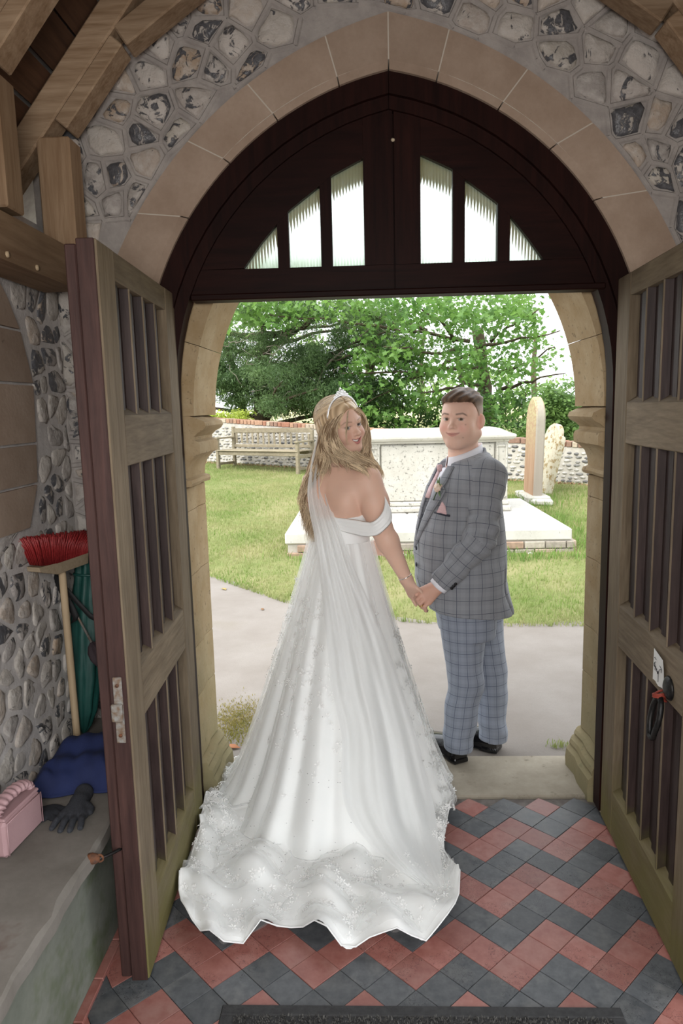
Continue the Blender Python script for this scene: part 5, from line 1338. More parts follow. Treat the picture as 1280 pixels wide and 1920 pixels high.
for dz in (0, 1, 2):
    ax = (WL-EL).normalized(); p = WL-ax*(.020+.012*dz)+Vector((.028, -.040, -.026)); MB().lathe([(0, .003), (.006, .002), (.007, 0), (.006, -.003)], p, 10, Matrix.Rotation(PI/2, 3, 'X')).make('cuff_button', simple('black_button', (.008, .008, .01), .3) if dz == 0 else bpy.data.materials['black_button'], gr, True)
# shirt cuff
ax = (WL-EL).normalized(); MB().tube([WL-ax*.02, WL+ax*.008, WL+ax*.020], [.040, .0405, .040], 18).make('shirt_cuff', SHIRT, gr, True)
# trousers
HL, HR = at(866, 1130, 2.985), at(897, 1130, 3.17); KL, KR = at(872, 1272, 2.985), at(918, 1260, 3.16); AL, AR = at(857, 1398, 2.985), at(924, 1383, 3.12)
def trousers(P):
    d, x, y = loft_sdf(P, [(.60, -.01, .115, .185), (.70, -.005, .125, .195), (.95, 0, .140, .19)], GC, GF, GL); d = smax(d, P[:, 2]-.94, .01); z = P[:, 2]
    for h, k, a in ((HL, KL, AL), (HR, KR, AR)):
        leg = smin(cap(P, h, k, .108, .078), cap(P, k, a-Vector((0, 0, .03)), .078, .067), .03)
        leg = leg+.006*np.sin(z*26+P[:, 0]*24+2)*np.exp(-((z-.33)/.12)**2)+.005*np.sin(z*50+P[:, 0]*30)*np.exp(-((z-.11)/.05)**2)+.003*np.sin(z*15+P[:, 1]*30)
        an = np.arctan2(P[:, 1]-(a[1]), P[:, 0]-a[0]); leg = leg-.004*np.exp(-(((an-2.4))/.3)**2)
        hem = (a.z-(.016 if a is AL else .006))+.09*((P[:, 0]-a.x)*(-.8)+(P[:, 1]-a.y)*(.0))-z
        leg = smax(leg, hem, .004); d = smin(d, leg, .02)
    return d
V, F = snets(trousers, (.18, 2.80, .03), (.72, 3.42, .97), .0075); V = smooth_mesh(V, F, 1)
Cf = V[F].mean(1).astype(f32); dl = np.minimum(cap(Cf, HL, KL, .1, .08), cap(Cf, KL, AL, .08, .06)); dr = np.minimum(cap(Cf, HR, KR, .1, .08), cap(Cf, KR, AR, .08, .06)); lm = dl < dr
def leg_uv(V, h, k, a):
    z = V[:, 2]; cx = np.interp(z, [a.z, k.z, h.z], [a.x, k.x, h.x]); cy = np.interp(z, [a.z, k.z, h.z], [a.y, k.y, h.y])
    an = np.arctan2(-(V[:, 0]-cx), -(V[:, 1]-cy)); return np.stack([an*np.interp(z, [0, .3, .7], [.07, .08, .115]), z], 1)
uv = np.where(lm[:, None, None], leg_uv(V, HL, KL, AL)[F], (leg_uv(V, HR, KR, AR)+np.array([.015, .02]))[F]).reshape(-1, 2)
npmesh('trousers', V, F, check_mat('check_trouser_cloth', (.225, .25, .30), (.045, .055, .095), .044, .050), gr, True, uv=uv)
# shoes
SHOE = simple('black_patent_leather', (.006, .006, .007), .14, spec=.6)
def shoe(heel, toe, zt):
    h, t = Vector(heel), Vector(toe); d = (t-h).normalized(); s = Vector((d.y, -d.x, 0)); L = (t-h).length
    def fn(P):
        q = P-A3(h); x = q @ A3(d); y = q @ A3(s); z = P[:, 2]; u = x/L
        w = np.interp(u, [0, .12, .4, .7, .9, 1], [.034, .042, .042, .052, .046, .020]); ht = np.interp(u, [0, .1, .3, .5, .75, 1], [.092, .100, .098, .080, .058, .036])
        b = (np.abs(y/w)**2.4+np.abs((z-.008)/(ht))**2.4)**(1/2.4)-1; b = b*.028
        b = np.maximum(b, np.maximum(-x, x-L)); b = smax(b, .012-z, .004)
        sole = np.maximum(np.maximum(np.abs(y)-w-.004, np.abs(z-.009)-.0065), np.maximum(-x-.004, x-L-.004))
        heelb = np.maximum(np.maximum(np.abs(y)-w-.002, np.abs(z-.008)-.0145), np.maximum(-x-.004, x-.07)); heelb = np.maximum(heelb, -z+.001)
        sole = np.maximum(sole, .0015+.005*sstep(x, .075, .09)*(1-sstep(x, L*.62, L*.75))-z)
        return np.minimum(smin(b, sole, .003), heelb)
    lo = [min(h[i], t[i])-.07 for i in range(2)]; hi = [max(h[i], t[i])+.07 for i in range(2)]
    V, F = snets(fn, (*lo, -.01), (*hi, .12), .0045); V = smooth_mesh(V, F, 1); V[:, 2] += zt
    o = npmesh('shoe', V, F, SHOE, gr, True)
    mb = MB()
    for k in range(4):
        c = h+d*L*(.40+.055*k); mb.tube([c+s*.022+Vector((0, 0, zt+.073-.008*k)), c+Vector((0, 0, zt+.086-.009*k)), c-s*.022+Vector((0, 0, zt+.073-.008*k))], .0022, 5)
    mb.make('laces', DARKCLOTH, o, True)
hl = onz(866, 1437, .012); tl = Vector((hl.x-.115, hl.y+.265, 0)); shoe((hl.x, hl.y+.03, 0), tl, .010)
hr = onz(940, 1412, 0); tr = Vector((hr.x-.235, hr.y+.16, 0)); shoe((hr.x-.01, hr.y+.02, 0), tr, -.001)

# head, neck and hands
GK = dict(mz=-.0605, nz=-.0275, chin_z=-.102, lips=.72, jaw=1.20, cheek=1.08, w=1.05, mouth_w=.0305, mouth_up=.0065, open=.0, lid=(-.0012, .0040), neck=((0, -.030, -.20), .060, .066), skin=(.74, .49, .385), blush=(.72, .30, .25), lip=(.56, .27, .23), brow=(.0195, .0036, .9), brow_c=(.10, .055, .033), lash=.7, stubble=.16, moles=((-.052, -.022), (-.040, -.075)))
GB = basis((-.50, -.866, -.02), rad(-1)); GS = 1.035
eye_mid = at(848.5, 786, 2.965); GH = np.array(tuple(eye_mid), f32)-GB @ np.array((0, .088*GS, 0), f32)
def gloc(V): return ((V-GH) @ GB)/GS
def gw(p): return Vector((GH+GB @ (np.array(p, f32)*GS)).tolist())
c0 = gw((0, 0, -.05))
hz = lambda x, y, Y: at(740+x*.09375, 1050+y*.09375, Y)
gw_ = [hz(810, 640, 2.842)]
def ghand(P):
    return hand_sdf(P, (WL+ax*.012, .026), [hz(500, 620, 2.822), hz(545, 690, 2.808), hz(600, 775, 2.804), hz(680, 840, 2.808)],
        [[hz(500, 620, 2.822), hz(430, 690, 2.815), hz(415, 770, 2.835), hz(470, 820, 2.858)], [hz(545, 690, 2.808), hz(455, 790, 2.798), hz(470, 870, 2.815), hz(520, 900, 2.845)],
         [hz(600, 775, 2.804), hz(510, 875, 2.796), hz(545, 950, 2.812), hz(590, 960, 2.84)], [hz(680, 840, 2.808), hz(600, 925, 2.80), hz(615, 1010, 2.812), hz(640, 1015, 2.835)]],
        [hz(700, 620, 2.865), hz(600, 620, 2.885), hz(520, 700, 2.890), hz(480, 780, 2.88)], .018, .0088)
def rhand(P):
    d_ = Vector((WR-ER)).normalized(); w = WR+d_*.01; s = Vector((GL[0], GL[1], 0)); dn = Vector((GF[0]*.5, GF[1]*.5, -.85)).normalized(); fw = Vector((GF[0], GF[1], 0))
    kn_ = [w+dn*.085+fw*(.03-.02*i) for i in range(4)]
    return hand_sdf(P, (w, .026), kn_, [[k, k+dn*.04, k+dn*.065+s*.012, k+dn*.075+s*.03] for k in kn_], [w+dn*.03+fw*.02+s*.01, w+dn*.055+fw*.045+s*.02, w+dn*.09+fw*.05+s*.02], .018, .0088)
c = hz(600, 760, 2.82)
HB = boxed(lambda P: head_sdf(gloc(P), GK)*GS, (c0.x-.15, c0.y-.15, c0.z-.15), (c0.x+.15, c0.y+.15, c0.z+.20), .012)
LB = boxed(ghand, (c.x-.10, c.y-.10, c.z-.10), (c.x+.12, c.y+.12, c.z+.10), .012); RB_ = boxed(rhand, (WR.x-.17, WR.y-.15, WR.z-.20), (WR.x+.13, WR.y+.15, WR.z+.06), .012)
GTb = [(z_, f_, a_-.028, b_-.028) for z_, f_, a_, b_ in GT]
def gbody(P):                                     # one surface from head to fingertips; torso and arms stay inside the clothes
    d, _, _ = loft_sdf(P, GTb, GC, GF, GL); d = smax(d, .76-P[:, 2], .01); d = smax(d, P[:, 2]-1.39, .02)
    d = smin(d, cap(P, gpt(-.01, 0, 1.30), gpt(0, 0, 1.42), .052), .03)
    for s_, e_, w_ in ((SL, EL, WL), (SR, ER, WR)): d = smin(d, arm_sdf(P, s_, e_, w_, (.045, .042, .030)), .02)
    return smin(smin(smin(d, HB(P), .012), LB(P), .008), RB_(P), .008)
Vb, Fb = snets(gbody, (.10, 2.66, .66), (.74, 3.42, 1.71), .0028, 1.6); Vb = smooth_mesh(Vb, Fb, 1, .4)
hd_m = Vb[:, 2] > c0.z-.17; Cb = np.broadcast_to(np.array((.58, .335, .25)), (len(Vb), 3)).copy(); Cb[hd_m] = head_col(gloc(Vb[hd_m]), GK)
body = npmesh('body', Vb, Fb, M['skin'], gr, True, col=Cb)
to_cam = Vector((0, 0, CAM_H))
for sx in (1, -1): p = gw((sx*.031, .0755, 0)); eyeball(gr, p, to_cam-p, (.10, .07, .045), .0126)
rp = hz(540, 900, 2.798); m_ = frame3(hz(545, 950, 2.812)-hz(510, 875, 2.796)); mm_ = Matrix((m_[0], m_[1], m_[2])).transposed()
MB().lathe([(.0095, -.002), (.0105, -.002), (.0105, .002), (.0095, .002), (.0095, -.002)], hz(520, 897, 2.799), 18, mm_).make('wedding_ring', simple('gold', (.8, .55, .22), .2, metal=1.0), gr, True)
# hair: swept top, faded sides
def ghair(P):
    L = gloc(P); X, Y, Z = np.abs(L[:, 0]), L[:, 1], L[:, 2]
    sk = ell(L, (0, -.018, .030), (.0745*1.05, .096, .080)); sk = smin(sk, ell(L, (0, .022, -.008), (.066*1.05, .068, .092)), .03)
    th = .0025+.015*sstep(Z, .045, .09)+.010*sstep(Y, .02, .075)*sstep(Z, .06, .09)
    th = th+.0022*np.sin(L[:, 0]*150+Z*150+np.sin(Y*60+Z*40)*1.2)*sstep(Z, .06, .10)
    d = sk-th
    hl_ = np.where(Y > 0, .078+.018*sstep(X, .03, .0)-.0*Y, .0)                 # hairline
    edge_ = .0012*np.sin(L[:, 0]*310+1.7*np.sin(L[:, 0]*130+L[:, 1]*90))+np.where(Y > .035, .068-.25*np.clip(X-.048, 0, 1), np.where(Y > -.005, .068-(.035-Y)/.04*.080, -.012-(-.005-Y)*.75))
    d = smax(d, edge_-Z, .004); return d*GS*.8
V, F = snets(ghair, (c0.x-.14, c0.y-.15, c0.z-.03), (c0.x+.14, c0.y+.15, c0.z+.22), .0028); V = smooth_mesh(V, F, 1, .4)
L = gloc(V); k = sstep(L[:, 2], .035, .072); n_ = np.sin(L[:, 0]*230+L[:, 2]*230+np.sin(L[:, 1]*70+L[:, 2]*50)*1.6)*.3+.35+RNG.normal(0, .12, len(L)); n_ = np.clip(n_+.6*sstep(-L[:, 1], -.03, .05), 0, 1)
fd = sstep(L[:, 2], -.015, .05)[:, None]; col = (np.array((.25, .17, .12))*fd+np.array((.52, .36, .28))*(1-fd))*(1-k)[:, None]+(np.array((.055, .032, .02))*(1-n_)[:, None]+np.array((.17, .105, .065))*n_[:, None])*k[:, None]
t = NT('short_brown_hair'); HM = t.done(t.n('VertexColor', layer_name='tint').outputs[0], .5, t.bump(t.noise(320, 3, .6, t.map((1, .25, 1))), .5, .003), .22)
npmesh('hair', V, F, HM, gr, True, col=col)
# ------------------------------------------------------------------ the bride
from mathutils.bvhtree import BVHTree
br = empty('person', (-.11, 2.93, 0)); tag(br, 'woman in a white off-shoulder wedding dress with long veil, smiling over her shoulder', 'person')
BC = (-.118, 2.925); BF, BR = (.56, .83), (.83, -.56)
def bpt(f, r, z): return Vector((BC[0]+BF[0]*f+BR[0]*r, BC[1]+BF[1]*f+BR[1]*r, z))
BT = [(1.0, .0, .088, .108), (1.045, .0, .096, .118), (1.10, .006, .100, .124), (1.17, .018, .116, .136), (1.23, .016, .118, .148), (1.28, .004, .100, .150), (1.325, -.006, .076, .138), (1.352, -.010, .062, .104), (1.378, -.010, .052, .068)]
bSR, bER, bWR = at(689, 898, 2.852), at(712, 985, 2.825), at(760, 1083, 2.838)
bSL, bEL, bWL = bpt(.01, -.130, 1.300), bpt(.13, -.165, 1.07), bpt(.22, -.03, .98)
def torso(P):
    d, x, y = loft_sdf(P, BT, BC, BF, BR)
    d = smin(d, ell(P, bpt(-.055, .075, 1.235), (.05, .05, .065)), .03)          # shoulder blades
    d = smin(d, ell(P, bpt(-.055, -.075, 1.235), (.05, .05, .065)), .03)
    sp = np.exp(-(y/.016)**2)*(x < 0)*.006*sstep(P[:, 2], 1.05, 1.15)*(1-sstep(P[:, 2], 1.28, 1.34)); return d+sp
def bbody(P):
    d = torso(P); z = P[:, 2]
    for s, e, w in ((bSR, bER, bWR), (bSL, bEL, bWL)):
        ar = smin(cap(P, s, s.lerp(e, .55), .058, .060), cap(P, s.lerp(e, .5), e, .060, .047), .02)
        ar = smin(ar, smin(cap(P, e, e.lerp(w, .3), .046, .045), cap(P, e.lerp(w, .3), w, .045, .0265), .02), .02)
        k = .006+.045*sstep(z, 1.19, 1.31); h = np.clip(.5+.5*(ar-d)/k, 0, 1); d = ar+(d-ar)*h-k*h*(1-h)
    return d
# head, turned back over the right shoulder
BK = dict(mz=-.0585, nz=-.027, chin_z=-.096, lips=.9, jaw=.94, cheek=1.0, w=.97, smile=1, mouth_w=.0275, mouth_up=.0105, open=.0062, lid=(-.0006, .0038), skin=(.72, .47, .36), blush=(.60, .27, .21), lip=(.47, .18, .165), brow=(.0215, .0032, .7), brow_c=(.21, .125, .075), lash=.9, neck=None)
BB_ = basis((.66, -.75, -.05), rad(13)); BS = .985
eyeb = at(664.6, 799, 2.855); BH = np.array(tuple(eyeb), f32)-BB_ @ np.array((0, .088*BS, 0), f32)
def bloc(V): return ((V-BH) @ BB_)/BS
def bw(p): return Vector((BH+BB_ @ (np.array(p, f32)*BS)).tolist())
nb = bloc(np.array([tuple(bpt(-.004, .0, 1.335))], f32))[0]; BK['neck'] = (tuple(nb), .050, .056)
hc = bw((0, 0, -.03))
def bhead(P): return head_sdf(bloc(P), BK)*BS
hz2 = lambda x, y, Y: at(740+x*.09375, 1050+y*.09375, Y)
bax = (bWR-bER).normalized()
def bhand(P):
    return hand_sdf(P, (bWR+bax*.008, .0235), [hz2(430, 600, 2.812), hz2(400, 640, 2.825), hz2(360, 680, 2.842), hz2(310, 700, 2.858)],
        [[hz2(430, 600, 2.812), hz2(520, 680, 2.825), hz2(600, 760, 2.838), hz2(640, 840, 2.838)], [hz2(400, 640, 2.825), hz2(480, 730, 2.842), hz2(560, 830, 2.845), hz2(590, 900, 2.84)],
         [hz2(360, 680, 2.842), hz2(420, 780, 2.852), hz2(490, 880, 2.85), hz2(520, 940, 2.842)], [hz2(310, 700, 2.858), hz2(360, 800, 2.862), hz2(400, 870, 2.858), hz2(425, 910, 2.85)]],
        [hz2(340, 520, 2.815), hz2(440, 560, 2.80), hz2(520, 620, 2.80), hz2(560, 690, 2.805)], .0155, .0072)
def lh(P):
    w = bWL; r_ = Vector((BR[0], BR[1], 0)); dn = Vector((0, 0, -1)); kn_ = [w+r_*.075+dn*(.012*i-.02) for i in range(4)]
    return hand_sdf(P, (w, .025), kn_, [[k, k+r_*.035, k+r_*.05-Vector((BF[0], BF[1], 0))*.02] for k in kn_], [w+r_*.03+Vector((0, 0, .02)), w+r_*.06+Vector((0, 0, .035))], .015, .0072)
c = hz2(420, 700, 2.83)
HB2 = boxed(bhead, (hc.x-.16, hc.y-.15, hc.z-.22), (hc.x+.15, hc.y+.16, hc.z+.18), .012); RH2 = boxed(bhand, (c.x-.08, c.y-.09, c.z-.10), (c.x+.085, c.y+.09, c.z+.10), .012); LH2 = boxed(lh, (bWL.x-.07, bWL.y-.14, bWL.z-.11), (bWL.x+.18, bWL.y+.10, bWL.z+.11), .012)
Vb, Fb = snets(lambda P: smin(smin(smin(bbody(P), HB2(P), .012), RH2(P), .006), LH2(P), .006), (-.42, 2.64, .76), (.27, 3.24, 1.69), .0027, 1.6); Vb = smooth_mesh(Vb, Fb, 1, .45)
sk_ = np.array(BK['skin']); hd_m = Vb[:, 2] > hc.z-.125; Cb = np.broadcast_to(sk_, (len(Vb), 3)).copy(); Cb[hd_m] = head_col(bloc(Vb[hd_m]), BK)
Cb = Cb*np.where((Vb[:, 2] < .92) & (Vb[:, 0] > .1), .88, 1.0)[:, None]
npmesh('body', Vb, Fb, M['skin'], br, True, col=Cb)
for sx in (1, -1): p = bw((sx*.031, .0755, 0)); eyeball(br, p, Vector((.0, 0, CAM_H))-p, (.05, .045, .035))
rows = []
for i in range(13):                              # teeth behind the open smile
    t_ = (i/12-.5)*2; x = .0235*t_; y = .0885-.018*t_*t_; z = BK['mz']+BK['mouth_up']*t_*t_
    rows.append([bw((x, y, z+.0012)), bw((x, y+.0008, z-.0028)), bw((x, y, z-.0072*(1-t_*t_*.6)))])
patch('teeth', rows, simple('teeth', (.74, .70, .64), .3), br, .0008)

# ------------------------------------------------------------------ dress
def gown_mat():
    t = NT('ivory_satin'); n = t.noise(130, 4, .65); l = t.noise(15, 4, .6)
    c = t.mix(t.ramp(l, [(.45, 0.0), (.62, .5)]), (.86, .87, .86), (.90, .90, .885))
    return t.done(c, t.n('MapRange', {'Value': l, 'To Min': .35, 'To Max': .62}).outputs[0], t.bump(n, .12, .002), .4, Sheen_Weight=.2)
def tulle(name, c, alpha, weave=True):
    t = NT(name); t.done(c, .6, None, .3, Sheen_Weight=.3)
    tr = t.n('BsdfTransparent'); tl = t.n('BsdfTranslucent', {'Color': c}); a = t.n('MixShader', {0: .4}); b = t.n('MixShader')
    t.t.links.new(t.b.outputs[0], a.inputs[1]); t.t.links.new(tl.outputs[0], a.inputs[2])
    f = t.n('LayerWeight', {'Blend': .35}).outputs['Facing']; k = t.math('ADD', t.math('MULTIPLY', f, .3), alpha, True)
    t.t.links.new(k, b.inputs[0]); t.t.links.new(tr.outputs[0], b.inputs[1]); t.t.links.new(a.outputs[0], b.inputs[2]); t.t.links.new(b.outputs[0], t.out.inputs[0]); return t.m
GOWN = gown_mat(); TULLE = tulle('soft_tulle', (.95, .96, .95), .16); VEIL = tulle('veil_tulle', (.97, .98, .975), .66)
def bodice(P):
    d, x, y = loft_sdf(P, BT, BC, BF, BR); d = d-.008
    neck = 1.163+.055*sstep(x, -.06, .06)+.010*np.abs(y)/.1+.02*np.exp(-((np.abs(y)-.07)/.04)**2)*(x > .03)
    return smax(smax(d, P[:, 2]-neck, .004), 1.0-P[:, 2], .004)
V, F = snets(bodice, (-.36, 2.70, .98), (.12, 3.16, 1.27), .006); V = smooth_mesh(V, F, 1); npmesh('bodice', V, F, GOWN, br, True)
out_px = [(824, 1462), (836, 1548), (826, 1600), (866, 1688), (852, 1740), (790, 1772), (715, 1772), (640, 1793), (585, 1768), (540, 1742), (478, 1762), (402, 1792), (362, 1745), (335, 1690), (352, 1645), (372, 1590), (384, 1535), (398, 1505), (425, 1462)]
hemw = [onz(x, y, .012) for x, y in out_px]+[Vector((-.55, 2.95, 0)), Vector((-.46, 3.12, 0)), Vector((-.30, 3.25, 0)), Vector((-.08, 3.30, 0)), Vector((.12, 3.23, 0)), Vector((.24, 3.08, 0))]
FC = Vector((-.10, 2.80, 0))
hang = [(math.atan2(p.y-FC.y, p.x-FC.x), math.hypot(p.x-FC.x, p.y-FC.y)) for p in hemw]; hang.sort()
ha = np.array([h[0] for h in hang]); hr_ = np.array([h[1] for h in hang]); ha = np.concatenate([ha-2*PI, ha, ha+2*PI]); hr_ = np.tile(hr_, 3)
NT_, NS = 420, 150
def skirt(off=0.0, seed=0, fold=1.0, shrink=1.0, n_t=NT_, n_s=NS):
    r = np.random.default_rng(seed); th = np.linspace(-PI, PI, n_t, endpoint=False); s = np.linspace(0, 1, n_s)
    TH, Sx = np.meshgrid(th, s, indexing='ij')
    R_ = np.interp(th, ha, hr_)*shrink; k = np.ones(9)/9; R_ = np.convolve(np.concatenate([R_[-4:], R_, R_[:4]]), k, 'valid')*.6+R_*.4; R_ = R_[:, None]
    near = np.exp(-((((TH+PI/2+.15)+PI) % (2*PI)-PI)/1.0)**2)           # towards the camera
    rc = np.minimum(R_*.97, .455+.10*near+.03*np.cos(TH-PI)); u = Sx**1.0
    # arc-length split: 0..0.62 falls from the waist, the rest lies on the floor
    a = np.clip(u/.62, 0, 1); b = np.clip((u-.62)/.38, 0, 1)
    uf, ur = np.cos(TH)*BF[0]+np.sin(TH)*BF[1], np.cos(TH)*BR[0]+np.sin(TH)*BR[1]; w0 = .010+1/np.sqrt((uf/.100)**2+(ur/.122)**2)
    ex = 1.18
    rho_f = w0+(rc-w0)*a; z = .03+(1.062-.03)*(1-a)**ex
    z = z+.03*np.sin(PI*np.clip(a*1.0, 0, 1))*0
    rho = rho_f+(R_-rc)*b
    A_ = fold*(.004+.030*a**1.3)
    w = np.zeros_like(TH)
    for n, am in ((9, .5), (14, .6), (23, .40), (37, .10)): ph = r.uniform(0, 6); w += am*np.sin(n*TH+ph+.8*np.sin(2*TH+ph)+.5*a)
    rho = rho+A_*w*(1-b*.75)
    # creases and ripples on the floor
    x0 = FC.x+rho*np.cos(TH); y0 = FC.y+rho*np.sin(TH)
    rip = np.zeros_like(TH)
    for q in range(7):
        dx, dy = r.uniform(-1, 1, 2); n_ = math.hypot(dx, dy); kk = r.uniform(14, 60); rip += np.sin((x0*dx+y0*dy)/n_*kk+r.uniform(0, 6)+1.2*np.sin(x0*9+y0*7+q))*r.uniform(.5, 1)
    rip = np.maximum(rip, -1.0)
    fl_ = sstep(u, .45, .66)
    z = z+fl_*(.014+.012*rip+.010*np.abs(w)*(1-b))*fold
    hemk = sstep(b, .80, 1.0); z = z+hemk*(.012+.020*np.sin(17*TH+2*np.sin(5*TH+1))+.010*np.sin(41*TH))*fold
    z = np.maximum(z, .006+.004*(1-b))
    cx = BC[0]+(FC.x-BC[0])*sstep(a, 0, 1); cy = BC[1]+(FC.y-BC[1])*sstep(a, 0, 1)
    X = cx+rho*np.cos(TH); Y = cy+rho*np.sin(TH)
    # waist ring: the oval of the bodice
    V = np.stack([X, Y, z], -1)
    if off:
        du = np.roll(V, -1, 0)-np.roll(V, 1, 0); dv = np.gradient(V, axis=1); N = np.cross(dv, du); N /= np.linalg.norm(N, axis=2)[..., None]+1e-9
        N *= np.where(N[..., 2:3] < -.2, -1, 1); V = V+N*off; V[..., 2] = np.maximum(V[..., 2], .008+off*.6)
    return V
def grid_faces(n_t, n_s, wrap=True):
    i = np.arange(n_t if wrap else n_t-1); j = np.arange(n_s-1); I, J = np.meshgrid(i, j, indexing='ij'); I2 = (I+1) % n_t
    return np.stack([I*n_s+J, I2*n_s+J, I2*n_s+J+1, I*n_s+J+1], -1).reshape(-1, 4)
SV = skirt(0, 3); SFc = grid_faces(NT_, NS); npmesh('skirt', SV.reshape(-1, 3), SFc, GOWN, br, True)
SV2 = skirt(.014, 3, 1.12, .985); npmesh('tulle_overskirt', SV2.reshape(-1, 3), SFc, TULLE, br, True)
FLS = []; nf, mf = 300, 14                      # gathered tulle flounce along the train
for i in range(nf):
    th = -PI-.12+(PI+.28)*i/(nf-1); R_ = float(np.interp(th, ha, hr_)); row = []
    for j in range(mf):
        v = j/(mf-1); k = .66+.27*v+.012*math.sin(th*31)*v+.02*math.sin(th*13+1)*v
        z = .030+.016*math.sin(th*27+3*math.sin(th*5))*v+.034*v*max(0, math.sin(th*8.3+1.1))**2+.010*math.sin(th*53+v*4)-.012*v*v
        row.append((FC.x+R_*k*math.cos(th), FC.y+R_*k*math.sin(th), max(.006, z+.004*math.sin(v*15+th*9))))
    FLS.append(row)
npmesh('tulle_flounce', np.array(FLS).reshape(-1, 3), grid_faces(nf, mf, False), TULLE, br, True)
# hem braid along the edge
e_ = SV[::3, -1]; MB().tube([Vector(p) for p in np.concatenate([e_, e_[:1]])], .0028, 5, False).make('hem_edge', GOWN, br, True)
# off-shoulder sash round the right upper arm
AC = bSR.lerp(bER, .70)
rows = []
nn = 46; fw = Vector((BF[0], BF[1], 0)); rt = Vector((BR[0], BR[1], 0))
sash = [(620, 978, 2.835, 18), (642, 984, 2.812, 22), (664, 988, 2.793, 24), (686, 992, 2.772, 24), (704, 990, 2.756, 21), (720, 976, 2.757, 22), (727, 962, 2.775, 27), (727, 946, 2.81, 30), (722, 930, 2.86, 30), (712, 915, 2.92, 28), (700, 908, 2.97, 26)]
def spline(C, n):
    C = np.array(C, float); C = np.concatenate([[2*C[0]-C[1]], C, [2*C[-1]-C[-2]]]); out = []
    m = len(C)-3
    for i in range(n):
        t = i/(n-1)*m; k = min(int(t), m-1); t -= k; p0, p1, p2, p3 = C[k:k+4]
        out.append(.5*((2*p1)+(-p0+p2)*t+(2*p0-5*p1+4*p2-p3)*t*t+(-p0+3*p1-3*p2+p3)*t**3))
    return np.array(out)
sp_ = spline(sash, nn)
for i, (x, y, Y, h) in enumerate(sp_):
    row = []
    for j in range(13):
        v = j/12-.5; pl = .004*math.sin(v*30+.25*i*.3)+.010*(1-4*v*v)
        row.append(at(x+v*h*.45*(1 if x > 700 else .25), y+v*h*1.15, Y-pl-.004))
    rows.append(row)
patch('sleeve_drape', rows, GOWN, br, .003)
sash2 = [(668, 966, 2.80, 12), (690, 968, 2.775, 14), (708, 964, 2.752, 18), (721, 950, 2.748, 20), (728, 930, 2.79, 22), (722, 908, 2.86, 20), (712, 895, 2.93, 16)]
rows = [[at(x+v*h*.5, y+v*h*.9, Y-.006-.006*math.cos(v*PI)+.002*math.sin(v*40)) for v in np.linspace(-.5, .5, 9)] for x, y, Y, h in spline(sash2, 34)]
lft = [(588, 935, 2.98, 20), (578, 940, 2.96, 26), (573, 950, 2.97, 28), (578, 965, 3.0, 24), (592, 972, 3.0, 16)]
rows2 = [[at(x+v*h*.6, y+v*h*.5, Y-.010*math.cos(v*PI)) for v in np.linspace(-.5, .5, 7)] for x, y, Y, h in spline(lft, 16)]
patch('sleeve_drape', rows2, GOWN, br, .003)
# veil: falls free from the comb, then lies over skirt and train
bvh = BVHTree.FromPolygons([Vector(v) for v in SV2.reshape(-1, 3)], [tuple(f) for f in SFc.tolist()])
vrows = [(800, 597, 605, 2.965), (830, 591, 606, 2.955), (870, 582, 607, 2.93), (920, 576, 612, 2.885), (960, 580, 624, 2.84), (1000, 588, 640, 2.80), (1060, 596, 662, None), (1120, 604, 688, None), (1200, 612, 722, None), (1290, 622, 752, None), (1380, 640, 780, None), (1460, 640, 800, None), (1520, 650, 815, None), (1580, 690, 822, None), (1630, 745, 830, None), (1660, 790, 835, None)]
vr = spline([(a, b, c, 0 if d is None else d) for a, b, c, d in vrows], 90); mcol = 61
VP = np.zeros((90, mcol, 3)); D = np.zeros((90, mcol)); org = Vector((0, 0, CAM_H))
for i, (y, xl, xr, Y) in enumerate(vr):
    for j in range(mcol):
        q = j/(mcol-1); x = xl+(xr-xl)*q; d = ray(x, y); dn = d.normalized()
        free = .0
        if y < 1035:
            D[i, j] = np.interp(y, [v[0] for v in vrows[:6]], [v[3] for v in vrows[:6]])*(d.length/d.y)
        else:
            h = bvh.ray_cast(org, dn); D[i, j] = h[3] if h[0] is not None else 0
for i in range(90):
    bad = D[i] <= 0
    if bad.any() and not bad.all(): D[i, bad] = np.interp(np.nonzero(bad)[0], np.nonzero(~bad)[0], D[i, ~bad])
for _ in range(5):
    E_ = D.copy(); E_[1:-1] = (D[:-2]+2*D[1:-1]+D[2:])/4; E_[:, 1:-1] = (E_[:, :-2]+2*E_[:, 1:-1]+E_[:, 2:])/4; D = np.minimum(E_, D+.004)
for i, (y, xl, xr, Y) in enumerate(vr):
    for j in range(mcol):
        q = j/(mcol-1); x = xl+(xr-xl)*q; s_ = i/89
        pl = (.010 if s_ < .25 else .006)*math.sin(q*24+2*math.sin(s_*5))+.004*math.sin(q*47+s_*6)
        VP[i, j] = tuple(org+ray(x, y).normalized()*(D[i, j]-.014-.006*min(1, s_*4)+pl*.8))
VP[..., 2] = np.maximum(VP[..., 2], .02)
npmesh('veil', VP.reshape(-1, 3), grid_faces(90, mcol, False), VEIL, br, True)
MB().tube([at(596, 797, 2.962), at(600, 801, 2.958), at(606, 802, 2.95)], .006, 8).make('veil_comb', simple('pearl', (.8, .78, .74), .25), br, True)
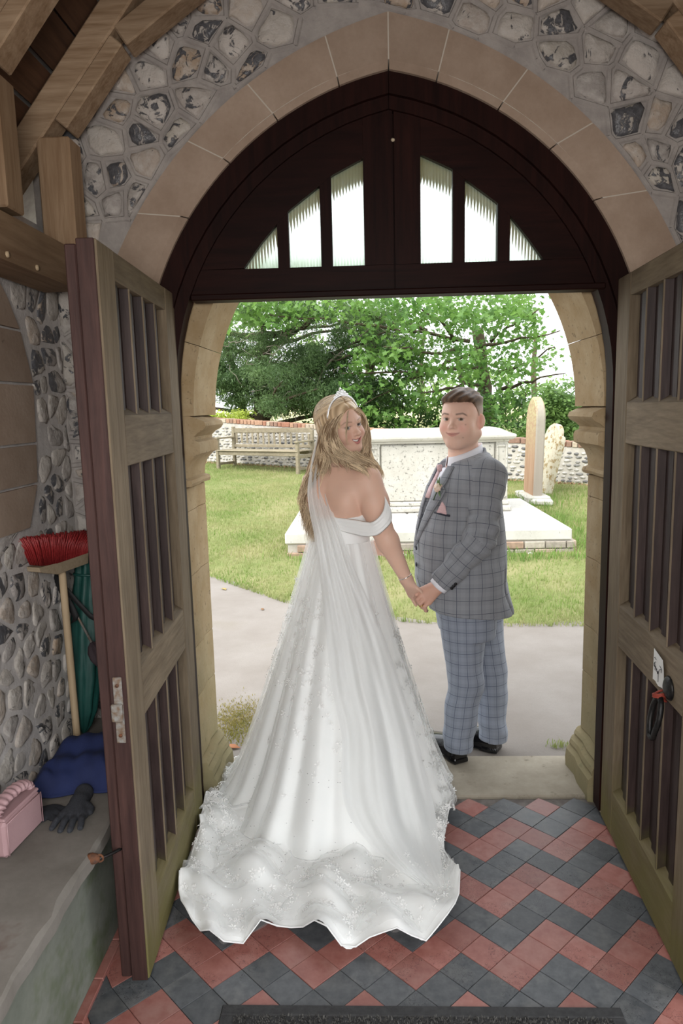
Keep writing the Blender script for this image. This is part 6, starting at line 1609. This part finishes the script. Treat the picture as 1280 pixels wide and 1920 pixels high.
# embroidered leaves and flowers, and small crystals, on skirt and train
LACE = simple('lace_thread', (.90, .90, .885), .35, spec=.5, Sheen_Weight=.3); LACE_D = simple('lace_silver', (.56, .57, .56), .4, spec=.5)
def snorm(i, j):
    a, b = SV2[(i+1) % NT_, j]-SV2[i-1, j], SV2[i, min(j+1, NS-1)]-SV2[i, j-1]; n = np.cross(b, a); n /= np.linalg.norm(n)+1e-9
    return n*(-1 if n[2] < -.3 else 1), b/(np.linalg.norm(b)+1e-9)
lace = MB(); lace_d = MB(); rn = random.Random(12)
def sprig(mb, i, j, sc, k, up):
    n, t_ = snorm(i, j); n = Vector(n); t_ = Vector(t_); s_ = n.cross(t_); c = Vector(SV2[i, j])+n*.004; a0 = rn.uniform(0, 6)
    for q in range(k):
        a = a0+q*2*PI/k+rn.uniform(-.3, .3); d = t_*math.cos(a)+s_*math.sin(a); e = n.cross(d); L = sc*rn.uniform(.7, 1.2)
        o_ = c+d*L*.15
        mb.add([o_, o_+d*L*.4+e*L*.22+n*up, o_+d*L+n*up*.5, o_+d*L*.4-e*L*.22+n*up, o_+d*L*.5+n*up*1.6], [(0, 1, 4), (1, 2, 4), (2, 3, 4), (3, 0, 4)])
def ang_idx(deg): return int(((deg+180) % 360)/360*NT_) % NT_
for _ in range(420):                             # hem border
    sprig(lace, rn.randrange(NT_), min(NS-2, int(NS*(.90+.085*rn.random()))), .013, 5, .003)
for _ in range(300): sprig(lace, ang_idx(rn.uniform(-175, -10)), int(NS*rn.triangular(.62, .95, .80)), .013, 5, .003)
for _ in range(170): sprig(lace, ang_idx(rn.gauss(-105, 22)), int(NS*rn.triangular(.10, .50, .12)), .013, 4, .0025)
for _ in range(45): sprig(lace, ang_idx(rn.gauss(-165, 8)), int(NS*rn.uniform(.08, .30)), .013, 4, .0025)
for _ in range(90): sprig(lace_d, ang_idx(rn.gauss(-22, 9)), int(NS*rn.uniform(.20, .60)), .017, 4, .0025)
tag(lace.make('lace_applique', LACE, br, True), kind='stuff'); tag(lace_d.make('silver_applique', LACE_D, br, True), kind='stuff')
cr = MB()
for _ in range(420):
    i, j = ang_idx(rn.uniform(-180, 0)), int(NS*rn.triangular(.05, .97, .75)); n, t_ = snorm(i, j); c = Vector(SV2[i, j])+Vector(n)*.003; r_ = .0021
    cr.add([c+Vector((r_, 0, 0)), c+Vector((0, r_, 0)), c-Vector((r_, 0, 0)), c-Vector((0, r_, 0)), c+Vector((0, 0, r_)), c-Vector((0, 0, r_))], [(0, 1, 4), (1, 2, 4), (2, 3, 4), (3, 0, 4), (1, 0, 5), (2, 1, 5), (3, 2, 5), (0, 3, 5)])
CRY = simple('crystal', (.9, .9, .9), .08, spec=1.0, metal=.7); tag(cr.make('crystal_beads', CRY, br), kind='stuff')
# bracelet
m_ = Matrix(frame3(bax)).transposed(); MB().lathe([(.0275+.0025*math.cos(a), .0025*math.sin(a)) for a in np.linspace(0, 2*PI, 9)], bWR-bax*.006, 28, m_).make('bracelet', simple('silver_bracelet', (.75, .72, .68), .25, metal=.9), br, True)

# ------------------------------------------------------------------ hair, tiara
def bcap(P):
    L = bloc(P); X, Y, Z = np.abs(L[:, 0]), L[:, 1], L[:, 2]
    d = ell(L, (0, -.020, .026), (.0745, .097, .086)); d = smin(d, ell(L, (0, -.050, -.04), (.062, .055, .075)), .03)
    d = d-.012+.0016*np.sin(L[:, 1]*160+L[:, 2]*60)-.003*np.exp(-(X/.05)**2)+.004*np.exp(-(L[:, 0]/.004)**2)*(Y > -.02)
    d = smax(d, -ell(L, (0, .106, -.016), (.066, .074, .098)), .006); return d*BS*.85
V, F = snets(bcap, (hc.x-.15, hc.y-.17, hc.z-.13), (hc.x+.15, hc.y+.17, hc.z+.19), .0035); V = smooth_mesh(V, F, 1)
L = bloc(V); st = np.sin(L[:, 1]*300+L[:, 2]*90+L[:, 0]*40)*.5+.5; cb = np.array((.42, .29, .17))*(1-st)[:, None]+np.array((.78, .60, .39))*st[:, None]
Vs, Fs, Cs = [V], [F], [cb]; nv = len(V)
def sheet(Lb, Rb, n, amp, freq, jit, r0=.0013, seg=26, dark=0.0, ends=.45):
    global nv
    a, b = spline(Lb, seg), spline(Rb, seg)
    a = np.array([tuple(at(*p)) for p in a]); b = np.array([tuple(at(*p)) for p in b])
    q = RNG.uniform(0, 1, n); s = np.linspace(0, 1, seg)
    P = a[None]*(1-q)[:, None, None]+b[None]*q[:, None, None]
    J = RNG.normal(0, jit, (n, 1, 3))*(.25+s[None, :, None])
    lock = np.floor(q*9+RNG.normal(0, .25, n)); ph = lock*1.7+RNG.normal(0, .35, n)
    wv = amp*(s**1.2)[None]*np.sin(ph[:, None]+freq*s[None]*2*PI); wv2 = amp*(s**1.2)[None]*np.cos(ph[:, None]+freq*s[None]*2*PI)
    P = P+J; P[..., 0] += wv; P[..., 1] += wv2*.8
    L_ = np.ones((n, seg)); cut = RNG.uniform(1-ends, 1, n)
    T = np.gradient(P, axis=1); T /= np.linalg.norm(T, axis=2)[..., None]+1e-9
    U = np.cross(T, np.array([.3, -.9, .2])); U /= np.linalg.norm(U, axis=2)[..., None]+1e-9; Wv = np.cross(T, U)
    r = r0*(1-.75*np.clip((s[None]-cut[:, None]*.7)/.3, 0, 1)); r = np.where(s[None] > cut[:, None], .00005, r)
    V = []
    for k in range(3):
        an = 2*PI*k/3; V.append(P+(U*math.cos(an)+Wv*math.sin(an))*r[..., None])
    V = np.stack(V, 2).reshape(-1, 3)
    i = np.arange(n)[:, None, None]; j = np.arange(seg-1)[None, :, None]; k = np.arange(3)[None, None]; base = (i*seg+j)*3
    F = np.stack([base+k, base+(k+1) % 3, base+3+(k+1) % 3, base+3+k], -1).reshape(-1, 4)
    t = np.clip(RNG.normal(.45, .24, n)[:, None]+.42*np.sin(lock*2.3+.4)[:, None]+.30*(s[None]-.35)+.15*np.sin(s[None]*9+ph[:, None]), 0, 1)*(1-dark)  # highlights and shadows of the locks put into the colour, under layers darker
    c = np.array((.25, .155, .085))*(1-t)[..., None]+np.array((.95, .77, .53))*t[..., None]
    Vs.append(V.astype(f32)); Fs.append(F+nv); Cs.append(np.repeat(c.reshape(-1, 3), 3, 0)); nv += len(V)
# curtain on the near side of the face, sweeping to her shoulder
sheet([(647, 765, 2.90), (620, 780, 2.87), (606, 806, 2.88), (605, 830, 2.87), (618, 848, 2.845), (646, 860, 2.81), (672, 868, 2.80)], [(653, 766, 2.868), (640, 779, 2.828), (631, 800, 2.818), (632, 822, 2.812), (643, 842, 2.80), (662, 852, 2.785), (690, 866, 2.785)], 620, .013, 1.7, .004)
sheet([(645, 764, 2.90), (622, 776, 2.865), (606, 795, 2.88), (601, 820, 2.90), (603, 842, 2.885), (610, 858, 2.875), (622, 868, 2.86)], [(650, 764, 2.88), (633, 780, 2.838), (621, 802, 2.835), (619, 826, 2.83), (626, 846, 2.825), (642, 858, 2.81), (660, 866, 2.80)], 420, .014, 1.8, .0045, dark=.12)
sheet([(652, 765, 2.866), (650, 785, 2.812), (648, 806, 2.798), (648, 822, 2.794), (652, 836, 2.79)], [(654, 765, 2.866), (652, 784, 2.808), (651, 802, 2.794), (650, 820, 2.79), (656, 840, 2.785)], 16, .003, 1.2, .0008, .0008)
# half swept back to the comb
sheet([(646, 757, 2.90), (625, 764, 2.885), (606, 782, 2.905), (599, 797, 2.945)], [(650, 764, 2.875), (632, 782, 2.838), (614, 796, 2.87), (600, 803, 2.945)], 330, .003, 1, .0025, ends=.05)
sheet([(640, 751, 2.94), (618, 755, 2.95), (603, 772, 2.97), (599, 795, 2.975)], [(647, 755, 2.89), (620, 768, 2.895), (606, 785, 2.915), (600, 800, 2.95)], 300, .003, 1, .0025, ends=.05)
# long waves down her back
sheet([(601, 790, 2.99), (596, 830, 2.975), (586, 870, 2.955), (574, 905, 2.94), (570, 945, 2.93), (574, 985, 2.92), (584, 1015, 2.92)], [(606, 795, 2.93), (607, 840, 2.90), (606, 880, 2.885), (604, 915, 2.88), (598, 950, 2.875), (592, 985, 2.87), (590, 1012, 2.87)], 560, .018, 2.6, .007)
sheet([(602, 800, 2.94), (600, 835, 2.92), (600, 862, 2.90), (601, 885, 2.89), (602, 905, 2.885)], [(612, 800, 2.89), (611, 832, 2.875), (613, 855, 2.865), (617, 872, 2.86), (622, 888, 2.858)], 260, .012, 1.8, .004, dark=.10)
sheet([(612, 850, 2.85), (620, 868, 2.835), (628, 884, 2.825)], [(640, 852, 2.82), (655, 868, 2.80), (668, 884, 2.795)], 34, .010, 1.2, .004, .0009)
# far side of the face
sheet([(653, 765, 2.868), (670, 771, 2.88), (680, 789, 2.935), (679, 812, 2.95), (677, 838, 2.94), (674, 860, 2.915), (692, 882, 2.89)], [(654, 763, 2.90), (676, 769, 2.93), (687, 792, 2.96), (690, 822, 2.965), (693, 848, 2.95), (706, 872, 2.935), (712, 900, 2.92)], 420, .014, 2.3, .004)
sheet([(690, 850, 2.94), (700, 862, 2.93), (712, 880, 2.92), (716, 900, 2.91)], [(684, 850, 2.92), (690, 868, 2.91), (700, 890, 2.90), (704, 912, 2.90)], 60, .008, 1.4, .004)
sheet([(655, 850, 2.80), (672, 866, 2.80), (690, 872, 2.82), (702, 884, 2.83), (698, 902, 2.82)], [(668, 846, 2.83), (684, 856, 2.86), (700, 866, 2.88), (714, 884, 2.88), (712, 905, 2.87)], 240, .010, 1.6, .004)
sheet([(600, 800, 2.96), (590, 845, 2.95), (577, 885, 2.93), (567, 920, 2.925), (566, 960, 2.915), (574, 1000, 2.91)], [(606, 800, 2.93), (597, 845, 2.915), (588, 885, 2.90), (580, 925, 2.895), (578, 960, 2.89), (582, 995, 2.885)], 300, .014, 2.6, .006)
sheet([(640, 850, 2.83), (656, 858, 2.825), (674, 866, 2.825), (690, 878, 2.83), (700, 894, 2.83)], [(632, 858, 2.835), (646, 870, 2.82), (664, 878, 2.81), (682, 886, 2.80), (694, 902, 2.80)], 320, .009, 1.5, .0035)
def crown(side, n):                               # combed strands over the crown, from parting and hairline to the comb at the back
    global nv
    seg = 16; s = np.linspace(0, 1, seg); c0_ = np.array((0, -.020, .026)); R0 = np.array((.0745, .097, .086))
    y0 = RNG.uniform(-.10, .075, n); a = np.stack([np.full(n, .006*side), y0+.02, np.full(n, .10)], 1); m_ = np.stack([side*(.085-.10*np.abs(y0)), y0*.55-.02, .045+RNG.uniform(-.02, .03, n)-.25*np.maximum(y0, 0)], 1)
    e = np.stack([side*RNG.uniform(.0, .045, n), np.full(n, -.10), RNG.uniform(-.03, .03, n)], 1)
    P = a[:, None]*((1-s)**2)[None, :, None]+m_[:, None]*(2*s*(1-s))[None, :, None]+e[:, None]*(s**2)[None, :, None]
    d = (P-np.array((0, -.0, 0)))/R0; d /= np.linalg.norm(d, axis=2)[..., None]; h = .0150+.0022*np.sin(np.floor(y0*90)*2.1)[:, None]*np.sin(PI*s)[None]+RNG.uniform(-.0006, .0012, n)[:, None]
    P = c0_+d*(R0+h[..., None]); P = (np.array(BH)+(P*BS) @ BB_.T.astype(float))
    T = np.gradient(P, axis=1); T /= np.linalg.norm(T, axis=2)[..., None]+1e-9; U = np.cross(T, np.array([.3, -.9, .2])); U /= np.linalg.norm(U, axis=2)[..., None]+1e-9; W_ = np.cross(T, U)
    V = np.stack([P+(U*math.cos(2*PI*k/3)+W_*math.sin(2*PI*k/3))*.0011 for k in range(3)], 2).reshape(-1, 3)
    i = np.arange(n)[:, None, None]; j = np.arange(seg-1)[None, :, None]; k = np.arange(3)[None, None]; base = (i*seg+j)*3
    F = np.stack([base+k, base+(k+1) % 3, base+3+(k+1) % 3, base+3+k], -1).reshape(-1, 4)
    t = np.clip(RNG.normal(.58, .22, n)+.28*np.sin(np.floor(y0*90)*2.1+1), 0, 1)[:, None]*np.ones(seg)[None]
    c = np.array((.25, .155, .085))*(1-t)[..., None]+np.array((.95, .77, .53))*t[..., None]
    Vs.append(V.astype(f32)); Fs.append(F+nv); Cs.append(np.repeat(c.reshape(-1, 3), 3, 0)); nv += len(V)
crown(1, 1300); crown(-1, 700)
t = NT('wavy_blonde_hair'); BHM = t.done(t.n('VertexColor', layer_name='tint').outputs[0], .42, None, .35)
npmesh('hair', np.concatenate(Vs), np.concatenate(Fs), BHM, br, True, col=np.concatenate(Cs))
ti = empty('tiara', tuple(bw((0, .03, .125))), br); ti.location = ti.location-br.location
def tpt(ph, h=0): return bw(((.0845+h)*math.sin(ph), .034-.010*abs(math.sin(ph)), .026+(.098+h)*math.cos(ph)))
SIL = simple('silver', (.85, .85, .86), .2, metal=.9)
MB().tube([tpt(p) for p in np.linspace(-1.35, 1.35, 31)], .0022, 6).make('band', SIL, ti, True)
bd = MB()
for p in np.linspace(-1.25, 1.25, 52):
    H_ = .008+.022*math.exp(-(p/.30)**2)
    for h in np.arange(.004, H_, .0062):
        c = tpt(p+rn.uniform(-.01, .01), h); r_ = .0030
        bd.add([c+Vector(v)*r_ for v in ((1, 0, 0), (0, 1, 0), (-1, 0, 0), (0, -1, 0), (0, 0, 1.3), (0, 0, -1.3))], [(0, 1, 4), (1, 2, 4), (2, 3, 4), (3, 0, 4), (1, 0, 5), (2, 1, 5), (3, 2, 5), (0, 3, 5)])
tag(bd.make('crystals', simple('tiara_crystal', (.92, .92, .93), .1, spec=1.0, metal=.25), ti), kind='stuff')
pk = MB(); c = tpt(0, .030); pk.add([c+Vector(v)*.006 for v in ((1, 0, 0), (0, 1, 0), (-1, 0, 0), (0, -1, 0), (0, 0, 1.5), (0, 0, -1.5))], [(0, 1, 4), (1, 2, 4), (2, 3, 4), (3, 0, 4), (1, 0, 5), (2, 1, 5), (3, 2, 5), (0, 3, 5)]); pk.make('centre_stone', CRY, ti)
# ------------------------------------------------------------------ things left in the porch
# broom, standing on its handle with the bristles up
bm0 = Vector((-1.040, 2.285, .452)); bm1 = Vector((-1.030, 2.255, 1.108)); ax = (bm1-bm0).normalized()
bo_ = empty('broom', bm0); tag(bo_, 'broom with red bristles standing upside down against the flint wall', 'broom')
MB().tube([bm0.lerp(bm1, t) for t in (0, .02, .25, .5, .75, 1.0)], [.0115, .0125, .0125, .0128, .0125, .012], 12).make('handle', wood('broom_handle', (.40, .29, .175), (.52, .40, .26), 'Z', 12, .6, .1, jitter=0), bo_, True)
hd_ = Vector((.22, .975, .0)).normalized(); hw = ax.cross(hd_).normalized(); hn = hd_.cross(hw)*-1
if hn.z < 0: hn = -hn
c = bm1+hn*.012+hd_*.0
hp = []
stock = [(-.138, .012), (-.125, .002), (-.05, -.018), (.115, -.018), (.118, .018), (-.05, .018), (-.135, .024)]
def hpnt(u, v, w): return c+hd_*u+hn*v+hw*w
V = MB(); V.prism([hpnt(u, v, -.024) for u, v in ((-.140, .022), (-.135, .006), (-.055, -.020), (.112, -.020), (.116, .016), (-.05, .016), (-.06, .018))], hw*.048); fix_normals(V.make('head', wood('broom_stock', (.30, .23, .15), (.40, .32, .22), 'X', 12, .8, .2, jitter=0), bo_))
RED = simple('red_bristle', (.22, .012, .014), .5, (.34, .03, .03), 160); rb = MB(); rn = random.Random(5)
for i in range(44):
    for j in range(8):
        u = -.125+.235*i/43; w = (-.5+j/7)*.042; t_ = i/43
        v0 = .018+(.012 if u < -.06 else 0)*(-.06-u)/.065
        L = .098-.020*abs(t_-.35)-.02*t_; sp = (t_-.42)*.105+rn.uniform(-.006, .006); ww = w*1.7+rn.uniform(-.005, .005)
        a = hpnt(u, v0-.004, w); b = hpnt(u+sp*.45, v0+L*.55, w*1.25); e = hpnt(u+sp*1.0, v0+L+rn.uniform(-.004, .004), ww)
        rb.tube([a, b, e], [.0030, .0028, .0022], 4)
tag(rb.make('bristles', RED, bo_, True), kind='stuff')

# umbrellas leaning behind the left door
def umbrella(name, top, foot, r, fabric, label, folds=8, handle='hook', tw=.8):
    top, foot = Vector(top), Vector(foot); root = empty(name, foot); tag(root, label, 'umbrella', 'umbrellas behind the left door'); d = (top-foot).normalized(); x, y, _ = frame3(d); L = (top-foot).length
    prof = [(.02, .10), (.06, .42), (.14, .72), (.30, .92), (.5, 1.0), (.68, .93), (.80, .80), (.88, .86), (.93, .72), (.955, .40)]; V = []; F = []; n = folds*6
    for t, k in prof:
        for j in range(n):
            a = 2*PI*j/n; ph = a*folds+t*tw*9; rr = r*k*(.78+.22*abs(math.cos(ph/2))+.05*math.cos(ph)); V.append(foot+d*(L*t)+(x*math.cos(a+t*tw)+y*math.sin(a+t*tw))*rr)
    for i in range(len(prof)-1):
        for j in range(n): F.append((i*n+j, i*n+(j+1) % n, (i+1)*n+(j+1) % n, (i+1)*n+j))
    mk('canopy', V, F, fabric, root, True)
    MB().tube([foot, foot+d*L*.03], [.004, .006], 8).make('ferrule', M['zinc'], root, True)
    MB().tube([foot+d*L*.02, foot+d*L*.97], .005, 8).make('shaft', M['iron'], root, True)
    hb = foot+d*L*.96
    MB().tube([hb, hb+d*.10], [.011, .013], 10).make('handle', simple('black_rubber_grip', (.012, .012, .012), .5), root, True)
    rib = MB()
    for k in range(folds):
        a = 2*PI*k/folds; o_ = (x*math.cos(a)+y*math.sin(a)); rib.tube([hb-d*.03+o_*r*.55, hb-d*.01+o_*r*.62], .0025, 5)
    tag(rib.make('rib_tips', M['iron'], root), kind='stuff')
    sp = []
    for k in range(25):
        a = 2*PI*k/24; sp.append(foot+d*L*.80+(x*math.cos(a)+y*math.sin(a))*r*.83)
    MB().tube(sp, .005, 6, False).make('strap', fabric, root, True); return root
GRN = simple('bottle_green_nylon', (.006, .050, .042), .55, (.010, .075, .062), 14, .2, 60); OLV = simple('dark_olive_nylon', (.016, .020, .010), .7, (.024, .028, .014), 14)
umbrella('golf_umbrella', (-1.005, 2.455, 1.19), (-1.045, 2.35, .455), .062, GRN, 'large furled bottle green umbrella leaning behind the left door')
umbrella('furled_umbrella', (-.90, 2.46, .98), (-.935, 2.33, .455), .042, OLV, 'dark olive furled umbrella half hidden behind the left door edge')
# thin folding umbrella with dark handle, hung head down across the green one
fu = empty('folding_umbrella', (-1.085, 2.33, 1.07)); tag(fu, 'thin grey shafted umbrella with dark bundle slanting across the green one', 'umbrella', 'umbrellas behind the left door')
a, b = Vector((-1.088, 2.33, 1.062)), Vector((-.972, 2.32, .815)); MB().tube([a, b], .0045, 8).make('shaft', M['zinc'], fu, True)
d = (b-a).normalized(); x, y, _ = frame3(d); V = []; F = []
pf = [(-.01, .006), (.0, .020), (.022, .034), (.05, .036), (.075, .026), (.085, .006)]
for t, r in pf:
    for j in range(30): q = 2*PI*j/30; rr = r*(.85+.15*math.cos(q*6)); V.append(b+d*t+(x*math.cos(q)+y*math.sin(q))*rr)
for i in range(5):
    for j in range(30): F.append((i*30+j, i*30+(j+1) % 30, (i+1)*30+(j+1) % 30, (i+1)*30+j))
mk('bundle', V, F, simple('plum_black_cloth', (.030, .018, .022), .8), fu, True)
STRAP = simple('black_webbing', (.008, .008, .009), .7)
def strip_along(pts, w, n_): 
    V = []; F = []
    for i, p in enumerate(pts): V += [Vector(p)+Vector(n_)*w/2, Vector(p)-Vector(n_)*w/2]
    for i in range(len(pts)-1): F.append((2*i, 2*i+1, 2*i+3, 2*i+2))
    return V, F
sl = empty('carry_strap', (-1.09, 2.32, 1.07)); tag(sl, 'black webbing strap looped over the umbrellas in the corner', 'strap')
V, F = strip_along([(-1.095, 2.315, 1.075), (-1.055, 2.31, 1.03), (-1.01, 2.305, .975), (-.965, 2.30, .925), (-.93, 2.31, .90)], .018, (.45, 0, .9)); o = mk('webbing', V, F, STRAP, sl, True); o.modifiers.new('t', 'SOLIDIFY').thickness = .003
V, F = strip_along([(-1.085, 2.318, 1.07), (-1.062, 2.315, 1.01), (-1.035, 2.312, .955), (-1.02, 2.31, .92), (-1.03, 2.312, .90)], .024, (.9, 0, .4)); o = mk('webbing', V, F, STRAP, sl, True); o.modifiers.new('t', 'SOLIDIFY').thickness = .003
MB().tube([(-1.045, 2.312, .985), (-1.062, 2.31, .95), (-1.055, 2.31, .91), (-1.04, 2.311, .885)], .003, 6).make('cord', STRAP, sl, True)

# folded navy coat on the bench
def drape(name, corners, mat, label, cat, hfun, nx=48, ny=40, th=.004):
    V = []; F = []
    for i in range(nx+1):
        for j in range(ny+1):
            u, v = i/nx, j/ny; a, b, c_, d_ = [Vector(k) for k in corners]
            p = a.lerp(b, u).lerp(d_.lerp(c_, u), v); p = p+Vector((.006*math.sin(v*17), .006*math.sin(u*13), 0)); V.append((p.x, p.y, hfun(u, v)))
    for i in range(nx):
        for j in range(ny): F.append((i*(ny+1)+j, (i+1)*(ny+1)+j, (i+1)*(ny+1)+j+1, i*(ny+1)+j+1))
    o = mk(name, V, F, mat, None, True, base=Vector(corners[0])); md = o.modifiers.new('t', 'SOLIDIFY'); md.thickness = th; md.offset = 1; tag(o, label, cat); return o
NAVY = simple('navy_cloth', (.010, .018, .075), .85, (.014, .026, .105), 9, .25, 240)
def coat_h(u, v):
    e = min(u, 1-u, v*1.2, 1-v); k = sstep(np.array(e), 0, .22)
    return float(.458+.075*k*(.7+.5*v)+.008*math.sin(u*9+v*5)*k+.006*math.sin(v*19+u*4)*k+.004*math.sin(u*31+v*11)*k)
drape('folded_coat', [(-1.080, 1.93, 0), (-.785, 1.985, 0), (-.785, 2.30, 0), (-1.082, 2.24, 0)], NAVY, 'navy blue cloth heaped on the stone bench below the broom', 'cloth', coat_h)
drape('dark_scarf', [(-.985, 1.815, 0), (-.92, 1.84, 0), (-.895, 1.905, 0), (-1.04, 1.905, 0)], simple('black_wool', (.012, .013, .017), .9, (.02, .022, .028), 60), 'black edge of fabric under the navy cloth beside the pink bag', 'cloth', lambda u, v: .454+.012*float(sstep(np.array(min(u, 1-u, v, 1-v)), 0, .3)), 16, 12)
# knitted glove, palm down
gp = Vector((-.878, 1.888, .462))
def glove(P):
    P2_ = P.copy(); base = gp; f_ = Vector((.10, -1, 0)).normalized(); s = Vector((1, .10, 0)).normalized()
    kn_ = [base+s*k+f_*.045 for k in (-.030, -.010, .011, .031)]
    fg = [[k, k+f_*L*.5+s*q+Vector((0, 0, .004)), k+f_*L+s*q*2-Vector((0, 0, .004))] for k, L, q in zip(kn_, (.050, .064, .066, .056), (-.006, -.002, .001, .004))]
    d = hand_sdf(P, (base-f_*.02, .022), kn_, fg, [base+s*.030, base+s*.044+f_*.014, base+s*.046+f_*.03], .017, .0095)
    d = smin(d, cap(P, base-f_*.03, base-f_*.07+Vector((0, 0, .004)), .026, .028), .01)
    return smax(d*.9, .4525-P[:, 2], .003)
V, F = snets(glove, (gp.x-.09, gp.y-.14, .44), (gp.x+.09, gp.y+.12, .52), .0035); V = smooth_mesh(V, F, 1)
tag(npmesh('glove', V, F, simple('charcoal_knit', (.022, .024, .030), .9, (.040, .043, .052), 260, .5, 420), None, True, base=gp), 'dark grey knitted glove lying on the stone bench in front of the navy cloth', 'glove')

# pink handbag with a gathered handle
bg = empty('handbag', (-.985, 1.735, .45)); tag(bg, 'pale pink box handbag with gathered handle on the stone bench', 'handbag')
PINK = simple('pink_leather', (.37, .225, .235), .5, (.42, .265, .275), 6, .12, 160)
bl = Vector((.10, .995, 0)).normalized(); bs = Vector((bl.y, -bl.x, 0))           # long side, short side
bc_ = Vector((-.965, 1.655, .452))-bs*.0+bl*.085-bs*.036
m = Matrix((bs, bl, Vector((0, 0, 1)))).transposed()
MB().bbox(bc_+Vector((0, 0, .054)), (.072, .175, .106), .012, m).make('body', PINK, bg)
MB().bbox(bc_+Vector((0, 0, .109)), (.064, .165, .010), .004, m).make('lid', PINK, bg)
for s in (-1, 1): MB().tube([bc_+bs*.0365*s+bl*.08+Vector((0, 0, .010)), bc_+bs*.0365*s+bl*.08+Vector((0, 0, .100)), bc_+bs*.0365*s-bl*.08+Vector((0, 0, .100)), bc_+bs*.0365*s-bl*.08+Vector((0, 0, .010))], .0018, 6).make('piping', PINK, bg, True)
V = []; F = []; nn, mm = 90, 14
for i in range(nn+1):
    t = i/nn; a = PI*t; ctr = bc_+bl*(-.078*math.cos(a))+Vector((0, 0, .106+.036*math.sin(a)**.75)); tg = (bl*(math.sin(a))+Vector((0, 0, math.cos(a)*.7))).normalized(); up = tg.cross(bs)
    r = .0165+.0028*math.sin(t*PI*26)+.0012*math.sin(t*91)
    for j in range(mm): q = 2*PI*j/mm; V.append(ctr+bs*math.cos(q)*(r*1.15+.002*math.sin(q*5+t*50))+up*math.sin(q)*r*.75)
for i in range(nn):
    for j in range(mm): F.append((i*mm+j, i*mm+(j+1) % mm, (i+1)*mm+(j+1) % mm, (i+1)*mm+j))
mk('handle', V, F, PINK, bg, True)
MB().lathe([(.006, -.002), (.008, -.002), (.008, .002), (.006, .002), (.006, -.002)], bc_-bl*.090+Vector((0, 0, .095)), 14, m @ Matrix.Rotation(PI/2, 3, 'X')).make('ring', SIL, bg, True)
# edge of a wrapped posy just inside the frame
ps_ = empty('posy', (-1.03, 1.80, .46)); tag(ps_, 'small red and yellow posy in dark green wrap behind the pink bag', 'flowers')
MB().tube([(-1.064, 1.70, .478), (-1.062, 1.79, .49), (-1.06, 1.85, .478)], [.022, .02, .012], 10).make('wrap', simple('dark_green_wrap', (.006, .03, .022), .6), ps_, True)
for k, (dx, dy, dz, c_) in enumerate(((-.012, -.005, .035, (.35, .02, .08)), (.004, .015, .034, (.40, .03, .10)), (-.004, -.018, .030, (.55, .38, .05)), (.010, -.004, .028, (.30, .02, .07)))):
    mb = MB(); cc = Vector((-1.058, 1.77, .495))+Vector((dx, dy, dz))
    for q in range(9):
        a_ = q*2.4; d = Vector((math.cos(a_), math.sin(a_), .6)).normalized(); e = d.cross(Vector((0, 0, 1))).normalized(); mb.add([cc, cc+d*.008+e*.005, cc+d*.014, cc+d*.008-e*.005], [(0, 1, 2, 3)])
    mb.make('flower', simple('posy_petal_%d' % k, c_, .6), ps_)

# rusty hook and eye holding the left leaf back to the bench
hk = empty('door_hook', (-.755, 1.69, .435)); tag(hk, 'rusty iron hook holding the left door back to the stone bench', 'hook')
MB().lathe([(.004, -.012), (.014, -.010), (.015, .0), (.013, .012), (.008, .020), (.004, .022)], (-.755, 1.685, .437), 12, Matrix.Rotation(PI/2, 3, 'Y')).make('eye_plate', M['rust'], hk, True)
MB().tube([(-.738, 1.685, .437), (-.722, 1.70, .434), (-.705, 1.73, .428), (-.692, 1.752, .426)], .0045, 8).make('hook_bar', M['iron'], hk, True)
MB().tube([Vector((-.735+.010*math.cos(a), 1.687, .437+.010*math.sin(a))) for a in np.linspace(0, 2*PI, 13)], .003, 6, False).make('eye_ring', M['rust'], hk, True)

# door mat
mt = empty('door_mat', (.12, 1.38, 0)); tag(mt, 'dark bristle doormat with a black rubber edge on the tiles', 'doormat')
RUB = simple('black_rubber', (.020, .020, .021), .7, (.035, .035, .036), 60, .3, 200)
x0, x1, y1, y0 = -.42, .655, 1.672, 1.05
for a, b, c_, d_ in ((x0, x1, y1-.034, y1), (x0, x1, y0, y0+.034), (x0, x0+.036, y0+.034, y1-.034), (x1-.036, x1, y0+.034, y1-.034)):
    MB().bbox(((a+b)/2, (c_+d_)/2, .0065), (b-a, d_-c_, .009), .003).make('rubber_edge', RUB, mt)
MB().box(((x0+x1)/2, (y0+y1)/2, .005), (x1-x0-.07, y1-y0-.066, .006)).make('backing', RUB, mt)
n = 16000; P = np.stack([RNG.uniform(x0+.036, x1-.036, n), RNG.uniform(1.28, y1-.034, n), np.full(n, .007)], 1)
o = blades('bristle_pile', P, .009, .0045, simple('grey_coir', (.050, .048, .045), .95, (.13, .125, .115), 160), mt, .5); o['kind'] = 'stuff'
